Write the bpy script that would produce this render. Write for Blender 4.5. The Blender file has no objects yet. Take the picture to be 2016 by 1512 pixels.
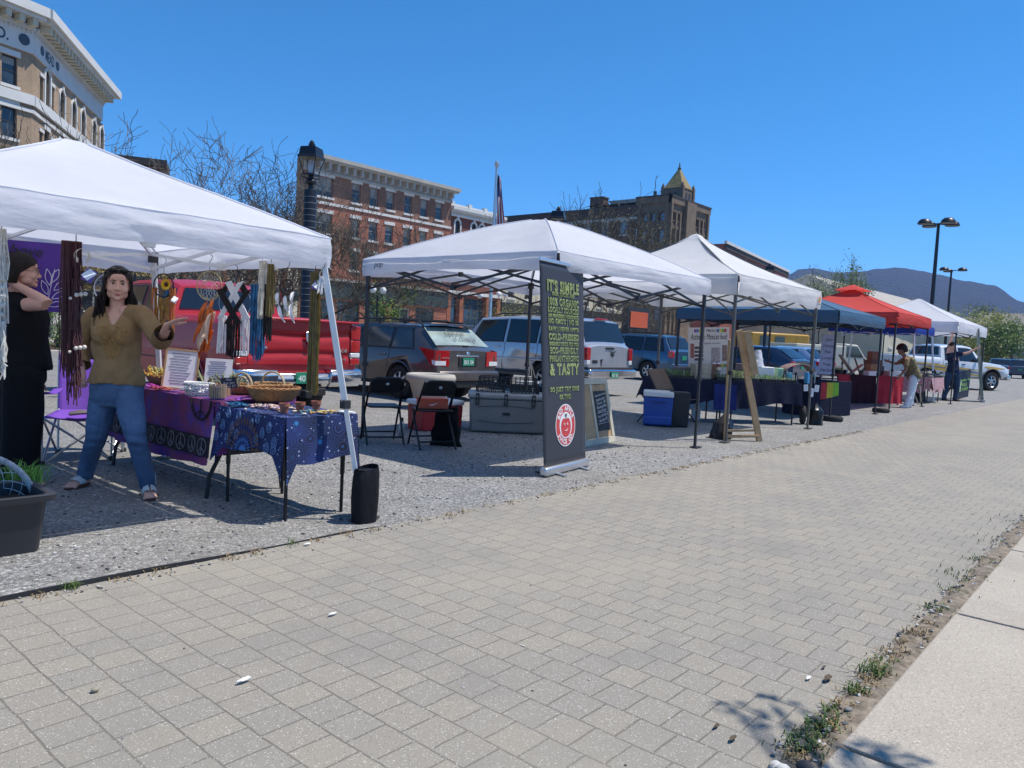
import bpy,bmesh,math,random
from mathutils import Vector,Matrix,noise as mnoise
R=math.radians
rnd=random.Random(7)
scene=bpy.context.scene
COL=scene.collection
# ------------------------------------------------------------------ survey helpers (pixel of the 2016x1512 photo -> point in the place)
FPX,CX,CY,CAMH=1500.0,1008.0,756.0,1.32
def _n(a):
 l=math.sqrt(sum(x*x for x in a));return[x/l for x in a]
def _d(a,b):return sum(x*y for x,y in zip(a,b))
def _c(a,b):return[a[1]*b[2]-a[2]*b[1],a[2]*b[0]-a[0]*b[2],a[0]*b[1]-a[1]*b[0]]
AZ=[-a for a in _n([-.05,1,92.6/1500])]
AX=[1292,-28,1500.];_k=_d(AX,AZ);AX=_n([x-_k*z for x,z in zip(AX,AZ)])
AY=_c(AZ,AX)
def ray(px,py):
 r=[px-CX,py-CY,FPX];return[_d(r,AX),_d(r,AY),_d(r,AZ)]
def G(px,py,z=0.0):
 d=ray(px,py);t=(z-CAMH)/d[2];return Vector((d[0]*t,d[1]*t,z))
def atY(px,py,y):
 d=ray(px,py);t=y/d[1];return Vector((d[0]*t,y,CAMH+d[2]*t))
def atX(px,py,x):
 d=ray(px,py);t=x/d[0];return Vector((x,d[1]*t,CAMH+d[2]*t))
def atD(px,py,dep):
 d=ray(px,py);t=dep/FPX;return Vector((d[0]*t,d[1]*t,CAMH+d[2]*t))
# ------------------------------------------------------------------ materials
MATS={}
class NT:
 def __init__(s,m):
  s.t=m.node_tree;s.n=s.t.nodes;s.l=s.t.links
  s.b=s.n.get('Principled BSDF')
  s.co=s.n.new('ShaderNodeTexCoord')
 def node(s,typ,**kw):
  n=s.n.new('ShaderNode'+typ)
  for k,v in kw.items():
   if k in n.inputs:n.inputs[k].default_value=v
   else:setattr(n,k,v)
  return n
 def link(s,a,b):s.l.new(a,b)
 def ramp(s,fac,stops,interp='LINEAR'):
  r=s.n.new('ShaderNodeValToRGB');r.color_ramp.interpolation=interp
  el=r.color_ramp.elements
  while len(el)<len(stops):el.new(0.5)
  for e,(p,c)in zip(el,stops):
   e.position=p;e.color=(c[0],c[1],c[2],1)if len(c)==3 else c
  s.link(fac,r.inputs[0]);return r.outputs[0]
 def noise(s,scale,vec=None,detail=4,rough=.55):
  n=s.node('TexNoise',Scale=scale,Detail=detail,Roughness=rough)
  s.link(vec if vec is not None else s.co.outputs['Object'],n.inputs['Vector']);return n.outputs['Fac']
 def mix(s,fac,a,b,typ='MIX'):
  m=s.n.new('ShaderNodeMix');m.data_type='RGBA';m.blend_type=typ
  for sock,v in((m.inputs[0],fac),(m.inputs[6],a),(m.inputs[7],b)):
   if isinstance(v,(int,float)):sock.default_value=v
   elif isinstance(v,(tuple,list)):sock.default_value=(v[0],v[1],v[2],1)
   else:s.link(v,sock)
  return m.outputs[2]
 def math(s,op,a,b=0.0):
  m=s.n.new('ShaderNodeMath');m.operation=op
  for sock,v in((m.inputs[0],a),(m.inputs[1],b)):
   if isinstance(v,(int,float)):sock.default_value=v
   else:s.link(v,sock)
  return m.outputs[0]
 def bump(s,h,strength=.3,dist=.01):
  b=s.node('Bump',Strength=strength,Distance=dist)
  s.link(h,b.inputs['Height']);s.link(b.outputs[0],s.b.inputs['Normal'])
def newmat(name):
 m=bpy.data.materials.new(name);m.use_nodes=True;MATS[name]=m
 return m,NT(m)
def mat(name,col=(.5,.5,.5),rough=.6,metal=0.0,var=.12,scale=8.0,bump=0.0,bscale=60.0,coat=0.0,spec=.5,trans=0.0,emit=None,sheen=0.0):
 """plain procedural material: base colour broken up by noise, roughness variation, optional bump"""
 if name in MATS:return MATS[name]
 m,t=newmat(name)
 f=t.noise(scale)
 lo=tuple(c*(1-var)for c in col);hi=tuple(min(1,c*(1+var))for c in col)
 t.link(t.ramp(f,[(.3,lo),(.7,hi)]),t.b.inputs['Base Color'])
 t.b.inputs['Roughness'].default_value=rough;t.b.inputs['Metallic'].default_value=metal
 t.b.inputs['Coat Weight'].default_value=coat;t.b.inputs['Coat Roughness'].default_value=.05
 t.b.inputs['Specular IOR Level'].default_value=spec
 t.b.inputs['Sheen Weight'].default_value=sheen
 if trans:
  t.b.inputs['Transmission Weight'].default_value=trans
 if bump:t.bump(t.noise(bscale,detail=6),bump,.01)
 if emit:
  t.b.inputs['Emission Color'].default_value=(*emit,1);t.b.inputs['Emission Strength'].default_value=1
 return m
# ------------------------------------------------------------------ mesh builder
XF={}
class MB:
 def __init__(s):s.v=[];s.f=[];s.m=[];s.cur=0;s.T=None
 def mi(s,i):s.cur=i;return s
 def at(s,M):s.T=M;return s
 def add(s,vs,fs):
  o=len(s.v)
  for v in vs:
   v=Vector(v);s.v.append(s.T@v if s.T is not None else v)
  for f in fs:s.f.append([o+i for i in f]);s.m.append(s.cur)
  return s
 def box(s,c,size,rz=0.0,M=None,taper=1.0):
  x,y,z=size[0]/2,size[1]/2,size[2]/2
  vs=[(sx*x*(taper if sz>0 else 1),sy*y*(taper if sz>0 else 1),sz*z)for sz in(-1,1)for sx,sy in((-1,-1),(1,-1),(1,1),(-1,1))]
  M=M if M is not None else Matrix.Rotation(rz,4,'Z')
  vs=[M@Vector(v)+Vector(c)for v in vs]
  return s.add(vs,[(3,2,1,0),(4,5,6,7),(0,1,5,4),(1,2,6,5),(2,3,7,6),(3,0,4,7)])
 def bar(s,a,b,w,h=None):
  """square bar between two points"""
  a,b=Vector(a),Vector(b);h=h or w;d=b-a;L=d.length
  if L<1e-6:return s
  q=d.to_track_quat('Z','Y').to_matrix().to_4x4()
  return s.box((a+b)/2,(w,h,L),M=q)
 def prism(s,poly,z0,z1,M=None):
  n=len(poly)
  vs=[(x,y,z0)for x,y in poly]+[(x,y,z1)for x,y in poly]
  if M is not None:vs=[M@Vector(v)for v in vs]
  return s.add(vs,[tuple(range(n-1,-1,-1)),tuple(range(n,2*n))]+[(i,(i+1)%n,n+(i+1)%n,n+i)for i in range(n)])
 def tube(s,pts,rad,n=8,caps=True):
  pts=[Vector(p)for p in pts];k=len(pts)
  if not isinstance(rad,(list,tuple)):rad=[rad]*k
  up=None;rings=[]
  for i,p in enumerate(pts):
   t=(pts[min(i+1,k-1)]-pts[max(i-1,0)])
   if t.length<1e-9:t=Vector((0,0,1))
   t.normalize()
   if up is None:up=t.orthogonal().normalized()
   else:
    up=up-t*up.dot(t)
    up=up.normalized()if up.length>1e-6 else t.orthogonal().normalized()
   w=t.cross(up);r=rad[i]
   ra,rb=r if isinstance(r,(tuple,list))else(r,r)
   rings.append([p+up*(ra*math.cos(a))+w*(rb*math.sin(a))for a in(2*math.pi*j/n for j in range(n))])
  vs=[v for r in rings for v in r]
  fs=[(i*n+j,i*n+(j+1)%n,(i+1)*n+(j+1)%n,(i+1)*n+j)for i in range(k-1)for j in range(n)]
  if caps:fs+=[tuple(range(n-1,-1,-1)),tuple(range((k-1)*n,k*n))]
  return s.add(vs,fs)
 def lathe(s,prof,n=24,c=(0,0,0),sx=1,sy=1,caps=True):
  c=Vector(c);k=len(prof)
  vs=[c+Vector((r*sx*math.cos(2*math.pi*j/n),r*sy*math.sin(2*math.pi*j/n),z))for r,z in prof for j in range(n)]
  fs=[(i*n+j,i*n+(j+1)%n,(i+1)*n+(j+1)%n,(i+1)*n+j)for i in range(k-1)for j in range(n)]
  if caps:fs+=[tuple(range(n-1,-1,-1)),tuple(range((k-1)*n,k*n))]
  return s.add(vs,fs)
 def cyl(s,c,r,h,n=24,axis='Z'):
  M={'Z':Matrix.Identity(4),'X':Matrix.Rotation(R(90),4,'Y'),'Y':Matrix.Rotation(R(90),4,'X')}[axis]
  vs=[M@Vector((r*math.cos(2*math.pi*j/n),r*math.sin(2*math.pi*j/n),z))+Vector(c)for z in(-h/2,h/2)for j in range(n)]
  return s.add(vs,[tuple(range(n-1,-1,-1)),tuple(range(n,2*n))]+[(j,(j+1)%n,n+(j+1)%n,n+j)for j in range(n)])
 def ball(s,c,r,n=12,M=None):
  if not isinstance(r,(tuple,list)):r=(r,r,r)
  k=max(4,n//2);vs=[];fs=[];c=Vector(c)
  for i in range(1,k):
   th=math.pi*i/k
   for j in range(n):
    a=2*math.pi*j/n;v=Vector((r[0]*math.sin(th)*math.cos(a),r[1]*math.sin(th)*math.sin(a),r[2]*math.cos(th)))
    vs.append((M@v if M is not None else v)+c)
  for e in(Vector((0,0,r[2])),Vector((0,0,-r[2]))):vs.append((M@e if M is not None else e)+c)
  T,B=len(vs)-2,len(vs)-1
  for i in range(k-2):
   for j in range(n):fs.append((i*n+j,(i+1)*n+j,(i+1)*n+(j+1)%n,i*n+(j+1)%n))
  for j in range(n):
   fs.append((T,j,(j+1)%n));fs.append((B,(k-2)*n+(j+1)%n,(k-2)*n+j))
  return s.add(vs,fs)
 def torus(s,c,Rr,r,M=None,n=28,k=6):
  pts=[Vector((Rr*math.cos(2*math.pi*i/n),Rr*math.sin(2*math.pi*i/n),0))for i in range(n+1)]
  c=Vector(c);return s.tube([(M@p if M is not None else p)+c for p in pts],r,k,False)
 def grid(s,fn,nu,nv):
  vs=[fn(i/nu,j/nv)for j in range(nv+1)for i in range(nu+1)]
  return s.add(vs,[(j*(nu+1)+i,j*(nu+1)+i+1,(j+1)*(nu+1)+i+1,(j+1)*(nu+1)+i)for j in range(nv)for i in range(nu)])
 def quad(s,a,b,c,d):return s.add([a,b,c,d],[(0,1,2,3)])
 def build(s,name,mats,parent=None,smooth=False,world=True,bevel=0.0,solid=0.0,sharp=40,sub=0,weld=False):
  me=bpy.data.meshes.new(name)
  vs=s.v
  if parent is not None and world:
   inv=XF[parent.name].inverted();vs=[inv@v for v in vs]
  me.from_pydata([tuple(v)for v in vs],[],s.f)
  if not isinstance(mats,(list,tuple)):mats=[mats]
  for m in mats:me.materials.append(m)
  if len(mats)>1:me.polygons.foreach_set('material_index',s.m)
  if smooth:
   me.polygons.foreach_set('use_smooth',[True]*len(me.polygons))
   if sharp<180:me.set_sharp_from_angle(angle=R(sharp))
  if weld:
   bm=bmesh.new();bm.from_mesh(me);bmesh.ops.remove_doubles(bm,verts=bm.verts,dist=1e-4);bm.to_mesh(me);bm.free()
  me.update()
  o=bpy.data.objects.new(name,me);COL.objects.link(o)
  if parent is not None:o.parent=parent;XF[o.name]=XF[parent.name]
  else:XF[o.name]=Matrix.Identity(4)
  if solid:
   md=o.modifiers.new('thickness','SOLIDIFY');md.thickness=solid;md.offset=0
  if bevel:
   md=o.modifiers.new('bevel','BEVEL');md.width=bevel;md.segments=2;md.limit_method='ANGLE'
  if sub:
   md=o.modifiers.new('sub','SUBSURF');md.levels=sub;md.render_levels=sub
  return o
def tag(o,label=None,cat=None,group=None,kind=None):
 if label:o['label']=label
 if cat:o['category']=cat
 if group:o['group']=group
 if kind:o['kind']=kind
 return o
def thing(name,label,cat,loc=(0,0,0),rz=0.0,group=None):
 o=bpy.data.objects.new(name,None);COL.objects.link(o);o.empty_display_size=.1
 o.location=loc;o.rotation_euler=(0,0,rz)
 XF[o.name]=Matrix.Translation(Vector(loc))@Matrix.Rotation(rz,4,'Z')
 return tag(o,label,cat,group)
def place(o,loc,rz=0.0,scale=1.0):
 o.location=loc;o.rotation_euler=(0,0,rz);o.scale=(scale,)*3 if not isinstance(scale,tuple)else scale
 return o
def dup(root,loc,rz=0.0,label=None,group=None,scale=1.0):
 def cp(o,par):
  c=o.copy();COL.objects.link(c)
  if par is not None:c.parent=par
  for ch in list(o.children):cp(ch,c)
  return c
 r=cp(root,None);place(r,loc,rz,scale)
 if label:r['label']=label
 if group:r['group']=group
 return r
def applied(o):
 """freeze an object's modifiers into its mesh"""
 dg=bpy.context.evaluated_depsgraph_get();dg.update()
 me=bpy.data.meshes.new_from_object(o.evaluated_get(dg),depsgraph=dg)
 old=o.data;o.modifiers.clear();o.data=me;bpy.data.meshes.remove(old)
 return o
def remeshed(mb,voxel,smooth=4,fac=.5):
 """one continuous surface round everything in mb; returns world verts and faces"""
 me=bpy.data.meshes.new('tmp');me.from_pydata([tuple(v)for v in mb.v],[],mb.f);me.update()
 o=bpy.data.objects.new('tmp',me);COL.objects.link(o)
 md=o.modifiers.new('r','REMESH');md.mode='VOXEL';md.voxel_size=voxel
 if smooth:
  sm=o.modifiers.new('s','SMOOTH');sm.iterations=smooth;sm.factor=fac
 dg=bpy.context.evaluated_depsgraph_get();dg.update()
 m2=bpy.data.meshes.new_from_object(o.evaluated_get(dg),depsgraph=dg)
 out=MB();out.v=[v.co.copy()for v in m2.vertices];out.f=[list(p.vertices)for p in m2.polygons];out.m=[0]*len(out.f)
 bpy.data.objects.remove(o);bpy.data.meshes.remove(me);bpy.data.meshes.remove(m2)
 return out
def text(name,s,mate,M,parent,size=1.0,offset=0.0,shear=0.0,align='CENTER',width=None,height=None,ext=.0008,space=1.0,line=1.0,res=3):
 """lettering: flat text, M places its plane (x right, y up, z out)"""
 cu=bpy.data.curves.new(name,'FONT');cu.body=s;cu.size=size;cu.offset=offset;cu.shear=shear
 cu.align_x=align;cu.align_y='CENTER';cu.extrude=ext;cu.space_character=space;cu.space_line=line;cu.resolution_u=res
 o=bpy.data.objects.new(name,cu)
 me=bpy.data.meshes.new_from_object(o);bpy.data.objects.remove(o);bpy.data.curves.remove(cu)
 xs=[v.co.x for v in me.vertices];ys=[v.co.y for v in me.vertices]
 sx=sy=1.0
 if xs and width:sx=sy=width/max(1e-6,max(xs)-min(xs))
 if ys and height:sy=height/max(1e-6,max(ys)-min(ys))
 if xs and(width or height):
  yc=(max(ys)+min(ys))/2
  for v in me.vertices:v.co.x*=sx;v.co.y=(v.co.y-yc)*sy
 me.materials.append(mate)
 inv=XF[parent.name].inverted()if parent is not None else Matrix.Identity(4)
 me.transform(inv@M)
 o=bpy.data.objects.new(name,me);COL.objects.link(o)
 if parent is not None:o.parent=parent;XF[o.name]=XF[parent.name]
 return o
def textmb(mb,s,M,**kw):
 """the same lettering added to a mesh builder"""
 width=kw.pop('width',None);height=kw.pop('height',None)
 cu=bpy.data.curves.new('t','FONT');cu.body=s;cu.align_x=kw.pop('align','CENTER');cu.align_y='CENTER'
 cu.extrude=kw.pop('ext',.0006);cu.resolution_u=3;cu.offset=kw.get('offset',0);cu.shear=kw.get('shear',0)
 cu.size=kw.get('size',1);cu.space_character=kw.get('space',1)
 o=bpy.data.objects.new('t',cu);me=bpy.data.meshes.new_from_object(o)
 bpy.data.objects.remove(o);bpy.data.curves.remove(cu)
 co=[v.co.copy()for v in me.vertices]
 if co:
  xs=[v.x for v in co];ys=[v.y for v in co];sx=sy=1
  if width:sx=sy=width/max(1e-6,max(xs)-min(xs))
  if height:sy=height/max(1e-6,max(ys)-min(ys))
  yc=(max(ys)+min(ys))/2 if(width or height)else 0
  T=mb.T;mb.T=None
  mb.add([M@Vector((v.x*sx,(v.y-yc)*sy,v.z))for v in co],[list(p.vertices)for p in me.polygons]);mb.T=T
 bpy.data.meshes.remove(me)
def frame(o,x,up):
 """matrix with origin o, x axis along x, y axis near up"""
 x=Vector(x).normalized();up=Vector(up);z=x.cross(up).normalized();y=z.cross(x)
 return Matrix(((x.x,y.x,z.x,o[0]),(x.y,y.y,z.y,o[1]),(x.z,y.z,z.z,o[2]),(0,0,0,1)))
def lerp(a,b,t):return a+(b-a)*t
def ns(x,y=0.0,z=0.0):return mnoise.noise(Vector((x,y,z)))
DARKP=mat("black_plastic",(.02,.02,.022),.55,0,.2,15,.1,120)
# ------------------------------------------------------------------ camera, sun, sky
cam=bpy.data.cameras.new('camera');camo=bpy.data.objects.new('camera',cam);COL.objects.link(camo)
cam.sensor_width=36;cam.lens=36*FPX/2016;cam.clip_end=9000;cam.clip_start=.05
_r=(AX[0],AY[0],AZ[0]);_u=(-AX[1],-AY[1],-AZ[1]);_b=(-AX[2],-AY[2],-AZ[2])
camo.matrix_world=Matrix(((_r[0],_u[0],_b[0],0),(_r[1],_u[1],_b[1],0),(_r[2],_u[2],_b[2],CAMH),(0,0,0,1)))
scene.camera=camo
SUN=Vector((.36,-.33,1.0)).normalized()
sl=bpy.data.lights.new('sun','SUN');sl.energy=5.0;sl.angle=R(.53);sl.color=(1,.945,.86)
so=bpy.data.objects.new('sun',sl);COL.objects.link(so);so.rotation_euler=SUN.to_track_quat('Z','Y').to_euler()
world=bpy.data.worlds.new('World');scene.world=world;world.use_nodes=True
wn=world.node_tree.nodes;bg=wn['Background']
sky=wn.new('ShaderNodeTexSky');sky.sky_type='NISHITA';sky.sun_disc=False
sky.sun_elevation=math.asin(SUN.z);sky.sun_rotation=math.atan2(SUN.x,SUN.y)
sky.altitude=300;sky.air_density=.6;sky.dust_density=0;sky.ozone_density=10
hs=wn.new("ShaderNodeHueSaturation");hs.inputs["Saturation"].default_value=1.17;hs.inputs["Value"].default_value=1.28;hs.inputs["Hue"].default_value=.490
world.node_tree.links.new(sky.outputs[0],hs.inputs["Color"]);world.node_tree.links.new(hs.outputs[0],bg.inputs[0]);bg.inputs[1].default_value=.15
scene.view_settings.view_transform='Standard';scene.view_settings.look='None'
scene.view_settings.exposure=.22;scene.view_settings.gamma=1
scene.cycles.max_bounces=6;scene.cycles.transparent_max_bounces=6
scene.cycles.use_denoising=True
# ================================================================== cars
def paint(name,col,coat=1.0,metal=.35,rough=.32):
 m=mat(name,col,rough,metal,.05,3,coat=coat);return m
GLASS=mat('car_glass',(.012,.014,.017),.04,0,.05,3,spec=.8)
GLASSB=mat('car_glass_clear',(.05,.06,.065),.05,0,.3,3,spec=.8)
TYRE=mat('tyre_rubber',(.016,.016,.017),.85,0,.25,20,.3,80)
RIM=mat('alloy_rim',(.5,.5,.52),.32,.85,.06,6)
DARKP=mat('black_plastic',(.02,.02,.022),.55,0,.2,15,.1,120)
CHROME=mat('chrome',(.75,.76,.78),.14,1.0,.04,4)
REDL=mat('red_lamp',(.45,.012,.015),.12,0,.15,12,coat=1)
WHITEL=mat('clear_lamp',(.75,.75,.75),.1,0,.1,12,coat=1)
PLATE=mat('green_plate',(.02,.25,.14),.45,0,.08,10)
PLATET=mat('plate_lettering',(.75,.8,.75),.5)
WHITEP=mat('white_plastic',(.7,.7,.69),.5,0,.04,5)
def wheel(parent,x,y,r,w,spokes=7,rimr=.62,wname='wheel',rimmat=None):
 sd=1 if x>0 else-1
 root=MB()
 M=Matrix.Translation((x,y,r))@Matrix.Rotation(R(90)*sd,4,'Y')
 root.at(M)
 root.lathe([(r*.60,-w/2),(r*.93,-w/2),(r*.985,-w*.36),(r,-w*.2),(r,w*.2),(r*.985,w*.36),(r*.94,w/2),(r*.70,w/2+.004),(r*.62,w*.42),(r*.60,w*.3)],36,caps=False)
 root.mi(1).lathe([(r*.60,-w*.3),(r*.60,w*.05),(.0,w*.02)],30,caps=False)
 o=root.build(wname,[TYRE,DARKP],parent,True,world=False)
 b=MB().at(M)
 b.lathe([(r*rimr*.86,w*.3),(r*rimr*.98,w*.44),(r*rimr,w*.42),(r*rimr*1.0,w*.2)],36,caps=False)
 for i in range(spokes):
  a=2*math.pi*i/spokes
  d=Vector((math.cos(a),math.sin(a),0));t=Vector((-d.y,d.x,0));q=r*rimr
  p=[]
  for rr,ww,z in((.15,.13,.40),(.9,.10,.36)):
   for sg in(-1,1):
    p.append(d*q*rr+t*q*ww*sg+Vector((0,0,w*z)))
  p2=[v-Vector((0,0,w*.16))for v in p]
  b.add(p+p2,[(0,2,3,1),(4,5,7,6),(0,4,6,2),(1,3,7,5),(2,6,7,3)])
 b.lathe([(r*rimr*.24,w*.2),(r*rimr*.24,w*.43),(r*rimr*.14,w*.47),(0.001,w*.47)],20,caps=False)
 b.build('rim',rimmat or RIM,o,True,world=False)
 return o
class Car:
 """body lofted through stations along y (rear to front): y, zbot, zbelt, zroof, wm (half width), wb (belt), wr (roof)"""
 def __init__(s,name,label,loc,rz,st,body,lower=None,cat='car',group=None):
  s.o=thing(name,label,cat,loc,rz,group);s.st=st;s.body=body
  m=MB()
  rings=[]
  for(y,zb,zl,zr,wm,wb,wr)in st:
   zm=zb+(zl-zb)*.55
   crown=.03 if zr-zl>.2 else .02
   h=[(0,zb),(wm*.80,zb),(wm*.965,zb+.09),(wm,zb+(zl-zb)*.35),(wm,zm),(lerp(wm,wb,.5),lerp(zm,zl,.72)),(wb,zl),(lerp(wb,wr,.5),lerp(zl,zr-.06,.5)+.01*(zr-zl)),(wr,zr-.06),(wr-.05,zr-.015),(wr*.6,zr+crown*.6),(0,zr+crown)]
   rings.append([Vector((x,y,z))for x,z in h]+[Vector((-x,y,z))for x,z in h[-2:0:-1]])
  n=len(rings[0]);k=len(rings)
  m.add([v for r in rings for v in r],[(i*n+j,i*n+(j+1)%n,(i+1)*n+(j+1)%n,(i+1)*n+j)for i in range(k-1)for j in range(n)]+[tuple(range(n-1,-1,-1)),tuple(range((k-1)*n,k*n))])
  s.mb=m;s.cuts=[];s.tm=body
 def arch(s,y,r,z):s.cuts.append((y,r,z))
 def finish(s,seams=()):
  o=s.mb.build('body',[s.body,DARKP],s.o,True,world=False,sharp=28)
  bm=bmesh.new();bm.from_mesh(o.data);bmesh.ops.recalc_face_normals(bm,faces=bm.faces);bm.to_mesh(o.data);bm.free()
  o.data.set_sharp_from_angle(angle=R(28))
  cut=MB()
  wmax=max(q[4]for q in s.st)
  for y,r,z in s.cuts:
   for sd in(-1,1):cut.cyl((sd*(wmax-.12),y,z),r,.46,40,'X')
  c=cut.build('cut',DARKP,None,True)
  c.matrix_world=s.o.matrix_basis
  md=o.modifiers.new('b','BOOLEAN');md.operation='DIFFERENCE';md.solver='EXACT';md.object=c
  try:md.material_mode='TRANSFER'
  except Exception:pass
  s.o.matrix_world=s.o.matrix_basis
  bpy.context.view_layer.update()
  applied(o);me=c.data;bpy.data.objects.remove(c);bpy.data.meshes.remove(me)
  s.bodyo=o
  for y,r,z in s.cuts:
   for sd in(-1,1):
    t=MB()
    x=sd*(s.W(y)+.002)
    pts=[(x,y+(r+.005)*math.sin(a),z+(r+.005)*math.cos(a))for a in[R(-84)+R(168)*i/20 for i in range(21)]]
    t.tube(pts,.02,6);t.build('arch_trim',s.tm,s.o,True,world=False)
  return s
 def W(s,y):
  for a,b in zip(s.st,s.st[1:]):
   if a[0]<=y<=b[0]:
    t=(y-a[0])/max(1e-6,b[0]-a[0]);return lerp(a[4],b[4],t)
  return s.st[0][4]
 def at(s,y):
  for a,b in zip(s.st,s.st[1:]):
   if a[0]<=y<=b[0]:
    t=(y-a[0])/max(1e-6,b[0]-a[0]);return[lerp(p,q,t)for p,q in zip(a,b)]
  return s.st[-1]if y>0 else s.st[0]
 def S(s,y,t,sd,off=.006):
  """point on the glass band of a side; t 0 belt 1 roof"""
  _,zb,zl,zr,wm,wb,wr=s.at(y)
  if t<=.5:x=lerp(wb,lerp(wb,wr,.5),t*2);z=lerp(zl,lerp(zl,zr-.06,.5)+.01*(zr-zl),t*2)
  else:x=lerp(lerp(wb,wr,.5),wr,t*2-1);z=lerp(lerp(zl,zr-.06,.5)+.01*(zr-zl),zr-.06,t*2-1)
  return Vector((sd*(x+off),y,z+off*.3))
 def L(s,y,z,sd,off=.006):
  """point on the lower side at height z"""
  _,zb,zl,zr,wm,wb,wr=s.at(y);zm=zb+(zl-zb)*.55
  zq=lerp(zm,zl,.72);xq=lerp(wm,wb,.5)
  if z<=zm:x=wm
  elif z<=zq:x=lerp(wm,xq,(z-zm)/(zq-zm))
  else:x=lerp(xq,wb,min(1,(z-zq)/(zl-zq)))
  return Vector((sd*(x+off),y,z))
 def side_windows(s,wins,glass=None,frame=True,t0=.06,t1=.97):
  for(y0b,y1b,y0t,y1t)in wins:
   for sd in(-1,1):
    if frame:
     f=MB();e=.035
     f.grid(lambda u,v:s.S(lerp(lerp(y0b-e,y1b+e,u),lerp(y0t-e,y1t+e,u),v),lerp(t0-.05,min(1,t1+.03),v),sd,.004),6,4)
     g=MB()
     fo=f.build('window',DARKP,s.o,True,world=False)
    else:fo=s.o
    g=MB()
    g.grid(lambda u,v:s.S(lerp(lerp(y0b,y1b,u),lerp(y0t,y1t,u),v),lerp(t0,t1,v),sd,.009),6,4)
    g.build('pane',glass or GLASS,fo,True,world=False)
 def cross_glass(s,ya,yb,u=.9,s0=.06,s1=.93,glass=None,name='rear_window',lift=.012):
  A,B=s.at(ya),s.at(yb)
  def pt(a,b,off):
   q=lerp(0,1,b);y=lerp(A[0],B[0],q);zr=lerp(A[3],B[3],q);wr=lerp(A[6],B[6],q)
   x=(a*2-1)*wr*u;f=abs(a*2-1)*u
   cr=.02*(1-max(0,f-.2))
   n=Vector((0,-(B[3]-A[3]),(B[0]-A[0]))).normalized()
   if n.z<0:n=-n
   return Vector((x,y,zr+cr-.0))+n*off
  g=MB();g.grid(lambda a,b:pt(a,lerp(s0,s1,b),lift),8,4)
  return g.build(name,glass or GLASS,s.o,True,world=False)
 def seam(s,pts,r=.005):
  b=MB();return b
 def seams(s,ys,z0,extra=()):
  b=MB()
  for y in ys:
   for sd in(-1,1):
    zl=s.at(y)[2]
    b.tube([s.L(y+.03*math.sin(i),z0+(zl-z0)*i/6,sd,.001)for i in range(7)],.006,4)
  for(y0,y1,z,r)in extra:
   for sd in(-1,1):b.tube([s.L(lerp(y0,y1,i/12),z,sd,.001)for i in range(13)],r,5)
  b.build('door_seam',DARKP,s.o,False,world=False)
 def handles(s,ys,z,m=None):
  for y in ys:
   for sd in(-1,1):
    p=s.L(y,z,sd,.012)
    MB().box(p,(.035,.2,.035)).build('handle',m or s.body,s.o,True,world=False,bevel=.012)
 def mirror(s,y,z,m=None):
  for sd in(-1,1):
   p=s.S(y,.02,sd);b=MB()
   b.box((p.x+sd*.13,y,z),(.2,.1,.16));b.bar((p.x-sd*.02,y,z-.05),(p.x+sd*.08,y,z-.04),.05)
   b.build('mirror',m or DARKP,s.o,True,world=False,bevel=.03)
 def rear_box(s,name,m,x,z,sx,sz,dy=.02,y=None,both=False,bevel=.008,rx=0):
  y=s.st[0][0]if y is None else y
  for sd in((-1,1)if both else(1,)):
   M=Matrix.Rotation(rx,4,'X')
   MB().box((sd*x,y-dy/2+.004,z),(sx,dy,sz),M=M).build(name,m,s.o,True,world=False,bevel=bevel)
 def plate(s,z,txt,y=None,x=0.0,m=None):
  y=s.st[0][0]if y is None else y
  b=MB().box((x,y-.012,z),(.31,.012,.155));p=b.build('licence_plate',m or PLATE,s.o,world=False,bevel=.004)
  if txt:
   t=MB();textmb(t,txt,XF[s.o.name]@Matrix.Translation((x,y-.02,z-.005))@Matrix.Rotation(R(90),4,'X'),width=.25,height=.085,offset=.01)
   t.build('lettering',PLATET,p,world=True)
 def wheels(s,yr,yf,x,r,w,spokes=7,rimr=.64,rimmat=None):
  for y in(yr,yf):
   for sd in(-1,1):wheel(s.o,sd*x,y,r,w,spokes,rimr,rimmat=rimmat)
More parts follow.
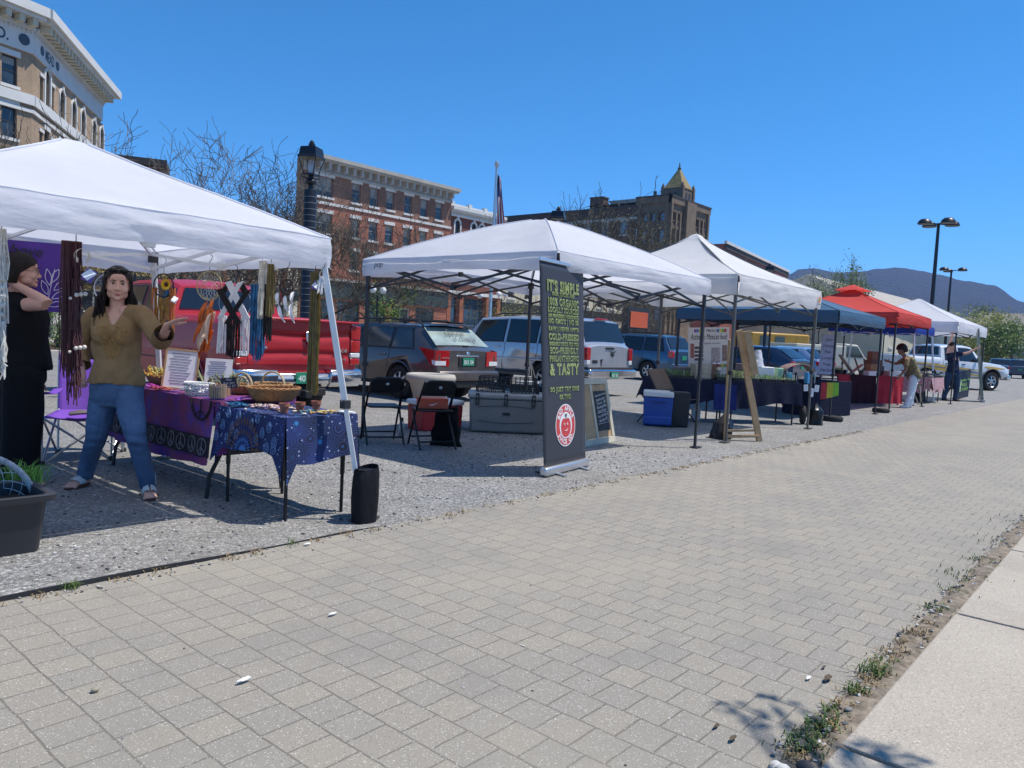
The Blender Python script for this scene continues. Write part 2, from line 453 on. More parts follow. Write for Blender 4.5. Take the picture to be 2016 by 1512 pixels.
# ---- red pickup
RED=paint('red_paint',(.40,.008,.015),.35,0,.42)
def red_pickup():
 L0=-2.95
 st=[(L0,.62,1.30,1.40,.93,.93,.90),(L0+.05,.55,1.31,1.42,.985,.965,.93),(L0+.5,.5,1.31,1.42,1.0,.97,.93),(-1.1,.46,1.31,1.42,1.0,.97,.93),(-1.02,.46,1.30,1.42,1.0,.97,.93),(-.93,.46,1.28,1.84,1.0,.95,.76),(-.6,.45,1.27,1.93,1.0,.95,.76),(.5,.45,1.25,1.94,1.0,.95,.76),(.85,.45,1.23,1.90,1.0,.95,.75),(1.55,.45,1.20,1.30,1.0,.94,.80),(1.7,.45,1.18,1.24,1.0,.93,.8),(2.6,.46,1.12,1.18,.99,.9,.78),(2.9,.5,1.0,1.06,.94,.86,.74),(2.95,.6,.95,1.0,.9,.82,.7)]
 c=Car('pickup_truck','shiny red pickup truck with chrome rear bumper, parked behind the dreamcatchers',(6.05,12.0,0),0,st,RED,cat='pickup truck')
 c.arch(-1.75,.50,.42);c.arch(1.9,.50,.42);c.finish()
 pass
 c.wheels(-1.75,1.9,.86,.41,.28,6)
 c.side_windows([(-.82,-.12,-.72,-.12),(.0,1.2,.02,.82)],t0=.05,t1=.9)
 c.cross_glass(-1.02,-.93,.86,.16,.9)
 c.cross_glass(1.55,.85,.9,.1,.92,name='windshield')
 c.seams([-.9,-.06,1.28],.55,[(-2.7,2.5,.78,.008)])
 c.handles([-.7,.2],1.13,CHROME);c.mirror(1.0,1.36,DARKP)
 tg=MB()
 def tgp(u,v):
  x=lerp(-.80,.80,u);z=lerp(.80,1.40,v)
  dep=.024*math.exp(-((v-.62-.10*(2*u-1)**2)/.07)**2)+.02*math.exp(-((v-.25+.04*(2*u-1)**2)/.06)**2)
  return Vector((x,L0-.03+dep,z))
 tg.grid(tgp,32,24)
 to=tg.build('tailgate',RED,c.o,True,world=False,sharp=180)
 MB().box((0,L0-.03,1.405),(1.86,.1,.035)).build('tailgate_cap',RED,c.o,True,world=False,bevel=.012)
 W=XF[c.o.name]
 Mt=lambda x,z,y=L0-.045:W@Matrix.Translation((x,y,z))@Matrix.Rotation(R(90),4,'X')
 b=MB();b.prism([(-.075,.1),(.075,.1),(.07,-.02),(0,-.11),(-.07,-.02)],0,.02,Mt(.12,1.15));b.build('badge',CHROME,to,True,bevel=.006)
 b=MB();b.prism([(-.05,.075),(.05,.075),(.022,.0),(.03,-.05),(0,-.08),(-.03,-.05),(-.022,0)],.02,.028,Mt(.12,1.15));b.build('emblem',DARKP,to)
 text('lettering','4X4',CHROME,Mt(.64,1.0),to,width=.22,height=.06,offset=.02,ext=.004)
 text('lettering','HEMI',CHROME,Mt(.66,.87),to,width=.15,height=.03,offset=.02,ext=.003)
 b=MB();b.box((-.62,L0-.04,1.02),(.16,.02,.03));b.build('badge',CHROME,to,world=False,bevel=.004)
 for sd in(-1,1):
  b=MB()
  for z0,z1,mi in((1.16,1.36,0),(.98,1.15,0),(.90,.97,1),(.80,.89,0)):
   b.mi(mi).box((sd*.90,L0-.0,(z0+z1)/2),(.17,.09,z1-z0))
  b.build('tail_light',[REDL,WHITEL],c.o,True,world=False,bevel=.012)
 b=MB()
 prof=[(-.03,.50),(.03,.48),(.10,.54),(.12,.66),(.09,.73),(-.03,.745)]
 for x0,x1,sh in((-1.0,-.42,0),(.42,1.0,0),(-.42,.42,-.03)):
  vs=[]
  for x in(x0,x1):
   e=.06 if abs(x)>.9 else 0
   vs+=[(x,L0-.04-(y+(sh if y>0 else 0))+e,z-(.05 if(sh and z>.6)else 0))for y,z in prof]
  n=len(prof);b.add(vs,[tuple(range(n-1,-1,-1)),tuple(range(n,2*n))]+[(i,(i+1)%n,n+(i+1)%n,n+i)for i in range(n)])
 bo=b.build('bumper',CHROME,c.o,True,world=False,bevel=.015)
 c.plate(.62,'401A',L0-.14)
 b=MB();b.box((0,L0-.08,.42),(.7,.1,.1));b.box((0,L0-.16,.40),(.1,.16,.1));b.build('tow_hitch',DARKP,c.o,True,world=False,bevel=.01)
 MB().box((0,-.93,1.90),(.34,.03,.03)).build('brake_light',REDL,c.o,world=False,bevel=.005)
 for sd in(-1,1):MB().box((sd*.72,2.93,.85),(.36,.1,.24)).build('headlight',WHITEL,c.o,True,world=False,bevel=.03)
 return c
red_pickup()
# ---- estate cars and SUVs: shared recipe
def suv(name,label,loc,rz,P,cat='car',group=None):
 """P: L half length, W half width, H roof, belt, hood, wheel r, arch r, rake of rear, roof rack ..."""
 L,W,H,B,hood,gc=P['L'],P['W'],P['H'],P['B'],P['hood'],P.get('gc',.3)
 rk=P['rake'];yr=-L
 wr=P.get('wr',W*.74)
 st=[(yr,gc+.12,B-.04,B-.0,W*.90,W*.84,W*.78),(yr+.07,gc+.03,B+.0,B+.045,W*.97,W*.90,wr+.10),(yr+.12,gc,B+.0,B+.06,W*.985,W*.92,wr+.09),(yr+.12+rk,gc-.02,B,H-.05,W,W*.93,wr),(yr+.12+rk+.15,gc-.02,B,H-.02,W,W*.94,wr),(-.2,gc-.03,B-.01,H,W,W*.95,wr+.01),(P['wt'],gc-.03,B-.03,H-.06,W,W*.95,wr-.01),(P['cowl'],gc-.02,B-.05,B-.0,W,W*.93,wr+.06),(P['cowl']+.2,gc-.02,B-.07,hood+.04,W,W*.9,wr+.07),(L-.35,gc,hood-.08,hood-.02,W*.97,W*.84,wr),(L-.06,gc+.06,hood-.2,hood-.12,W*.86,W*.76,wr*.9),(L,gc+.15,hood-.3,hood-.24,W*.8,W*.7,wr*.85)]
 c=Car(name,label,loc,rz,st,P['paint'],cat=cat,group=group)
 r=P['r'];c.arch(P['yr'],P.get('ar',r+.07),r+.01);c.arch(P['yf'],P.get('ar',r+.07),r+.01);c.finish()
 c.wheels(P['yr'],P['yf'],W-.115,r,.21,P.get('spokes',7),.66)
 c.side_windows(P['wins'],P.get('glass'),True,.05,.93)
 c.cross_glass(yr+.12,yr+.12+rk,P.get('rgw',.93),.07,.92,P.get('rglass',P.get('glass')))
 c.cross_glass(P['cowl'],P['wt'],.9,.06,.94,P.get('glass'),'windshield')
 c.seams(P['seams'],gc+.08);c.handles(P['hand'],B-.13,P.get('hm'))
 c.mirror(P['cowl']-.35,B+.06,P.get('mm',P['paint']))
 return c
# dark grey estate with roof rails
GREY=paint('dark_grey_paint',(.090,.076,.072),1.0,.4,.32)
PAN=mat('pale_glass',(.30,.36,.33),.08,0,.35,2.5,spec=.8)
def outback():
 P=dict(L=2.4,W=.885,H=1.49,B=.99,hood=.94,gc=.27,rake=.52,wt=.55,cowl=1.25,r=.335,yr=-1.38,yf=1.28,paint=GREY,spokes=7,wins=[(-1.72,-1.08,-1.52,-1.1),(-1.0,-.22,-.98,-.24),(-.12,.92,-.1,.42)],glass=GLASSB,rglass=PAN,seams=[-1.02,-.17,.98],hand=[-.85,.0],rgw=.97,ar=.39)
 c=suv('estate_car','dark grey estate car with black roof rails and writing on its rear window',(10.75,12.75,0),R(-1),P)
 W=XF[c.o.name]
 b=MB()
 for sd in(-1,1):
  b.tube([(sd*.60,-1.75,1.44),(sd*.60,-1.6,1.545),(sd*.61,-.6,1.575),(sd*.60,.4,1.55),(sd*.60,.55,1.46)],.02,6)
  for y in(-1.2,-.4):b.box((sd*.6,y,1.52),(.04,.1,.08))
 for y in(-1.15,-.25):b.box((0,y,1.585),(1.2,.06,.025))
 b.build('roof_rack',DARKP,c.o,True,world=False)
 y0=-2.4
 for sd in(-1,1):
  b=MB()
  def tl(u,v):
   a=lerp(0,1,u);z=lerp(.70,1.0,v)
   if a<.5:q=Vector((sd*(.50+.34*a*2),y0-.005+.02*a*2,z+.0))
   else:
    t=a*2-1;q=Vector((sd*(.845+.035*min(1,t*3)),y0+.03+.42*t*(.35+.65*v),z+.05*t*v-.0+(.10*t*(1-v))))
   return q+Vector((sd*.008,-.008,0))
  b.grid(tl,14,6)
  o=b.build('tail_light',[REDL],c.o,True,world=False,sharp=180)
  b=MB();b.grid(lambda u,v:tl(lerp(.12,.62,u),lerp(.06,.34,v))+Vector((sd*.004,-.006,0)),8,2);b.build('reversing_lamp',WHITEL,o,True,world=False)
 MB().box((0,y0+.02,.905),(.62,.05,.035)).build('plate_bar',CHROME,c.o,True,world=False,bevel=.01)
 MB().box((0,y0-.006,.79),(.5,.02,.2)).build('plate_recess',DARKP,c.o,True,world=False,bevel=.008)
 c.plate(.79,'BKX 104',y0-.012)
 b=MB();b.box((0,y0-.02,.52),(1.66,.16,.2));b.build('bumper',GREY,c.o,True,world=False,bevel=.05)
 b=MB();b.box((0,y0+.0,.36),(1.5,.12,.14));b.build('skirt',DARKP,c.o,True,world=False,bevel=.03)
 b=MB();b.box((0,y0+.58,1.50),(1.18,.26,.035));b.build('spoiler',GREY,c.o,True,world=False,bevel=.012)
 b=MB();b.bar((-.02,y0+.17,1.10),(.36,y0+.18,1.09),.022);b.box((.05,y0+.14,1.085),(.12,.05,.05));b.build('wiper',DARKP,c.o,True,world=False,bevel=.006)
 M=lambda x,z,y:W@Matrix.Translation((x,y,z))@Matrix.Rotation(R(90),4,'X')
 text('lettering','OUTBACK',CHROME,M(-.6,.86,y0-.012),c.o,width=.2,height=.025,offset=.02)
 b=MB();b.ball((0,y0-.004,.955),(.055,.012,.03),14);b.build('badge',CHROME,c.o,True,world=False)
 fr=W@Matrix.Translation((0.02,y0+.33,1.265))@Matrix.Rotation(math.atan2(.46,.52),4,'X')
 b=MB();textmb(b,'Spring',fr@Matrix.Translation((-.05,.09,.025)),width=.5,shear=.3);textmb(b,'is coming',fr@Matrix.Translation((.1,-.09,.025)),width=.62,shear=.3)
 b.build('lettering',mat('window_marker',(.035,.04,.04),.6),c.o)
 return c
outback()
SILV=paint('silver_paint',(.52,.53,.56),1.0,.55,.3)
def expedition():
 P=dict(L=2.62,W=1.0,H=1.86,B=1.2,hood=1.13,gc=.40,rake=.22,wt=.95,cowl=1.5,r=.385,yr=-1.42,yf=1.62,paint=SILV,spokes=5,wr=.79,wins=[(-2.25,-1.2,-2.15,-1.2),(-1.08,-.15,-1.08,-.15),(.0,1.2,.0,.85)],seams=[-1.14,-.07,1.28],hand=[-.95,.15],rgw=.93,ar=.47)
 c=suv('sport_utility','silver sport utility vehicle with chrome bumper, behind the black juice banner',(15.45,12.8,0),R(-1),P,cat='SUV')
 y0=-2.62
 for sd in(-1,1):
  b=MB();b.mi(0).box((sd*.88,y0+.03,1.02),(.15,.14,.3));b.mi(1).box((sd*.88,y0+.028,.82),(.14,.135,.11))
  b.build('tail_light',[REDL,WHITEL],c.o,True,world=False,bevel=.015)
  b=MB();b.tube([(sd*.68,-1.9,1.86),(sd*.68,-1.7,1.92),(sd*.68,.3,1.92),(sd*.68,.5,1.86)],.02,6);b.build('roof_rail',DARKP,c.o,True,world=False)
 b=MB();b.box((0,y0-.06,.56),(1.96,.22,.2));b.build('bumper',CHROME,c.o,True,world=False,bevel=.04)
 b=MB();b.box((0,y0-.02,.68),(1.9,.14,.06));b.build('bumper_step',DARKP,c.o,True,world=False,bevel=.01)
 c.plate(.53,'EKD 582',y0-.18)
 MB().box((0,y0+.30,1.85),(.5,.05,.04)).build('brake_light',REDL,c.o,True,world=False,bevel=.012)
 b=MB();b.box((0,y0-.0,1.16),(.34,.04,.05));b.bar((0,y0+.0,1.17),(.42,y0+.1,1.26),.02);b.build('wiper',DARKP,c.o,True,world=False,bevel=.006)
 b=MB();b.prism([(-.08,0),(0,-.07),(.1,-.01),(.03,.01),(.16,.09),(-.02,.045),(-.1,.08),(-.05,.03)],0,.004,Matrix.Translation((.12,y0-.005,1.02))@Matrix.Rotation(R(90),4,'X'))
 b.prism([(-.05,.03),(.06,.04),(.02,-.02),(.0,-.16),(-.03,-.02)],0,.004,Matrix.Translation((-.32,y0-.005,.86))@Matrix.Rotation(R(90),4,'X'))
 b.build('sticker',DARKP,c.o,world=False)
 MB().box((-.58,y0-.004,.84),(.2,.016,.07)).build('badge',DARKP,c.o,world=False,bevel=.005)
 b=MB()
 for sd in(-1,1):b.box((sd*.99,.1,.48),(.1,2.3,.05))
 b.build('running_board',DARKP,c.o,True,world=False,bevel=.01)
 b=MB()
 for sd in(-1,1):b.tube([c.L(lerp(-2.4,2.4,i/16),.80,sd,.004)for i in range(17)],.022,6)
 b.build('side_moulding',SILV,c.o,True,world=False)
 return c
expedition()
BLUEC=paint('steel_blue_paint',(.05,.11,.19),1.0,.5,.3)
def forester():
 P=dict(L=2.3,W=.91,H=1.66,B=1.08,hood=1.04,gc=.32,rake=.28,wt=.6,cowl=1.28,r=.35,yr=-1.35,yf=1.26,paint=BLUEC,spokes=6,wr=.67,wins=[(-1.95,-1.12,-1.78,-1.12),(-1.0,-.2,-1.0,-.2),(-.1,.95,-.1,.5)],seams=[-1.06,-.15,1.0],hand=[-.85,.0],rgw=.94,ar=.41)
 c=suv('compact_suv','steel blue compact SUV with dark windows, behind the brown folding chair',(24.9,15.5,0),R(-2),P)
 y0=-2.3
 for sd in(-1,1):
  b=MB();b.box((sd*.80,y0+.06,.98),(.16,.2,.24));b.build('tail_light',REDL,c.o,True,world=False,bevel=.03)
  b=MB();b.tube([(sd*.58,-1.7,1.62),(sd*.58,-1.55,1.73),(sd*.58,.3,1.73),(sd*.58,.45,1.64)],.02,6);b.build('roof_rail',DARKP,c.o,True,world=False)
 b=MB();b.box((0,y0-.02,.55),(1.7,.16,.2));b.build('bumper',BLUEC,c.o,True,world=False,bevel=.04)
 c.plate(.86,'',y0)
 return c
forester()
NAVY=paint('navy_paint',(.02,.035,.08),1.0,.4,.3);WHITEC=paint('white_paint',(.62,.63,.64),1.0,.0,.3)
SKYB=paint('pale_blue_paint',(.22,.33,.5),1.0,.3,.3);SILV2=paint('pale_silver_paint',(.5,.52,.55),1.0,.4,.3)
def hatch(name,label,loc,rz,pm,P2=None,group=None):
 P=dict(L=2.2,W=.88,H=1.45,B=.95,hood=.92,gc=.28,rake=.6,wt=.5,cowl=1.2,r=.32,yr=-1.3,yf=1.25,paint=pm,spokes=5,wins=[(-1.35,-.9,-1.15,-.9),(-.82,-.12,-.82,-.12),(-.04,.92,-.04,.42)],seams=[-.86,-.08,.95],hand=[-.7,.05],ar=.38)
 if P2:P.update(P2)
 c=suv(name,label,loc,rz,P,group=group);y0=-P['L']
 for sd in(-1,1):
  MB().box((sd*(P['W']*.86),y0+.05,P['B']-.12),(.16,.16,.2)).build('tail_light',REDL,c.o,True,world=False,bevel=.03)
  MB().box((sd*(P['W']*.66),P['L']-.08,P['hood']-.28),(.34,.2,.14)).build('headlight',WHITEL,c.o,True,world=False,bevel=.03)
 c.plate(P['B']-.22,'',y0)
 return c
hatch('hatchback','dark navy hatchback seen past the leaning wooden easel',(29.0,12.6,0),R(-4),NAVY)
hatch('hatchback','pale blue hatchback beside the navy hatchback, under the dark blue canopy',(33.6,13.2,0),R(-6),SKYB,dict(H=1.5))
# white pickup with gold stripes, side on
def stripe_pickup():
 L0=-2.9
 st=[(L0,.62,1.26,1.36,.94,.93,.90),(L0+.05,.55,1.27,1.38,.99,.965,.93),(-1.1,.5,1.27,1.38,1.0,.97,.93),(-1.02,.5,1.26,1.38,1.0,.97,.93),(-.9,.5,1.25,1.86,1.0,.95,.76),(-.5,.5,1.25,1.92,1.0,.95,.76),(.5,.5,1.24,1.92,1.0,.95,.76),(.8,.5,1.22,1.88,1.0,.95,.75),(1.45,.5,1.2,1.31,1.0,.94,.8),(1.6,.5,1.18,1.26,1.0,.93,.8),(2.6,.52,1.1,1.17,.98,.9,.78),(2.86,.58,.98,1.05,.93,.86,.74),(2.92,.68,.92,1.0,.88,.8,.7)]
 f=G(1950,769);c=Car('pickup_truck','white pickup truck with gold and grey stripes along its side, at the far right',(f.x-1.45,f.y+1.75,0),R(-122),st,WHITEC,cat='pickup truck')
 c.arch(-1.75,.52,.44);c.arch(1.85,.52,.44);c.tm=DARKP;c.finish()
 c.wheels(-1.75,1.85,.87,.42,.28,6,.62)
 c.side_windows([(-.78,-.1,-.7,-.1),(.02,1.12,.04,.76)],t0=.05,t1=.9)
 c.cross_glass(-1.02,-.9,.86,.16,.9);c.cross_glass(1.45,.8,.9,.1,.92,name='windshield')
 c.seams([-.88,-.04,1.22],.6);c.handles([-.7,.2],1.12,DARKP);c.mirror(.95,1.36,DARKP)
 G1=mat('gold_stripe',(.55,.33,.04),.4);G2=mat('grey_stripe',(.16,.15,.17),.4)
 for sd in(-1,1):
  for(ya,yb,za,zb,w,mm)in((-2.6,1.25,1.12,.86,.05,G1),(-2.4,1.3,1.05,.74,.07,G2),(-2.0,1.3,.95,.62,.06,G1),(1.4,2.6,1.03,.98,.05,G1)):
   b=MB();b.grid(lambda u,v:c.L(lerp(ya,yb,u),lerp(za,zb,u)+w*(v-.5)*2*math.sin(math.pi*min(1,u*.8+.15)),sd,.007),20,1);b.build('stripe',mm,c.o,world=False)
  MB().box((sd*.72,2.88,.86),(.36,.12,.24)).build('headlight',WHITEL,c.o,True,world=False,bevel=.03)
  MB().box((sd*.93,L0,1.08),(.1,.08,.4)).build('tail_light',REDL,c.o,True,world=False,bevel=.01)
 MB().box((0,2.98,.6),(1.8,.2,.24)).build('bumper',CHROME,c.o,True,world=False,bevel=.04)
 return c
stripe_pickup()
# cream service van with its bonnet up, and the row of small cars far down the lot
CREAM=mat('cream_panel',(.55,.52,.42),.5,0,.06,3)
def cream_truck():
 q=G(1640,748);t=thing('service_truck','cream utility box truck parked behind the dark blue canopy','truck',(q.x+1.0,q.y+1.0,0),R(-120))
 b=MB();b.box((0,-.9,1.15),(2.0,3.0,1.1));b.build('cargo_box',CREAM,t,True,world=False,bevel=.04)
 for y in(-1.9,-.9,.1):
  for sd in(-1,1):MB().box((sd*1.004,y,1.15),(.012,.9,.9)).build('locker_door',CREAM,t,True,world=False,bevel=.01)
 b=MB()
 for i in range(5):b.box((1.01,-1.7,1.35-.09*i),(.012,.3,.03))
 b.build('louvre',DARKP,t,world=False)
 b=MB();b.prism([(.62,.5),(2.9,.5),(2.95,.95),(2.0,1.12),(1.45,1.78),(.62,1.82)],-.92,.92,Matrix(((0,0,1,0),(1,0,0,0),(0,1,0,0),(0,0,0,1))));b.build('cab',CREAM,t,True,world=False,bevel=.05)
 for sd in(-1,1):
  b=MB();b.add([(sd*.928,.75,1.15),(sd*.928,1.85,1.15),(sd*.928,1.45,1.66),(sd*.928,.75,1.70)],[(0,1,2,3)]);b.build('window',GLASS,t,world=False)
  for y in(-1.5,2.15):wheel(t,sd*.85,y,.38,.24,5,.6)
 b=MB();b.grid(lambda u,v:Vector((lerp(-.8,.8,u),lerp(2.0,1.47,v)+.012,lerp(1.13,1.74,v)+.012)),4,3);b.build('windshield',GLASS,t,world=False)
cream_truck()
_c0=None
for i,(px,py,pm,lab,rz)in enumerate(((1712,722,WHITEC,'small white car far down the lot, left of the red canopy poles',70),(1745,727,BLUEC,'small blue car far down the lot, seen past the red table',65),(1790,722,SILV2,'small silver car far down the lot, behind the stooping shopper',72),(1672,715,SILV,'small grey car far down the lot, just right of the cream truck',60),(2000,722,NAVY,'small dark car in the far lot at the right edge',75),(1968,712,BLUEC,'small blue car in the far lot under the green tree',80))):
 q=G(px,py);sc=1.0
 q=Vector((q.x,q.y,0));k=75/math.hypot(q.x,q.y)if math.hypot(q.x,q.y)>200 else 1
 hatch('distant_car',lab,(q.x*k,q.y*k,0),R(-rz),pm,dict(H=1.55),group='small cars far down the lot')
# ================================================================== people
def skinmat(name,c):
 m,t=newmat(name)
 t.link(t.ramp(t.noise(14),[(.3,tuple(x*.9 for x in c)),(.7,tuple(min(1,x*1.07)for x in c))]),t.b.inputs['Base Color'])
 t.b.inputs['Roughness'].default_value=.5;t.b.inputs['Subsurface Weight'].default_value=.12;t.b.inputs['Subsurface Radius'].default_value=(.02,.008,.004)
 return m
SKIN=skinmat('skin',(.60,.34,.26));SKIND=skinmat('brown_skin',(.22,.11,.07))
LIPS=mat('lip_skin',(.34,.10,.10),.4);EYEW=mat('eye_white',(.7,.68,.66),.2);IRIS=mat('iris',(.03,.018,.012),.1)
def hairmat(name,c):
 m,t=newmat(name);mp=t.n.new('ShaderNodeMapping');t.link(t.co.outputs['Object'],mp.inputs[0]);mp.inputs['Scale'].default_value=(1,1,.12)
 f=t.noise(130,mp.outputs[0],3);t.link(t.ramp(f,[(.35,tuple(x*.5 for x in c)),(.7,tuple(x*1.9 for x in c))]),t.b.inputs['Base Color']);t.b.inputs['Roughness'].default_value=.5;t.b.inputs['Specular IOR Level'].default_value=.22;t.bump(f,.8,.006);return m
HAIR=hairmat('dark_hair',(.012,.008,.007));HAIRB=hairmat('brown_hair',(.011,.007,.006))
def fabric(name,col,fold=.25,var=.18,scale=5.0,weave=600,rough=.85):
 m,t=newmat(name)
 f=t.noise(scale,detail=5)
 t.link(t.ramp(f,[(.3,tuple(c*(1-var)for c in col)),(.72,tuple(min(1,c*(1+var))for c in col))]),t.b.inputs['Base Color'])
 t.b.inputs['Roughness'].default_value=rough;t.b.inputs['Specular IOR Level'].default_value=.2
 h=t.math('ADD',t.noise(14,detail=3),t.math('MULTIPLY',t.noise(weave,detail=1),.12))
 t.bump(h,fold,.03)
 return m
def osweep(mb,pts,rad,side,n=18,cap=True):
 """tube with elliptical sections whose wide axis follows side"""
 pts=[Vector(p)for p in pts];rad=list(rad);side=Vector(side).normalized()
 if cap:
  d0=(pts[0]-pts[1]).normalized();d1=(pts[-1]-pts[-2]).normalized()
  a,b=rad[0],rad[-1];m0,m1=min(a)*.6,min(b)*.6
  pts=[pts[0]+d0*m0]+[pts[0]+d0*m0*.75]+pts+[pts[-1]+d1*m1*.75]+[pts[-1]+d1*m1]
  rad=[(a[0]*.3,a[1]*.3),(a[0]*.75,a[1]*.75)]+rad+[(b[0]*.75,b[1]*.75),(b[0]*.3,b[1]*.3)]
 k=len(pts);vs=[]
 for i,p in enumerate(pts):
  t=(pts[min(i+1,k-1)]-pts[max(i-1,0)]).normalized()
  s2=(side-t*side.dot(t)).normalized();f=t.cross(s2)
  vs+=[p+s2*(rad[i][0]*math.cos(2*math.pi*j/n))+f*(rad[i][1]*math.sin(2*math.pi*j/n))for j in range(n)]
 return mb.add(vs,[(i*n+j,i*n+(j+1)%n,(i+1)*n+(j+1)%n,(i+1)*n+j)for i in range(k-1)for j in range(n)]+[tuple(range(n-1,-1,-1)),tuple(range((k-1)*n,k*n))])
def limb(mb,pts,rad,sub=4,n=14):
 """round tapered limb, smoothed through its joints, ball ends"""
 pts=[Vector(p)for p in pts];P=[];Q=[]
 k=len(pts)
 for i in range(k-1):
  p0,p1,p2,p3=pts[max(0,i-1)],pts[i],pts[i+1],pts[min(k-1,i+2)]
  for j in range(sub):
   t=j/sub
   c=(p1*2+(p2-p0)*t+(p0*2-p1*5+p2*4-p3)*t*t+(p1*3-p0-p2*3+p3)*t**3)*.5
   P.append(c*.5+p1.lerp(p2,t)*.5);Q.append(lerp(rad[i],rad[i+1],t))
 P.append(pts[-1]);Q.append(rad[-1])
 mb.tube(P,Q,n);mb.ball(P[0],Q[0]*.98,n);mb.ball(P[-1],Q[-1]*.98,n)
def headframe(c,front,up=(0,0,1),k=1.08):
 f=Vector(front).normalized();u=Vector(up);x=u.cross(f)*-1;x=f.cross(u).normalized()*-1;x.normalize();u=f.cross(x)*-1
 u=x.cross(f)*-1 if x.cross(f).z<0 else x.cross(f)
 return Matrix(((x.x*k,f.x*k,u.x*k,c[0]),(x.y*k,f.y*k,u.y*k,c[1]),(x.z*k,f.z*k,u.z*k,c[2]),(0,0,0,1)))
def head_shape(mb,M):
 s=mb.T;mb.at(M)
 mb.ball((0,-.015,.035),(.074,.092,.083),24);mb.ball((0,.02,-.02),(.066,.072,.085),24)
 mb.ball((0,.048,-.078),(.040,.035,.030),16);mb.ball((0,.078,-.092),(.021,.018,.017),12)
 for sd in(-1,1):
  mb.ball((sd*.038,.056,-.033),(.026,.026,.026),12);mb.ball((sd*.040,.022,-.062),(.026,.042,.032),12)
  mb.ball((sd*.03,.078,.028),(.022,.012,.009),10);mb.ball((sd*.074,-.008,-.012),(.010,.019,.031),10)
  mb.ball((sd*.011,.093,-.034),(.009,.011,.008),8)
 mb.ball((0,.072,.045),(.05,.02,.035),14)
 mb.tube([(0,.086,.022),(0,.099,-.012),(0,.109,-.030)],[.008,.010,.0115],8);mb.ball((0,.107,-.031),(.012,.012,.010),10)
 mb.ball((0,.090,-.060),(.021,.011,.006),10);mb.ball((0,.089,-.069),(.018,.011,.0065),10)
 mb.at(s)
def face_parts(body,M,brow=HAIR):
 inv=XF[body.name]
 for sd in(-1,1):
  b=MB().at(M);b.mi(0).ball((sd*.030,.0735,.006),(.0135,.011,.0085),14);b.mi(1).ball((sd*.030,.082,.006),(.0062,.0045,.0062),10)
  b.build('eye',[EYEW,IRIS],body,True)
  b=MB().at(M);b.tube([(sd*.014,.090,.0255),(sd*.03,.090,.031),(sd*.050,.078,.027)],[.003,.0042,.0022],6);b.build('eyebrow',brow,body,True)
  b=MB().at(M);b.tube([(sd*.016,.085,.008),(sd*.03,.088,.0145),(sd*.045,.079,.009)],[.0016,.0026,.0016],6);b.build('eyelash',IRIS,body,True)
def hand(mb,w,d,nrm,L=.17,curl=.35,sd=1,spread=.10):
 """palm and five fingers: w wrist, d pointing direction, nrm back of the hand, sd side of the thumb"""
 d=Vector(d).normalized();nrm=Vector(nrm);nrm=(nrm-d*nrm.dot(d)).normalized();t=d.cross(nrm)*sd
 pl=L*.52
 osweep(mb,[w-d*.01,w+d*pl*.35,w+d*pl*.75,w+d*pl],[(.026,.019),(.036,.016),(.040,.0145),(.036,.012)],t,12)
 for i,(o,l)in enumerate(((.029,.86),(.010,1.0),(-.010,.94),(-.028,.74))):
  p=w+d*pl*.92+t*o;fd=(d+t*o*spread*30*.1).normalized();q=[p];fl=L*.5*l
  for k,a in enumerate((curl*.5,curl*1.2,curl*1.9)):
   q.append(q[-1]+(fd*math.cos(a)-nrm*math.sin(a))*fl*(.42,.32,.26)[k])
  limb(mb,q,[.0088,.0082,.0076,.0066],2,8)
 p=w+d*pl*.3+t*.026
 limb(mb,[p,p+(d*.5+t*.75-nrm*.2).normalized()*.035,p+(d*.5+t*.75-nrm*.2).normalized()*.035+(d*.85+t*.35-nrm*.2).normalized()*.03,p+(d*.5+t*.75).normalized()*.035+(d*.9+t*.3-nrm*.3).normalized()*.055],[.012,.0105,.0095,.008],2,8)
def foot(mb,ankle,toe,w=.045):
 a=Vector(ankle);t=Vector(toe);z=t.z if t.z<.05 else .02
 d=Vector((t.x-a.x,t.y-a.y,0));L=d.length;d.normalize();s=Vector((-d.y,d.x,0))
 g=Vector((a.x,a.y,0))
 osweep(mb,[g-d*.045+Vector((0,0,.045)),g+d*.0+Vector((0,0,.05)),g+d*L*.45+Vector((0,0,.042)),g+d*L*.78+Vector((0,0,.028))],[(.03,.032),(.034,.042),(.038,.034),(.046,.02)],s,14)
 limb(mb,[a,g+Vector((0,0,.05))],[.042,.036],2)
 for i in range(5):
  o=(i-2)*.019;l=L*(1.02-.05*abs(i-1.2))
  mb.ball(g+d*l*.95+s*o+Vector((0,0,.018)),(.012 if i else .014,)*3,8)
  mb.tube([g+d*L*.7+s*o*.9+Vector((0,0,.022)),g+d*l*.95+s*o+Vector((0,0,.018))],[.013,.011],8)
def displaced(mb,amp,sc,seed=0.0,stretch=(1,1,1)):
 """cloth folds: push vertices along their normals by noise"""
 me=bpy.data.meshes.new('d');me.from_pydata([tuple(v)for v in mb.v],[],mb.f);me.update()
 nr=[v.normal.copy()for v in me.vertices];bpy.data.meshes.remove(me)
 for i,v in enumerate(mb.v):
  q=ns(v.x*sc*stretch[0]+seed,v.y*sc*stretch[1],v.z*sc*stretch[2])+.5*ns(v.x*sc*2.3*stretch[0]+seed+9,v.y*sc*2.3*stretch[1],v.z*sc*2.3*stretch[2])
  mb.v[i]=v+nr[i]*(q*amp)
 return mb
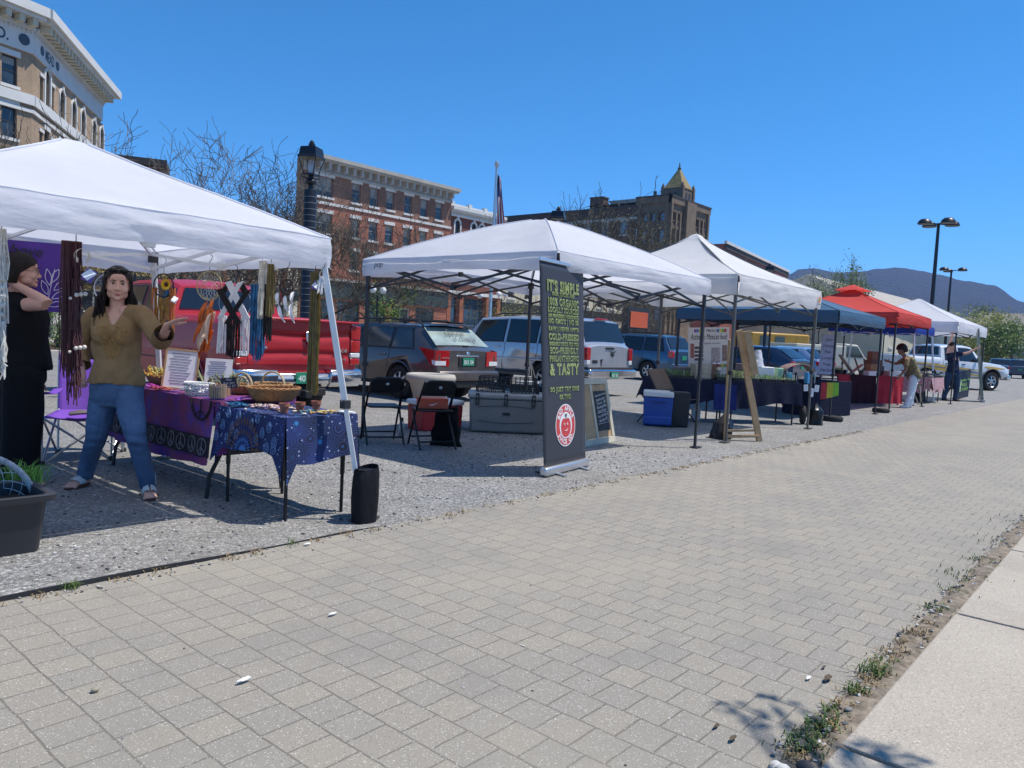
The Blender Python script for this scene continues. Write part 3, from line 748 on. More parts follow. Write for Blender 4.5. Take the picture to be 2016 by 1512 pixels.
def cut_faces(mb,test):
 """drop the faces whose centre passes the test (neck openings, hems, cuffs)"""
 f2=[]
 for f in mb.f:
  c=Vector((0,0,0))
  for i in f:c+=mb.v[i]
  if not test(c/len(f)):f2.append(f)
 mb.f=f2;mb.m=[0]*len(f2);return mb
def torso(mb,hip,waist,chest,neck,side,k=1.0,add=0.0,hipw=.175,waistw=.135,chestw=.155,d=.105,shw=.17):
 w=lambda a,b:(a*k+add,b*k+add)
 up=(neck-chest)
 osweep(mb,[hip-Vector((0,0,.06)),hip,hip.lerp(waist,.5),waist,waist.lerp(chest,.5),chest,chest.lerp(neck,.45),chest.lerp(neck,.72)],[w(hipw*.93,d*.95),w(hipw,d*1.05),w(hipw*.93,d),w(waistw,d*.86),w(waistw*1.06,d*.95),w(chestw,d*1.02),w(shw*.86,d*.78),w(shw*.5,d*.55)],side,22)
def person_body(J,side,k=1.0,voxel=.006,bust=True,hands=True):
 m=MB()
 torso(m,J['hip'],J['waist'],J['chest'],J['neck'],side,k)
 fr=J['front']
 if bust:
  for sd in(-1,1):m.ball(J['chest']+Vector(side)*.075*sd+Vector(fr)*.075*k-Vector((0,0,.03)),(.07*k,.06*k,.07*k),16)
 osweep(m,[J['neck']-Vector((0,0,.05)),J['neck'],J['head']-Vector((0,0,.06))],[(.075,.06),(.053,.052),(.05,.052)],side,16)
 for L in('l','r'):
  limb(m,[J['neck']+(J['sh'+L]-J['neck'])*.35-Vector((0,0,.02)),J['sh'+L]],[.055*k,.052*k],3)
  limb(m,[J['sh'+L],J['el'+L],J['wr'+L]],[.050*k,.039*k,.026*k],5)
  limb(m,[J['hp'+L],J['kn'+L],J['an'+L]],[.088*k,.058*k,.040*k],5)
  limb(m,[J['kn'+L].lerp(J['an'+L],.3),J['kn'+L].lerp(J['an'+L],.5)],[.052*k,.046*k],2)
  foot(m,J['an'+L],J['to'+L])
  if hands and J.get('hd'+L):hand(m,J['wr'+L],J['hd'+L][0],J['hd'+L][1],sd=J['hd'+L][2],curl=J['hd'+L][3])
 head_shape(m,J['HM'])
 return remeshed(m,voxel,3,.5)
def hair_locks(mb,M,n,length,spread,seed,r0=.008,wave=.012,amax=.66):
 rr=random.Random(seed)
 for i in range(n):
  a=rr.uniform(-1,1)*math.pi*amax
  x=.082*math.sin(a);y=-.015-.085*math.cos(a)
  top=Vector((x*.35,y*.35+.0,.118));mid=Vector((x*1.02,y*1.02,.045));ear=Vector((x*1.12,y*1.05,-.04))
  L=length*rr.uniform(.72,1.0)
  p=[top,Vector((x*.75,y*.75,.098)),mid,ear]
  ph=rr.uniform(0,6)
  for j in range(1,6):
   t=j/5
   p.append(Vector((x*(1.12+spread*t)+wave*math.sin(ph+t*5),y*(1.05+spread*.6*t)+(.05*t if y>-.03 else 0)+wave*.6*math.cos(ph+t*4),-.04-L*t)))
  mb.at(M).tube(p,[(r0*1.3,r0*.6),(r0*1.6,r0*.7),(r0*1.7,r0*.7),(r0*1.6,r0*.7)]+[(r0*(1.5-.22*j),r0*(.65-.09*j))for j in range(1,6)],7)
 mb.at(None)
def hair_cap(mb,M,low=-.02,fz=.062,puff=0.0):
 def pt(u,v):
  a=2*math.pi*u;th=v
  front=max(0,(math.cos(a)+.28)/1.28);lowz=lerp(low,fz,front**.65)+.006*ns(u*30,2)
  z=lerp(.128+puff,lowz,th**1.2);rr=math.sqrt(max(0,1-((z-.03)/(.10+puff))**2))if z>.03 else 1
  k=1.0+.03*ns(u*20,th*2)
  return M@Vector(((.083+puff)*rr*math.sin(a)*k,-.015+(.101+puff)*rr*math.cos(a)*k,z))
 mb.grid(pt,40,12)
BLOUSE=None
def blouse_mat():
 m,t=newmat('olive_brown_blouse')
 base=t.ramp(t.noise(6),[(.3,(.22,.135,.062)),(.7,(.28,.18,.085))])
 t.link(base,t.b.inputs['Base Color']);t.b.inputs['Roughness'].default_value=.8;t.b.inputs['Specular IOR Level'].default_value=.25
 t.bump(t.math('ADD',t.noise(12),t.math('MULTIPLY',t.noise(500,detail=1),.1)),.3,.03)
 return m
def denim_mat():
 m,t=newmat('faded_denim')
 f=t.noise(3.2,detail=4);w=t.noise(300,detail=2)
 c=t.ramp(f,[(.3,(.022,.055,.13)),(.6,(.06,.13,.26)),(.8,(.13,.22,.36))])
 t.link(t.mix(.25,c,t.ramp(w,[(.4,(.01,.02,.05)),(.6,(.2,.3,.42))])),t.b.inputs['Base Color']);t.b.inputs['Roughness'].default_value=.85
 t.bump(t.math('ADD',t.noise(16),t.math('MULTIPLY',w,.15)),.4,.02);return m
BLOUSE=blouse_mat();DENIM=denim_mat()
EMB=mat('gold_embroidery',(.36,.21,.07),.6,0,.3,60);BLACKF=fabric('black_cloth',(.005,.005,.0065),.3)
SANDAL=mat('white_sandal',(.62,.66,.66),.4);SOLE=mat('brown_sole',(.10,.035,.025),.6)
def main_woman():
 D=5.66
 J=lambda px,py,d=0.0:atD(px,py,D+d)
 side=(Vector(atD(280,610,D))-Vector(atD(180,615,D)))
 fl=Vector((-.53,-.848,0));side=Vector((.848,-.53,0))
 hc=J(232,561)
 gl,gr=G(292,976),G(166,956)
 tl,tr=G(296,985),G(140,963)
 j=dict(front=fl,head=hc,neck=J(230,606,.02),chest=J(229,652),waist=J(229,708),hip=J(230,762),shl=J(277,617),shr=J(184,621,.02),ell=J(316,667,-.08),elr=J(157,679,.05),wrl=J(330,640,-.30),wrr=J(160,724,-.04),hpl=J(252,772),hpr=J(207,772,.02),knl=J(269,866,-.10),knr=J(188,866,.03),anl=Vector((gl.x,gl.y,.085)),anr=Vector((gr.x,gr.y,.085)),tol=tl,tor=tr,hdl=(J(372,620,-.36)-J(330,640,-.30),Vector((0,-.1,1)),-1,.12),hdr=(Vector((0,0,-1)),Vector((-.8,-.6,0)),1,.5))
 for q,tt in(('l',tl),('r',tr)):
  a=j['an'+q];d=Vector((tt.x-a.x,tt.y-a.y,0)).normalized();j['to'+q]=a+d*.185;j['to'+q].z=.02
 HM=headframe(hc,(Vector((0,0,1.36))-hc)*1.0,(.03,0,1));j['HM']=HM
 root=thing('person','woman in olive brown embroidered blouse, blue jeans and white sandals, one arm held out','person',(gl.x*.5+gr.x*.5,gl.y*.5+gr.y*.5,0),math.atan2(.848,-.53)-R(90))
 mb=person_body(j,side,1.0,.0046)
 inv=HM.inverted()
 for i,f in enumerate(mb.f):
  c=inv@mb.v[f[0]]
  if abs(c.x)<.024 and .08<c.y<.12 and abs(c.z+.0645)<.0095*(1-abs(c.x)/.034):mb.m[i]=1
 body=mb.build('body',[SKIN,LIPS],root,True,sharp=180)
 face_parts(body,HM)
 hb=MB();hair_cap(hb,HM,-.06,.066,.006);hair_locks(hb,HM,330,.37,.50,5,.0052,.026)
 h=hb.build('hair',HAIR,root,True,sharp=180)
 sg=MB().at(HM)
 for sd in(-1,1):
  sg.ball((sd*.036,.070,.098),(.030,.012,.018),14,Matrix.Rotation(R(-35),4,'X'))
  sg.tube([(sd*.066,.06,.10),(sd*.086,.0,.06)],.003,6)
 sg.tube([(-.01,.082,.10),(.01,.082,.10)],.003,6);sg.at(None);sg.build('sunglasses',mat('dark_lens',(.01,.01,.012),.08),root,True)
 b=MB();torso(b,j['hip']-Vector((0,0,-.03)),j['waist'],j['chest'],j['neck'],side,1.03,.012,hipw=.180,waistw=.145,chestw=.155,d=.105,shw=.185)
 for sd in(-1,1):b.ball(j['chest']+side*.07*sd+fl*.07-Vector((0,0,.035)),(.085,.07,.085),16)
 for L in 'lr':
  limb(b,[j['neck']+(j['sh'+L]-j['neck'])*.5-Vector((0,0,.015)),j['sh'+L]],[.06,.066],3)
  e=j['wr'+L];q=j['el'+L].lerp(e,.5 if L=='l' else .85)
  limb(b,[j['sh'+L],j['sh'+L].lerp(j['el'+L],.6),j['el'+L]-Vector((0,0,.01)),q-Vector((0,0,.012))],[.066,.066,.070,.072],5)
 bl=remeshed(b,.0075,5,.5);displaced(bl,.009,14,3,(1,1,.55))
 nk=J(227,639);top=j['neck']+Vector((0,0,.02));hem=J(230,757).z+.03
 cu=j['ell'].lerp(j['wrl'],.52);cd=(j['wrl']-j['ell']).normalized();ccu=j['elr'].lerp(j['wrr'],.88);ccd=(j['wrr']-j['elr']).normalized()
 def drop(c):
  if c.z<hem-.03+.012*math.sin(c.x*9):return True
  if(c-cu).dot(cd)>.0 and(c-cu).length<.16:return True
  if(c-ccu).dot(ccd)>0 and(c-ccu).length<.14:return True
  r=c-j['neck'];x=r.dot(side);y=r.dot(fl)
  if c.z>nk.z and y>-.03 and abs(x)<.012+.062*(c.z-nk.z)/(top.z-nk.z)*1.15:return True
  return c.z>top.z-.012 and abs(x)<.085
 cut_faces(bl,drop)
 bo=bl.build('blouse',BLOUSE,root,True,sharp=180,solid=.004)
 eb=MB();rr=random.Random(3)
 from mathutils.bvhtree import BVHTree
 bv=BVHTree.FromPolygons(bl.v,bl.f)
 for i in range(430):
  u=rr.uniform(-1,1);z=rr.uniform(0,1)
  w=.115*(1-z*.75)
  if abs(u)<.16 and z<.25:continue
  o=j['chest']+side*u*w+Vector((0,0,.045-.24*z))+fl*.5
  hit,nr,ix,ds=bv.ray_cast(o,-fl)
  if hit is None:continue
  a=rr.uniform(0,6.28);e1=side*math.cos(a)+Vector((0,0,1))*math.sin(a);e2=side*-math.sin(a)+Vector((0,0,1))*math.cos(a);r=rr.uniform(.006,.011)
  eb.tube([hit+fl*.004+e1*r*math.cos(q)+e2*r*math.sin(q)*(.6+.1*q)for q in(0,1,2,3,4.2)],.0016,4,False)
 eb.build('embroidery',EMB,bo,True)
 nb=MB();r0=j['neck']
 nb.tube([r0+side*.07+fl*.03-Vector((0,0,.0)),r0+side*.05+fl*.085-Vector((0,0,.06)),r0+fl*.105-Vector((0,0,.105)),r0-side*.05+fl*.085-Vector((0,0,.06)),r0-side*.07+fl*.03],.0012,5)
 nb.ball(r0+fl*.108-Vector((0,0,.112)),.007,8);nb.build('necklace',CHROME,root,True)
 p=MB();side_h=side
 osweep(p,[j['hip']+Vector((0,0,.04)),j['hip'],j['hip']-Vector((0,0,.08))],[(.178,.118),(.186,.125),(.18,.122)],side,20)
 for L in 'lr':
  a=j['an'+L]+Vector((0,0,.0))
  limb(p,[j['hp'+L]+Vector((0,0,.0)),j['hp'+L].lerp(j['kn'+L],.5),j['kn'+L],j['kn'+L].lerp(a,.45),a-Vector((0,0,.015))],[.100,.091,.069,.063,.058],5,18)
 jm=remeshed(p,.0075,5,.5);displaced(jm,.007,17,8,(1,1,.8))
 for i,v in enumerate(jm.v):
  for L in 'lr':
   k=j['kn'+L];dz=v.z-k.z
   if abs(dz)<.2 and(v-k).length<.25:jm.v[i]=v+fl*(.005*math.sin(dz*90+v.x*14)*math.exp(-(dz/.1)**2))
 cut_faces(jm,lambda c:c.z<.055)
 jo=jm.build('jeans',DENIM,root,True,sharp=180,solid=.003)
 for L in 'lr':
  a=j['an'+L];t=j['to'+L];d=Vector((t.x-a.x,t.y-a.y,0)).normalized();s2=Vector((-d.y,d.x,0));g=Vector((a.x,a.y,0))
  sp=[];
  for i in range(20):
   q=2*math.pi*i/20;sp.append(g+d*(.075+.135*math.cos(q))+s2*((.043+.006*math.cos(q))*math.sin(q)))
  sb=MB();sb.add([v+Vector((0,0,.001))for v in sp]+[v+Vector((0,0,.02))for v in sp],[tuple(range(19,-1,-1)),tuple(range(20,40))]+[(i,(i+1)%20,20+(i+1)%20,20+i)for i in range(20)])
  so_=sb.build('sandal',SOLE,root,True)
  st=MB()
  for sd in(-1,1):
   st.grid(lambda u,v:g+d*(lerp(.045,.10,u)+.05*(1-v)*u)+s2*sd*lerp(.006,.052-.004*u,v)*1.0+Vector((0,0,.018+lerp(.080,.056,u)*math.sqrt(max(0,1-(v*.97)**2)))),6,6)
  st.build('strap',SANDAL,so_,True,solid=.004)
 MB().torus(j['wrl'],.033,.004,Matrix.Rotation(R(70),4,'Y')).build('bracelet',DARKP,root,True)
main_woman()
def black_woman():
 D=5.85
 J=lambda px,py,d=0.0:atD(px,py,D+d)
 right=Vector((.65,-.757,0)).normalized();fwd=Vector((.757,.65,0)).normalized()
 fl=Vector((.972,-.235,0));side=Vector((fl.y,-fl.x,0))*-1
 near=side if side.dot(fwd)<0 else-side
 side=near
 hc=J(44,534)
 g1=J(36,962);base=Vector((g1.x,g1.y,0))
 neck=J(26,578);hip=J(42,722)
 j=dict(front=fl,head=hc,neck=neck,chest=J(36,622),waist=J(42,668),hip=hip,shl=J(44,600,-.12),shr=J(30,600,.14),ell=J(93,597,-.22),elr=J(70,690,.2),wrl=J(24,557,-.06),wrr=J(70,745,.15),hpl=J(44,738,-.08),hpr=J(40,738,.08),knl=J(44,845,-.09),knr=J(36,845,.09),anl=base+near*.09+Vector((0,0,.085)),anr=base-near*.09-fl*.05+Vector((0,0,.085)),hdl=(J(4,553,.02)-J(24,557,-.06),Vector((0,0,1))+near*.6,1,.5),hdr=(Vector((0,0,-1)),-near,1,.4))
 j['tol']=j['anl']+fl*.17;j['tor']=j['anr']+fl*.17;j['tol'].z=j['tor'].z=.02
 HM=headframe(hc,fl*.98-Vector((0,0,.02)),(0,0,1));j['HM']=HM
 root=thing('person','woman in a black sleeveless top and wide black trousers, hand behind her neck, in glasses','person',tuple(base))
 mb=person_body(j,side,1.08,.0055);inv=HM.inverted()
 for i,f in enumerate(mb.f):
  c=inv@mb.v[f[0]]
  if abs(c.x)<.024 and .08<c.y<.12 and abs(c.z+.0645)<.009*(1-abs(c.x)/.034):mb.m[i]=1
 body=mb.build('body',[SKIN,LIPS],root,True,sharp=180);face_parts(body,HM,HAIRB)
 hb=MB();hair_cap(hb,HM,-.07,.066,.010);hair_locks(hb,HM,170,.055,.12,8,.0065,.010,.44);hb.build('hair',HAIRB,root,True,sharp=180)
 gb=MB().at(HM)
 for sd in(-1,1):
  gb.torus((sd*.033,.097,.004),.021,.0016,Matrix.Rotation(R(90),4,'X'),16,5);gb.tube([(sd*.054,.094,.008),(sd*.078,.0,.006)],.0016,5)
 gb.tube([(-.012,.1,.006),(.012,.1,.006)],.0016,5);gb.at(None);gb.build('glasses',mat('bronze_frame',(.2,.08,.04),.3,.6),root,True)
 b=MB();torso(b,hip+Vector((0,0,.0)),j['waist'],j['chest'],neck,side,1.12,.03,hipw=.17,waistw=.16,d=.15,shw=.17)
 b.ball(j['chest']+fl*.10-Vector((0,0,.03)),(.11,.10,.1),16)
 for L in 'lr':limb(b,[j['sh'+L].lerp(neck,.4),j['sh'+L],j['sh'+L].lerp(j['el'+L],.08)],[.062,.066,.06],4)
 t=remeshed(b,.009,4);displaced(t,.01,11,2,(1,1,.5));cut_faces(t,lambda c:c.z<hip.z-.02 or c.z>neck.z+.01)
 t.build('top',BLACKF,root,True,sharp=180,solid=.004)
 p=MB();osweep(p,[hip+Vector((0,0,.06)),hip,hip-Vector((0,0,.1))],[(.175,.15),(.19,.165),(.19,.165)],side,20)
 for L in 'lr':limb(p,[j['hp'+L],j['kn'+L],j['an'+L]+Vector((0,0,-.03))],[.14,.135,.125],5,18)
 t=remeshed(p,.01,5);displaced(t,.014,8,5,(1,1,.25));cut_faces(t,lambda c:c.z<.035)
 t.build('trousers',BLACKF,root,True,sharp=180,solid=.004)
 MB().torus(j['wrl'].lerp(j['ell'],.12),.036,.003,Matrix.Rotation(R(80),4,'Y')).build('bracelet',EYEW,root,True)
black_woman()
def small_person(label,D,base,pts,fl,skin,top,legs,hair,hairy,k=1.0,sleeve=.55,voxel=.009,longhair=.02):
 J=lambda q:atD(q[0],q[1],D+(q[2]if len(q)>2 else 0))
 j={n:J(q)for n,q in pts.items()}
 fl=Vector(fl).normalized();side=Vector((fl.y,-fl.x,0)).normalized()
 j['front']=fl
 for L in 'lr':
  a=j['an'+L];a.z=.085;j['to'+L]=Vector((a.x,a.y,0))+Vector((fl.x,fl.y,0)).normalized()*.17+Vector((0,0,.02))
  d=(j['wr'+L]-j['el'+L]).normalized();j['hd'+L]=(d,d.orthogonal(),1,.4)
 up=(j['head']-j['neck']).normalized()
 hf=Vector(pts.get('_',(0,0,0)))if False else fl
 j['HM']=headframe(j['head'],hf-Vector((0,0,.25)),(0,0,1))
 root=thing('person',label,'person',(base.x,base.y,0))
 mb=person_body(j,side,k,voxel);body=mb.build('body',[skin,LIPS],root,True,sharp=180);face_parts(body,j['HM'])
 hb=MB();hair_cap(hb,j['HM'],-.06,.05,hairy);hair_locks(hb,j['HM'],50,longhair,.1,4,.014+hairy*.3,.01,.5);hb.build('hair',hair,root,True,sharp=180)
 b=MB();torso(b,j['hip'],j['waist'],j['chest'],j['neck'],side,1.08*k,.02)
 for L in 'lr':limb(b,[j['neck'].lerp(j['sh'+L],.4),j['sh'+L],j['sh'+L].lerp(j['el'+L],sleeve)],[.06*k,.068*k,.064*k],4)
 t=remeshed(b,.011,4);displaced(t,.01,11,4)
 nk=j['neck'];ax=(nk-j['chest']).normalized()
 cut_faces(t,lambda c:(c-nk).dot(ax)>-.0)
 t.build('shirt',top,root,True,sharp=180,solid=.004)
 p=MB();osweep(p,[j['hip'].lerp(j['waist'],.3),j['hip'],j['hpl'].lerp(j['hpr'],.5)-Vector((0,0,.03))],[(.17*k,.115*k),(.185*k,.125*k),(.18*k,.12*k)],side,18)
 for L in 'lr':limb(p,[j['hp'+L],j['kn'+L],j['an'+L]-Vector((0,0,.02))],[.105*k,.078*k,.062*k],5,14)
 t=remeshed(p,.011,4);displaced(t,.008,14,6);cut_faces(t,lambda c:c.z<.05)
 t.build('trousers',legs,root,True,sharp=180,solid=.003)
 sh=MB()
 for L in 'lr':
  a=j['an'+L];d=Vector((fl.x,fl.y,0)).normalized();osweep(sh,[Vector((a.x,a.y,.04))-d*.05,Vector((a.x,a.y,.045))+d*.05,Vector((a.x,a.y,.03))+d*.16],[(.038,.038),(.045,.042),(.046,.028)],Vector((-d.y,d.x,0)),12)
 sh.build('shoes',DARKP if top is not OLIVE else SANDAL,root,True)
OLIVE=fabric('olive_print',(.20,.17,.09),.3,.5,22);NAVYF=fabric('navy_cloth',(.014,.022,.055),.3);WHITEF=fabric('white_trousers',(.68,.70,.72),.3,.05)
DENIM2=fabric('dark_denim',(.03,.055,.10),.35,.3,4)
small_person('stooping shopper in an olive print shirt and white trousers beside the red table',19.7,G(1780,802),dict(head=(1775,689),neck=(1783,703),chest=(1790,712),waist=(1797,727),hip=(1799,741),shl=(1785,710,-.16),shr=(1782,708,.16),ell=(1783,727,-.22),elr=(1765,716,.2),wrl=(1774,738,-.2),wrr=(1751,712,.15),hpl=(1798,745,-.09),hpr=(1800,745,.09),knl=(1792,773,-.1),knr=(1795,773,.08),anl=(1784,798,-.12),anr=(1790,797,.1)),(-.75,.55,-.1),SKIND,OLIVE,WHITEF,HAIR,.03,1.0)
small_person('stall keeper in a navy top and dark jeans reaching up to the far white canopy',24.0,G(1872,790),dict(head=(1874,682),neck=(1874,694),chest=(1876,704),waist=(1877,716),hip=(1876,729),shl=(1889,697),shr=(1866,696),ell=(1905,695,-.1),elr=(1870,678),wrl=(1921,687,-.2),wrr=(1875,660),hpl=(1883,733),hpr=(1869,733),knl=(1884,760),knr=(1863,760),anl=(1880,786),anr=(1858,785)),(-.35,-.9,0),SKIN,NAVYF,DENIM2,HAIRB,.0,1.08,.2)
# ================================================================== ground, walkway, kerbs
def gravel_mat():
 m,t=newmat('gravel')
 v=t.node('TexVoronoi',Scale=64.0);t.link(t.co.outputs['Object'],v.inputs['Vector'])
 sep=t.n.new('ShaderNodeSeparateColor');t.link(v.outputs['Color'],sep.inputs[0])
 v2=t.node('TexVoronoi',Scale=190.0);t.link(t.co.outputs['Object'],v2.inputs['Vector'])
 sep2=t.n.new('ShaderNodeSeparateColor');t.link(v2.outputs['Color'],sep2.inputs[0])
 st=t.ramp(sep.outputs[0],[(0,(.045,.045,.047)),(.3,(.15,.147,.144)),(.7,(.28,.274,.262)),(.93,(.47,.46,.445)),(1,(.66,.65,.63))])
 st2=t.ramp(sep2.outputs[0],[(0,(.08,.08,.08)),(.5,(.255,.25,.24)),(1,(.52,.51,.495))])
 c=t.mix(.38,st,st2)
 big=t.noise(.55,detail=5)
 c=t.mix(t.ramp(big,[(.42,(0,0,0)),(.72,(.55,.55,.55))]),c,(.25,.225,.185))
 c=t.mix(1.0,c,t.ramp(t.noise(2.3,detail=6),[(.3,(.86,.86,.86)),(.7,(1.1,1.1,1.1))]),'MULTIPLY')
 t.link(c,t.b.inputs['Base Color']);t.b.inputs['Roughness'].default_value=.9
 h=t.math('ADD',t.math('MULTIPLY',v.outputs['Distance'],-1.0),t.math('MULTIPLY',v2.outputs['Distance'],-.4))
 t.bump(h,.9,.012)
 return m
def paver_mat():
 m,t=newmat('pavers')
 sp=t.n.new('ShaderNodeSeparateXYZ');t.link(t.co.outputs['Object'],sp.inputs[0])
 wob=t.noise(1.1,detail=2);wob2=t.noise(6.0,detail=2)
 cb=t.n.new('ShaderNodeCombineXYZ')
 t.link(t.math('ADD',sp.outputs[1],t.math('MULTIPLY',wob2,.012)),cb.inputs[0])
 t.link(t.math('ADD',sp.outputs[0],t.math('ADD',t.math('MULTIPLY',wob,.03),t.math('MULTIPLY',wob2,.01))),cb.inputs[1])
 b=t.n.new('ShaderNodeTexBrick');b.offset=.5;b.offset_frequency=2
 t.link(cb.outputs[0],b.inputs['Vector'])
 b.inputs['Scale'].default_value=1;b.inputs['Brick Width'].default_value=.146;b.inputs['Row Height'].default_value=.1665
 b.inputs['Mortar Size'].default_value=.0042;b.inputs['Mortar Smooth'].default_value=.35;b.inputs['Bias'].default_value=-.25
 b.inputs['Color1'].default_value=(.258,.236,.200,1);b.inputs['Color2'].default_value=(.298,.266,.212,1);b.inputs['Mortar'].default_value=(.155,.138,.114,1)
 grain=t.noise(260,detail=3,rough=.7);fleck=t.node('TexVoronoi',Scale=290.0);t.link(t.co.outputs['Object'],fleck.inputs['Vector'])
 sepf=t.n.new('ShaderNodeSeparateColor');t.link(fleck.outputs['Color'],sepf.inputs[0])
 c=t.mix(1.0,b.outputs['Color'],t.ramp(grain,[(.3,(.72,.72,.72)),(.7,(1.22,1.22,1.22))]),'MULTIPLY')
 c=t.mix(t.ramp(sepf.outputs[0],[(.955,(0,0,0)),(.97,(.75,.75,.75))]),c,(.6,.58,.54))
 c=t.mix(t.ramp(sepf.outputs[1],[(.94,(0,0,0)),(.96,(.6,.6,.6))]),c,(.10,.095,.09))
 big=t.noise(.6,detail=4)
 c=t.mix(t.ramp(big,[(.44,(0,0,0)),(.74,(.5,.5,.5))]),c,(.335,.30,.235))
 c=t.mix(t.ramp(t.noise(1.7,detail=5),[(.52,(0,0,0)),(.76,(.55,.55,.55))]),c,(.185,.175,.158))
 wz=t.noise(.33,detail=2)
 t.link(c,t.b.inputs['Base Color']);t.b.inputs['Roughness'].default_value=.85
 h=t.math('ADD',t.math('MULTIPLY',b.outputs['Fac'],-1.0),t.math('MULTIPLY',grain,.35))
 t.bump(h,.55,.006)
 return m
def concrete_mat(name,a,b,jx=None):
 m,t=newmat(name)
 c=t.ramp(t.noise(1.3,detail=6),[(.3,a),(.7,b)])
 grain=t.noise(170,detail=3,rough=.75);v=t.node('TexVoronoi',Scale=200.0);t.link(t.co.outputs['Object'],v.inputs['Vector'])
 s=t.n.new('ShaderNodeSeparateColor');t.link(v.outputs['Color'],s.inputs[0])
 c=t.mix(1.0,c,t.ramp(grain,[(.3,(.8,.8,.8)),(.7,(1.16,1.16,1.16))]),'MULTIPLY')
 c=t.mix(t.ramp(s.outputs[0],[(.93,(0,0,0)),(.95,(.7,.7,.7))]),c,(.56,.51,.44))
 c=t.mix(t.ramp(s.outputs[1],[(.95,(0,0,0)),(.97,(.6,.6,.6))]),c,(.14,.12,.10))
 c=t.mix(t.ramp(t.noise(2.2,detail=6),[(.6,(0,0,0)),(.8,(.4,.4,.4))]),c,(.27,.24,.21))
 t.link(c,t.b.inputs['Base Color']);t.b.inputs['Roughness'].default_value=.88;t.bump(grain,.25,.004)
 return m
GRAVEL=gravel_mat();PAVER=paver_mat()
CONC=concrete_mat('sidewalk_concrete',(.34,.30,.245),(.41,.365,.30));CURBM=concrete_mat('curb_concrete',(.42,.39,.34),(.5,.47,.42))
ASPH=mat('pale_asphalt',(.20,.195,.185),.9,0,.18,1.5,.3,150)
SOILG=mat('earth_ground',(.12,.115,.08),.95,0,.3,.05)
def setting():
 S=lambda n,mb,m,**k:tag(mb.build(n,m,**k),kind='structure')
 S('ground',MB().quad((-4000,-4000,-.02),(6000,-4000,-.02),(6000,6000,-.02),(-4000,6000,-.02)),SOILG)
 b=MB();b.grid(lambda u,v:Vector((lerp(-40,190,u),lerp(3.93,19.5+8*max(0,u-.2),v),0)),40,4);S('gravel_lot',b,GRAVEL)
 b=MB();b.quad((-60,19.0,-.008),(190,19.0,-.008),(190,46,-.008),(-60,46,-.008));S('road',b,ASPH)
 b=MB()
 def wk(u,v):
  x=lerp(-4,24,u)if 0<u<1 else(-40 if u==0 else 190)
  return Vector((x,.72 if v==0 else 3.93+(.035*ns(x*2.3)+.02*ns(x*7,3))*(1 if x>3 else .2),.004))
 b.grid(wk,420,1);S('walkway',b,PAVER)
 b=MB()
 for i in range(-12,60):
  x0=4.43+1.82*i;b.box((x0-.9,-1.75,-.06),(1.795,4.96,.16))
 S('sidewalk',b,CONC,bevel=.008)
 b=MB()
 for i in range(30):b.box((-14+1.8*i*1.0+.9,27.2,.07),(1.79,.3,.18))
 S('curb',b,CURBM,bevel=.02)
 b=MB();b.grid(lambda u,v:Vector((lerp(-16,44,u),lerp(27.35,33,v),.10+.16*math.sin(math.pi*v)+.05*ns(u*60,v*6))),90,10);S('planting_bed',b,mat('bark_mulch',(.11,.075,.055),.95,0,.5,6,.5,40),smooth=True)
 b=MB();b.quad((-60,33.1,.1),(190,33.1,.1),(190,60,.1),(-60,60,.1));S('far_pavement',b,CURBM)
 b=MB()
 pts=[(-3+.25*i,3.935+.018*ns(i*.6)+.012*ns(i*2.1,4),.010+.014*(ns(i*.35,8)+.3)-.016*max(0,i*.25-4.6))for i in range(28)]
 for p,q in zip(pts,pts[1:]):b.bar(p,q,.010,.030)
 tag(b.build('lawn_edging',DARKP,None,smooth=True),'black plastic edging strip between the gravel and the pavers','edging')
setting()
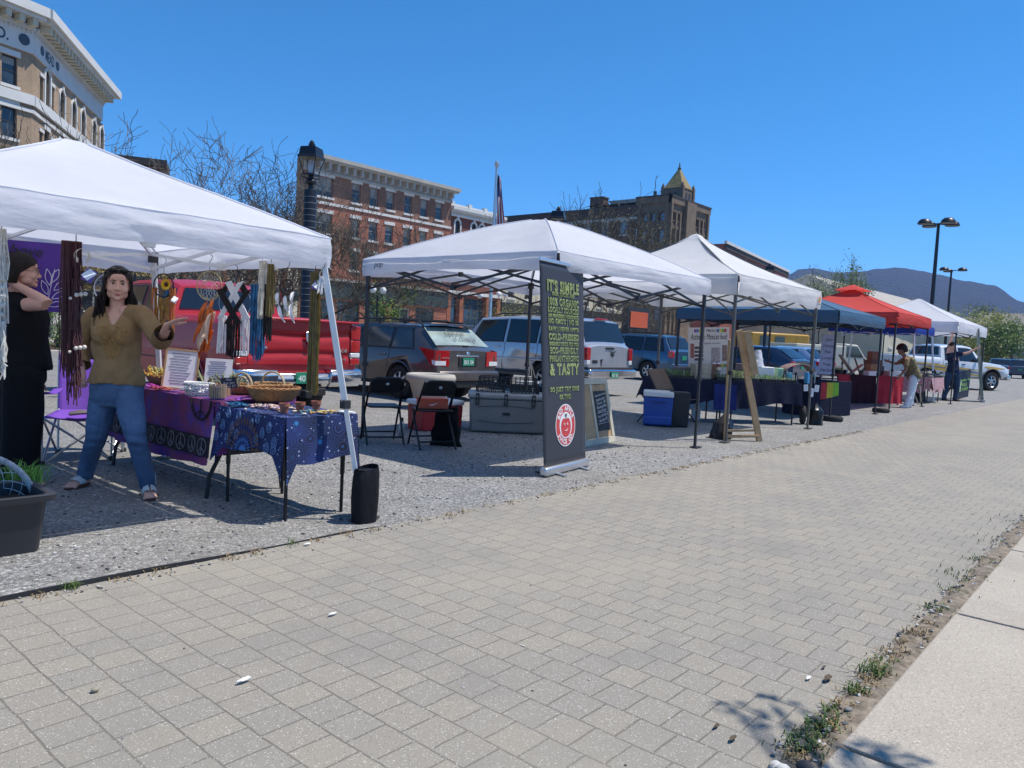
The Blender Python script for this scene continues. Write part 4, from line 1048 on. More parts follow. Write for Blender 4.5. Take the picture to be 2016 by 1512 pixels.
# soil joint along the sidewalk, weeds, pebbles, litter
def clutter():
 rr=random.Random(11)
 b=MB();b.grid(lambda u,v:Vector((lerp(1.2,16,u),lerp(.70,.84+.05*ns(u*30)+.03*ns(u*90,3),v),.006+.02*math.sin(math.pi*v)*(.6+ns(u*50,v*2)))),260,4)
 tag(b.build('soil_strip',mat('dry_soil',(.19,.155,.115),.95,0,.5,25,.6,90),None,True),kind='stuff',label='strip of dry soil and bark between the pavers and the concrete sidewalk',cat='soil')
 st=MB()
 def stone(x,y,z,r):
  q=Matrix.Rotation(rr.uniform(0,6),4,'Z')@Matrix.Rotation(rr.uniform(-.4,.4),4,'X')
  st.mi(rr.randrange(3)).ball((x,y,z+r*.35),(r*rr.uniform(.8,1.5),r*rr.uniform(.7,1.1),r*rr.uniform(.4,.7)),6,q)
 for i in range(420):stone(rr.uniform(1.6,9),.79+rr.uniform(-.05,.09),.012,rr.uniform(.004,.011))
 for i in range(9):stone(*((rr.uniform(2.2,3.2),.8+rr.uniform(-.04,.05))),.012,rr.uniform(.014,.03))
 for i in range(620):
  x=rr.uniform(.8,14);stone(x,3.93-abs(rr.gauss(0,.07)),.005,rr.uniform(.003,.009))
 for i in range(1700):
  d=rr.uniform(4.05,7.5);x=rr.uniform(.8,8.5);stone(x,d,.0,rr.uniform(.005,.012))
 for i in range(90):stone(rr.uniform(.8,9),rr.uniform(1.0,3.8),.004,rr.uniform(.002,.006))
 P1=mat('grey_pebble',(.24,.235,.23),.85,0,.3,20);P2=mat('pale_pebble',(.46,.45,.43),.85,0,.2,20);P3=mat('dark_pebble',(.075,.072,.07),.85,0,.3,20)
 tag(st.build('pebbles',[P1,P2,P3],None,True,sharp=180),kind='stuff',label='loose pebbles scattered over the gravel and in the paver joints',cat='pebbles')
 def tuft(mb,x,y,z,n,h,sp):
  for i in range(n):
   a=rr.uniform(0,6.28);l=h*rr.uniform(.5,1.1);o=Vector((x+rr.gauss(0,sp),y+rr.gauss(0,sp),z));d=Vector((math.cos(a),math.sin(a),0));s2=Vector((-d.y,d.x,0))*.0028
   p1=o+d*l*.35+Vector((0,0,l*.65));p2=o+d*l*rr.uniform(.7,1.1)+Vector((0,0,l*rr.uniform(.5,.95)))
   mb.add([o-s2,o+s2,p1+s2*.8,p1-s2*.8,p2],[(0,1,2,3),(3,2,4)])
 GR=mat('weed_green',(.085,.14,.025),.6,0,.35,9);GD=mat('dry_grass',(.30,.21,.10),.8,0,.3,9)
 g=MB()
 for x,n,h,sp in((2.58,60,.045,.035),(2.72,70,.05,.03),(2.86,40,.03,.03),(2.50,60,.04,.04),(3.10,50,.045,.022),(3.33,70,.06,.03),(3.5,30,.03,.03),(4.45,60,.03,.05),(4.9,40,.03,.05),(5.3,70,.03,.07),(5.8,60,.03,.06),(6.5,40,.03,.12),(7.5,30,.03,.2)):tuft(g,x,.82,.008,n,h,sp)
 for x,n in((1.38,36),(2.6,14)):tuft(g,x,3.90,.01,n,.045,.02)
 tag(g.build('weeds',GR,None),kind='stuff',label='green weeds growing in the joint beside the concrete sidewalk',cat='weeds')
 g=MB()
 for i in range(46):tuft(g,1.0+i*.28+rr.uniform(-.1,.1),3.9+rr.uniform(-.03,.015),.004,12+rr.randrange(26),.026,.03)
 for i in range(60):tuft(g,rr.uniform(2.3,4.2),.80+rr.uniform(-.03,.05),.01,10,.028,.02)
 tag(g.build('dry_grass',GD,None),kind='stuff',label='withered grass along the edging of the gravel',cat='dry grass')
 WP=mat('paper_scrap',(.72,.72,.7),.8,0,.05,9);LF=mat('dead_leaf',(.09,.065,.04),.8,0,.3,9)
 for px,py,s,m_,nm,lab in((655,1212,.024,WP,'litter','white crumpled scrap of paper on the pavers below the juice banner'),(480,1344,.028,WP,'litter','white sliver of paper on the pavers at lower left'),(605,1074,.024,WP,'litter','white paper strip beside the gravel edging'),(1630,1340,.034,LF,'dead_leaf','curled brown leaf on the pavers near the sidewalk weeds'),(1592,1338,.02,WP,'dead_leaf','small pale curled leaf left of the brown curled leaf'),(1622,1316,.016,LF,'dead_leaf','small brown leaf above the curled brown leaf on the pavers'),(1410,1433,.018,LF,'dead_leaf','dark leaf scrap on the pavers by the twig shadows'),(1443,1458,.024,LF,'dead_leaf','grey curled leaf at the bottom edge of the pavers'),(187,1362,.018,mat('cork',(.28,.25,.18),.7),'stone','rounded tan pebble lying on the pavers at lower left')):
  q=G(px,py,.006);b=MB()
  if nm=='stone':b.ball(q+Vector((0,0,.008)),(s*.8,s*.6,s*.5),10)
  else:b.grid(lambda u,v:q+Vector(((u-.5)*s*2,(v-.5)*s*.7*(1-abs(2*u-1)**2*.8),.004+.35*s*abs(ns(u*3+px,v*3))+.3*s*(2*v-1)**2)),8,4)
  tag(b.build(nm,m_,None,True,solid=.001),lab,nm.replace('_',' '))
clutter()
# ================================================================== hills
def hills():
 def prof(a):
  K=[(-60,1.0),(-30,1.4),(-10,1.5),(0,1.9),(4,2.6),(7.1,3.75),(9,4.85),(10.4,5.08),(11.9,5.46),(13,5.72),(14.3,5.92),(15.5,5.84),(16.7,5.62),(18,5.55),(19.6,5.82),(20.4,5.75),(21.3,5.35),(23,4.6),(26,3.8),(32,2.8),(45,2.2),(80,1.4),(110,1)]
  for(a0,e0),(a1,e1)in zip(K,K[1:]):
   if a0<=a<=a1:
    t=(a-a0)/(a1-a0);t=t*t*(3-2*t);return lerp(e0,e1,t)
  return 1
 b=MB();D=2200.0
 def pt(u,v):
  a=lerp(-60,110,u);r=lerp(900,D,v)if v<=.75 else lerp(lerp(900,D,.75),3000,(v-.75)*4)
  top=prof(a)+.05*ns(a*1.7,3)+.035*ns(a*5,1)
  h=math.tan(R(top))*lerp(900,D,.75)
  k=(v/.75)**1.35 if v<=.75 else 1-.6*(v-.75)*4
  z=h*k*(1+.06*ns(a*.8,v*5)*math.sin(math.pi*min(1,v/.75)))-8*(1-min(1,v*4))
  if v==.75:z+=1.5*abs(ns(a*31,7))+1.2*abs(ns(a*77,2))
  return Vector((r*math.cos(R(a)),r*math.sin(R(a)),z))
 b.grid(pt,700,16)
 m,t=newmat('spring_forest')
 v=t.node('TexVoronoi',Scale=.11);t.link(t.co.outputs['Object'],v.inputs['Vector']);s=t.n.new('ShaderNodeSeparateColor');t.link(v.outputs['Color'],s.inputs[0])
 c=t.mix(t.ramp(t.noise(.006,detail=5),[(.35,(0,0,0)),(.7,(1,1,1))]),(.030,.026,.026),(.042,.034,.031))
 c=t.mix(t.ramp(s.outputs[0],[(.5,(0,0,0)),(.95,(.7,.7,.7))]),c,(.022,.03,.022))
 t.link(c,t.b.inputs['Base Color']);t.b.inputs['Roughness'].default_value=1;t.b.inputs['Specular IOR Level'].default_value=.05
 t.bump(t.math('ADD',t.noise(.05,detail=6),v.outputs['Distance']),.7,12)
 tag(b.build('hills',m,None,True,sharp=180),kind='structure')
hills()
# ================================================================== buildings
def brickmat(name,a,b,mort,var=.25,sc=1.0):
 m,t=newmat(name)
 sp=t.n.new('ShaderNodeSeparateXYZ');t.link(t.co.outputs['Object'],sp.inputs[0])
 cb=t.n.new('ShaderNodeCombineXYZ');t.link(t.math('ADD',sp.outputs[0],sp.outputs[1]),cb.inputs[0]);t.link(sp.outputs[2],cb.inputs[1])
 k=t.n.new('ShaderNodeTexBrick');t.link(cb.outputs[0],k.inputs['Vector'])
 for n_,v_ in(('Scale',1),('Brick Width',.22*sc),('Row Height',.075*sc),('Mortar Size',.006*sc),('Bias',0)):k.inputs[n_].default_value=v_
 k.inputs['Color1'].default_value=(*a,1);k.inputs['Color2'].default_value=(*b,1);k.inputs['Mortar'].default_value=(*mort,1)
 c=t.mix(1.0,k.outputs['Color'],t.ramp(t.noise(.5,detail=6),[(.3,(1-var,)*3),(.7,(1+var,)*3)]),'MULTIPLY')
 t.link(c,t.b.inputs['Base Color']);t.b.inputs['Roughness'].default_value=.9
 return m
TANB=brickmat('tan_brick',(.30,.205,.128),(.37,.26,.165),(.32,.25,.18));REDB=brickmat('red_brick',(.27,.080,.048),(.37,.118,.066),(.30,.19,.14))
DREDB=brickmat('dark_red_brick',(.15,.042,.032),(.20,.058,.04),(.1,.06,.05));BRNB=brickmat('brown_brick',(.075,.045,.035),(.11,.06,.045),(.08,.06,.05))
TRIM=mat('white_trim',(.62,.61,.58),.6,0,.06,1.2);GTRIM=mat('grey_trim',(.42,.40,.36),.7,0,.08,1.2);CREAMT=mat('cream_trim',(.55,.50,.38),.7,0,.08,1.2)
STONE=mat('tower_stone',(.165,.118,.078),.85,0,.2,.8);SHOPT=mat('dark_teal_front',(.03,.05,.052),.5,0,.2,2);ROOFM=mat('dark_roof',(.05,.045,.045),.8,0,.2,1)
def wglass():
 m,t=newmat('window_glass')
 f=t.noise(.8,detail=2)
 t.link(t.ramp(f,[(.35,(.012,.016,.02)),(.7,(.045,.06,.075))]),t.b.inputs['Base Color']);t.b.inputs['Roughness'].default_value=.06;t.b.inputs['Specular IOR Level'].default_value=.7
 return m
WG=wglass();BLIND=mat('window_blind',(.30,.29,.26),.7,0,.1,2)
def onp(px,py,A,B):
 d=ray(px,py);ux,uy=B[0]-A[0],B[1]-A[1];L=math.hypot(ux,uy);ux/=L;uy/=L;n=(uy,-ux)
 t=(A[0]*n[0]+A[1]*n[1])/(d[0]*n[0]+d[1]*n[1]);return((d[0]*t-A[0])*ux+(d[1]*t-A[1])*uy,CAMH+d[2]*t)
class Facade:
 """a wall from A to B (left to right seen from outside) with real openings"""
 def __init__(s,parent,A,B,z0,z1,wallm,dep=.22,name='wall'):
  s.p=parent;s.A=Vector((A[0],A[1],0));s.L=(Vector((B[0],B[1],0))-s.A).length;s.u=(Vector((B[0],B[1],0))-s.A).normalized()
  s.n=Vector((s.u.y,-s.u.x,0));s.z0=z0;s.z1=z1;s.w=[];s.wm=wallm;s.dep=dep;s.name=name
 def P(s,u,z,o=0.0):return s.A+s.u*u+s.n*o+Vector((0,0,z))
 def slab(s,mb,u0,u1,z0,z1,o0,o1):
  vs=[s.P(u,z,o)for o in(o0,o1)for u,z in((u0,z0),(u1,z0),(u1,z1),(u0,z1))]
  return mb.add(vs,[(0,1,2,3)[::-1],(4,5,6,7),(0,1,5,4),(1,2,6,5),(2,3,7,6),(3,0,4,7)])
 def win(s,u,z0,w,h,**k):s.w.append((u-w/2,u+w/2,z0,z0+h,k));return s
 def finish(s,split=None):
  us=sorted({0,s.L}|{q for w in s.w for q in w[:2]});zs=sorted({s.z0,s.z1}|{q for w in s.w for q in w[2:4]}|({split[0]}if split else set()))
  us=[u for u in us if 0<=u<=s.L];zs=[z for z in zs if s.z0<=z<=s.z1]
  b=MB()
  for a0,a1 in zip(us,us[1:]):
   for c0,c1 in zip(zs,zs[1:]):
    uc,zc=(a0+a1)/2,(c0+c1)/2
    if any(w[0]<uc<w[1]and w[2]<zc<w[3]for w in s.w):continue
    b.mi(1 if split and zc>split[0]else 0)
    b.add([s.P(a0,c0),s.P(a1,c0),s.P(a1,c1),s.P(a0,c1)],[(0,1,2,3)])
  b.mi(0)
  for(a0,a1,c0,c1,k)in s.w:
   q=[(a0,c0),(a1,c0),(a1,c1),(a0,c1)]
   for(x0,y0),(x1,y1)in zip(q,q[1:]+q[:1]):b.add([s.P(x0,y0),s.P(x0,y0,-s.dep),s.P(x1,y1,-s.dep),s.P(x1,y1)],[(0,1,2,3)])
   if k.get('arch'):
    r=(a1-a0)/2;uc=(a0+a1)/2
    for sd in(-1,1):
     pr=[(uc+sd*r,c1-r),(uc+sd*r,c1)]+[(uc+sd*r*math.sin(R(90*i/6)),c1-r+r*math.cos(R(90*i/6)))for i in range(0,6)]
     b.add([s.P(x,z,-.004)for x,z in pr],[tuple(range(len(pr)))])
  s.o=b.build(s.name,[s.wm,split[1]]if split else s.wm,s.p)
  for(a0,a1,c0,c1,k)in s.w:
   fm=k.get('fm',TRIM);fw=k.get('fw',.07);f=MB();d0,d1=-s.dep+.02,-s.dep+.09
   s.slab(f,a0,a0+fw,c0,c1,d0,d1);s.slab(f,a1-fw,a1,c0,c1,d0,d1);s.slab(f,a0+fw,a1-fw,c0,c0+fw,d0,d1);s.slab(f,a0+fw,a1-fw,c1-fw,c1,d0,d1)
   if k.get('mid',True):s.slab(f,a0+fw,a1-fw,(c0+c1)/2-.03,(c0+c1)/2+.03,d0,d1)
   for i in range(1,k.get('cols',1)):
    x=lerp(a0,a1,i/k['cols']);s.slab(f,x-.035,x+.035,c0+fw,c1-fw,d0,d1-.004)
   fo=f.build('window',fm,s.p)
   g=MB();g.add([s.P(a0,c0,-s.dep+.05),s.P(a1,c0,-s.dep+.05),s.P(a1,c1,-s.dep+.05),s.P(a0,c1,-s.dep+.05)],[(0,1,2,3)]);g.build('pane',k.get('gm',WG),fo)
   hb=(a0*7.13+c0*3.7)%1
   if k.get('sill',1)and hb>.45 and not k.get('arch'):
    q=MB();s.slab(q,a0+fw,a1-fw,c1-(c1-c0)*(.25+.5*((hb*9)%1)),c1-fw,-s.dep+.051,-s.dep+.056);q.build('blind',BLIND,fo)
   tm=k.get('tm',TRIM)
   if k.get('sill',1):s.slab(x:=MB(),a0-.12,a1+.12,c0-.16,c0-.002,-.04,.10);x.build('sill',tm,fo)
   if k.get('lintel',1)and not k.get('arch'):
    x=MB();s.slab(x,a0-.14,a1+.14,c1+.002,c1+k.get('lh',.28),-.04,.07);x.build('lintel',tm,fo)
   if k.get('arch'):
    r=(a1-a0)/2;uc=(a0+a1)/2;x=MB();wd=k.get('aw',.2);P=[]
    pr=[(uc-r-wd,c0),(uc-r-wd,c1-r)]+[(uc-(r+wd)*math.cos(R(15*i)),c1-r+(r+wd)*math.sin(R(15*i)))for i in range(1,12)]+[(uc+r+wd,c1-r),(uc+r+wd,c0)]
    ir=[(uc-r,c0),(uc-r,c1-r)]+[(uc-r*math.cos(R(15*i)),c1-r+r*math.sin(R(15*i)))for i in range(1,12)]+[(uc+r,c1-r),(uc+r,c0)]
    n=len(pr);vs=[s.P(a,z,.07)for a,z in pr]+[s.P(a,z,.07)for a,z in ir]+[s.P(a,z,-.02)for a,z in pr]+[s.P(a,z,-.02)for a,z in ir]
    x.add(vs,[f_ for i in range(n-1)for f_ in((i,i+1,n+i+1,n+i),(2*n+i+1,2*n+i,i,i+1),(n+i,n+i+1,3*n+i+1,3*n+i))]);s.slab(x,uc-.12,uc+.12,c1+.01,c1+wd+.12,-.02,.12);x.build('arch_surround',tm,fo)
  return s
 def band(s,name,m,z0,z1,out,over=0.0,steps=None):
  b=MB();s.slab(b,-over,s.L+over,z0,z1,-.05,out)
  return b.build(name,m,s.p)
def body_box(parent,poly,z0,z1,m,name='core'):
 b=MB();b.prism(poly,z0,z1);return b.build(name,m,parent)
def facade_building(name,label,A,B,depth,H,wm,sidem=None):
 """rectangular block: detailed front A to B, plain sides and roof 25 cm behind the front"""
 A3,B3=Vector((*A,0)),Vector((*B,0));u=(B3-A3).normalized();n=Vector((u.y,-u.x,0))
 t=thing(name,label,'building',(A3.x,A3.y,0))
 q=[A3,B3,B3-n*depth,A3-n*depth]
 b=MB()
 b.add([q[0],q[3],q[3]+Vector((0,0,H)),q[0]+Vector((0,0,H))],[(0,1,2,3)][::-1]);b.add([q[1],q[2],q[2]+Vector((0,0,H)),q[1]+Vector((0,0,H))],[(0,1,2,3)])
 b.add([q[2],q[3],q[3]+Vector((0,0,H)),q[2]+Vector((0,0,H))],[(0,1,2,3)]);b.build('side_wall',sidem or wm,t)
 b=MB();b.add([p+Vector((0,0,H-.05))for p in q],[(0,1,2,3)]);b.build('roof',ROOFM,t)
 b=MB();b.add([q[0]-n*.5,q[1]-n*.5,q[1]-n*.5+Vector((0,0,H-.1)),q[0]-n*.5+Vector((0,0,H-.1))],[(0,1,2,3)]);b.build('inner_wall',mat('dark_interior',(.02,.02,.02),.9),t)
 return t,Facade(t,A,B,0,H,wm)
def cornice(F,z0,z1,out,m,brackets=0,bm=None,bh=.5,dent=0,left=0.0,right=0.0):
 b=MB();F.slab(b,-left,F.L+right,z1-.28,z1,-.06,out);F.slab(b,-left*.8,F.L+right*.8,z1-.42,z1-.282,-.06,out*.82);F.slab(b,0,F.L,z0,z0+.18,-.05,.16);F.slab(b,0,F.L,z0+.182,z1-.422,-.05,.07)
 o=b.build('cornice',m,F.p)
 if brackets:
  b=MB()
  for i in range(brackets):
   u=F.L*(i+.5)/brackets;F.slab(b,u-.09,u+.09,z1-.42-bh,z1-.424,.071,out*.72)
  b.build('brackets',bm or m,o)
 if dent:
  b=MB()
  for i in range(dent):
   u=F.L*(i+.5)/dent;F.slab(b,u-.05,u+.05,z0+.19,z0+.33,.071,.15)
  b.build('dentils',bm or m,o)
 return o
def building_a():
 n1=Vector((.822,-.569,0));n2=Vector((.26,-.966,0));u1=Vector((.569,.822,0));u2=Vector((.966,.26,0))
 Pw=Vector((14.85,48.8,0));E=Pw+u1*14.0;W=Pw-u2*24;H=17.3
 t=thing('corner_building','tan brick corner block with a white bracketed cornice, at the upper left','building',tuple(Pw))
 bk=[Pw,E,E-n1*16,W-n2*16,W]
 b=MB();b.add([p+Vector((0,0,H))for p in bk],[(0,1,2,3,4)]);b.build('roof',ROOFM,t)
 b=MB()
 for p,q in((bk[1],bk[2]),(bk[2],bk[3]),(bk[3],bk[4])):b.add([p,q,q+Vector((0,0,H)),p+Vector((0,0,H))],[(0,1,2,3)])
 b.build('side_wall',TANB,t)
 F1=Facade(t,Pw,E,0,H,TANB);F2=Facade(t,W,Pw,0,H,TANB)
 A1,B1=tuple(Pw[:2]),tuple(E[:2]);A2,B2=tuple(W[:2]),tuple(Pw[:2])
 U=lambda px,py:onp(px,py,A1,B1)[0]
 us=[U(122,178),U(145,205),U(163,222),U(185,235),U(200,245)]
 ut=U(92,150)
 DK=dict(fm=mat('dark_sash',(.03,.03,.03),.5),fw=.09)
 for z0,h,ar in((13.35,1.75,True),(9.9,2.1,False),(6.4,2.1,False)):
  for i,u in enumerate(us):F1.win(u,z0,.92,h,arch=ar,aw=.16,lh=.22,**DK)
  F1.win(ut+.1,z0,.8,h+(.35 if ar else 0),arch=ar,aw=.2,**DK);F1.win(ut-.85,z0,.5,h-.3,lh=.18,**DK);F1.win(ut+1.05,z0,.5,h-.3,lh=.18,**DK)
 UL=lambda px,py:onp(px,py,A2,B2)[0]
 u0=UL(19,130)
 for z0,h in((13.55,1.55),(10.75,1.75),(7.3,1.9)):
  for i in range(7):F2.win(u0-2.35*i,z0,.82,h,lh=.3,**DK)
 for F in(F1,F2):F.finish()
 for F in(F1,F2):
  F.band('string_course',TRIM,12.75,13.3,.22,.05);F.band('string_course',TRIM,12.35,12.55,.12,.03);F.band('string_course',TRIM,9.15,9.5,.2,.04)
  F.band('frieze',TRIM,15.55,16.75,.12,.03)
 for F,nb in((F1,22),(F2,34)):
  b=MB();F.slab(b,-.5 if F is F1 else 0,F.L+(.9 if F is F1 else .25),17.45,17.95,-.06,1.15);F.slab(b,0,F.L,16.752,17.0,-.05,.3);F.slab(b,-.2,F.L+.2,17.25,17.448,-.06,.95)
  o=b.build('cornice',TRIM,t)
  b=MB()
  for i in range(nb):
   u=F.L*(i+.5)/nb;F.slab(b,u-.14,u+.14,16.85,17.246,.301,.86)
  b.build('brackets',CREAMT,o)
  b=MB()
  for i in range(nb*3):
   u=F.L*(i+.5)/(nb*3);F.slab(b,u-.05,u+.05,16.6,16.745,.121,.2)
  b.build('dentils',TRIM,o)
 INK=mat('frieze_lettering',(.04,.06,.09),.5)
 u=U(92,95)
 text('lettering','MEAD',INK,frame(F1.P(u+.15,16.15,.13),F1.u,(0,0,1)),t,width=1.5,height=.62,offset=.02)
 for du in(-1.15,1.5):
  b=MB();b.lathe([(.26,0),(.26,.03),(.0,.035)],20);b.v=[frame(F1.P(u+du,16.15,.125),F1.u,(0,0,1))@v for v in b.v];b.build('medallion',INK,t)
 for px,r in((45,.3),):
  uu=UL(px,52);b=MB();b.lathe([(r,0),(r,.03),(.0,.035)],20);b.v=[frame(F2.P(uu,16.15,.125),F2.u,(0,0,1))@v for v in b.v];b.build('medallion',INK,t)
 text('lettering','O.',INK,frame(F2.P(UL(1,40),16.1,.13),F2.u,(0,0,1)),t,width=.7,height=.6,offset=.02)
 text('lettering','Therapy',mat('dark_sign_letters',(.03,.02,.015),.5),frame(F2.P(UL(10,277),10.05,.02),F2.u,(0,0,1)),t,width=1.5,height=.42,offset=.02)
 for F in(F1,F2):
  b=MB();F.slab(b,0,F.L,4.2,4.9,-.02,.35);b.build('sign_band',SHOPT,t)
building_a()
def building_b():
 t,F=facade_building('brick_block','four storey red brick block with a grey bracketed cornice, behind the street lamp',(33.2,50),(48.7,50),.9,14.0,REDB,TANB)
 o=.2
 def k(u):return u-o
 DK=dict(fm=mat('grey_sash',(.22,.23,.24),.5),fw=.07,lh=.26)
 for z0,h in((11.35,1.5),(8.6,1.5),(6.0,1.5)):
  for i,u in enumerate((5.1,6.9,8.6,10.6,12.4,14.2)):F.win(k(u),z0,.85,h,**DK)
  F.win(k(2.0),z0,1.7,h,cols=2,**DK)
 for i in range(5):
  if i!=3:F.win(1.8+i*2.75,.5,2.2,3.0,cols=2,fm=SHOPT,fw=.1,tm=SHOPT,lintel=0,sill=0)
 F.win(1.8+3*2.75,.12,2.0,3.2,cols=2,fm=mat('pale_door_frame',(.5,.5,.48),.5),fw=.12,tm=SHOPT,lintel=0,sill=0)
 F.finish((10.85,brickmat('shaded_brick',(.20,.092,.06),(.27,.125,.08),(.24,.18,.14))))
 F.band('string_course',TRIM,10.75,10.95,.09);F.band('shop_front',SHOPT,3.65,5.0,.16);F.band('shop_cornice',GTRIM,5.0,5.2,.3)
 cornice(F,13.05,14.3,.85,mat('grey_cornice',(.40,.38,.34),.7,0,.1,1),20,GTRIM,.5,0,.3,.3)
building_b()
def building_c():
 t,F=facade_building('italianate_building','narrow dark red brick building with white arched windows and cornice, beside the flagpole',(48.75,50.15),(55.9,50.15),16,12.6,DREDB)
 o=15.55
 BL=mat('blue_glass',(.03,.06,.10),.06,0,.3,.8,spec=.8)
 for z0,h in((9.95,1.75),(6.6,1.75)):
  for u in(16.5,18.65,19.75,21.9):F.win(u-o,z0,.62,h,arch=True,aw=.17,gm=BL,fm=SHOPT,cols=2)
 F.win(.85,.3,.9,4.4,cols=1,fm=SHOPT,gm=BL,sill=0,lintel=0);F.win(3.6,.3,2.6,4.4,cols=3,fm=SHOPT,gm=BL,sill=0,lintel=0);F.win(6.2,.3,.8,4.4,fm=SHOPT,gm=BL,sill=0,lintel=0)
 F.finish()
 F.band('string_course',TRIM,9.35,9.65,.15);F.band('shop_cornice',TRIM,5.0,5.3,.25)
 OR=mat('brick_pilaster',(.30,.10,.055),.85,0,.2,3)
 for u in(.15,1.75,5.35,6.95):
  b=MB();F.slab(b,u-.22,u+.22,0,4.99,-.03,.2);b.build('pilaster',OR,t)
 cornice(F,12.0,12.85,.5,TRIM,0,None,.3,26,.05,.05)
 b=MB();F.slab(b,.1,F.L-.1,12.85,13.15,-.4,-.1)
 for u in(.3,2.6,4.7,6.9):F.slab(b,u-.2,u+.2,12.851,13.35,-.42,-.02)
 b.build('parapet',TRIM,t)
building_c()
def building_d():
 t,F=facade_building('cream_building','cream building with a plain bracketed cornice, right of the flagpole',(56.0,50.1),(78,50.1),14,11.6,CREAMT)
 for z0 in(8.2,5.2):
  for i in range(8):F.win(1.6+2.6*i,z0,1.0,1.8,fm=GTRIM)
 for i in range(6):F.win(2+3.5*i,.4,2.6,3.2,cols=2,fm=SHOPT,sill=0,lintel=0)
 F.finish();F.band('shop_front',mat('black_front',(.03,.03,.03),.5),3.8,4.7,.15);cornice(F,10.9,12.4,.8,GTRIM,14,CREAMT,.5)
building_d()
def building_e():
 t=thing('brown_brick_block','long dark brown brick block with a chimney, left of the stone tower','building',(104.9,65.3,0))
 F=Facade(t,(104.9,112),(104.9,65.6),0,22.9,BRNB)
 for z0 in(18.6,14.8,11,7):
  for i in range(12):F.win(F.L-2.4-3.6*i,z0,1.5,2.2,gm=mat('sky_reflection_glass',(.2,.28,.38),.1,0,.2,.5),fm=GTRIM)  # panes carry the reflected sky as a pale blue base colour
 F.finish();F.band('coping',ROOFM,22.9,23.2,.1);F.band('string_course',GTRIM,20.95,21.35,.12)
 b=MB();b.add([(104.9,65.6,22.9),(104.9,112,22.9),(125,112,22.9),(125,65.6,22.9)],[(0,1,2,3)]);b.build('roof',ROOFM,t)
 b=MB();b.box((106.3,74,23.9),(1.6,2.6,2.2));b.box((106.3,74,25.1),(1.8,2.8,.22));b.build('chimney',BRNB,t)
 b=MB();b.box((111,69.0,23.7),(8,6.5,1.5));b.box((111,69.0,24.55),(8.3,6.8,.18));b.build('penthouse',GTRIM,t)
building_e()
def tower():
 t=thing('stone_tower_building','tan stone office tower crowned by a gilded pyramid spire','building',(105.1,60,0))
 H=23.6;X0,X1,Y0,Y1=105.1,118.0,60.0,65.5
 FL=Facade(t,(X0,Y1),(X0,Y0),0,H,STONE,.35);FR=Facade(t,(X0,Y0),(X1,Y0),0,H,STONE,.35)
 SG=mat('sky_reflection_glass',(.2,.28,.38),.1,0,.2,.5);DKS=mat('dark_sash',(.03,.03,.03),.5)  # SG: sky reflection put into the glass colour, left face only
 for z0,h in((20.5,1.3),(16.9,2.2),(13.0,2.2),(9,2.2),(5,2.2)):
  for u in(1.25,2.75,4.25):FL.win(u,z0,.95,h,gm=SG,fm=DKS,tm=STONE,arch=(z0>20),aw=.08)
  for u in(1.3,2.6,3.9,8.9,10.2,11.5):FR.win(u,z0+.2,.7,h,fm=DKS,tm=STONE,arch=(z0>20),aw=.08)
  FR.win(6.4,z0-.6,1.1,h+1.0,fm=DKS,tm=STONE,arch=(z0>20),aw=.2)
 FL.finish();FR.finish()
 for F,us in((FL,(.3,2.0,3.5,5.15)),(FR,(.3,1.95,3.25,5.0,7.8,9.55,10.85,12.55))):
  for u in us:
   b=MB();w=.3 if 1<u<F.L-1 else .34;F.slab(b,u-w/1.4,u+w/1.4,0,22.0 if 1<u<F.L-1 else 23.2,-.02,.28 if w<.32 else .38);b.build('pier',STONE,t)
  F.band('cornice',STONE,23.2,24.2,.3,.3);F.band('coping',ROOFM,24.2,24.4,.42,.42);F.band('string_course',STONE,19.4,19.9,.12)
 b=MB();b.add([(X0,Y0,23.7),(X1,Y0,23.7),(X1,Y1+10,23.7),(X0,Y1+10,23.7)],[(0,1,2,3)]);b.add([(X1,Y0,0),(X1,Y1,0),(X1,Y1,H),(X1,Y0,H)],[(0,1,2,3)]);b.build('roof',ROOFM,t)
 cx,cy=111.0,62.0;b=MB();b.box((cx,cy,24.6),(3.6,3.6,3.4));b.box((cx,cy,26.25),(3.8,3.8,.2));b.box((cx,cy-1.2,12),(3.0,3.0,24))
 for sx in(-1,1):
  for sy in(-1,1):b.box((cx+sx*1.75,cy+sy*1.75,25.0),(.5,.5,3.2));b.lathe([(.26,0),(.2,.25),(.04,.6)],8,(cx+sx*1.75,cy+sy*1.75,26.6))
 ts=b.build('tower_stage',STONE,t,bevel=.03)
 for f,(ox,oy,ax)in enumerate(((0,-1.8,0),(-1.8,0,1))):
  b=MB()
  for k_ in(-.5,.5):
   c=(cx+ox+(k_ if ax==0 else-.02),cy+oy+(k_ if ax else-.02),24.9);b.box(c,(.5 if ax==0 else .06,.5 if ax else .06,1.4))
  b.build('louvre',DKS,ts)
 b=MB()
 for z,r in((26.2,3.1),):
  for i in range(9):
   z0=26.35+.36*i;w0=3.3*(1-i/9.6);w1=3.3*(1-(i+.8)/9.6)
   b.prism([(cx-w0/2,cy-w0/2),(cx+w0/2,cy-w0/2),(cx+w0/2,cy+w0/2),(cx-w0/2,cy+w0/2)],z0,z0+.10)
   n=len(b.v);b.add([(cx+a*w0/2,cy+c*w0/2,z0+.1)for a,c in((-1,-1),(1,-1),(1,1),(-1,1))]+[(cx+a*w1/2,cy+c*w1/2,z0+.36)for a,c in((-1,-1),(1,-1),(1,1),(-1,1))],[(0,1,5,4),(1,2,6,5),(2,3,7,6),(3,0,4,7),(4,5,6,7)])
 sp=b.build('gilded_spire',mat('gilded_tile',(.36,.25,.09),.5,.3,.25,2),t)
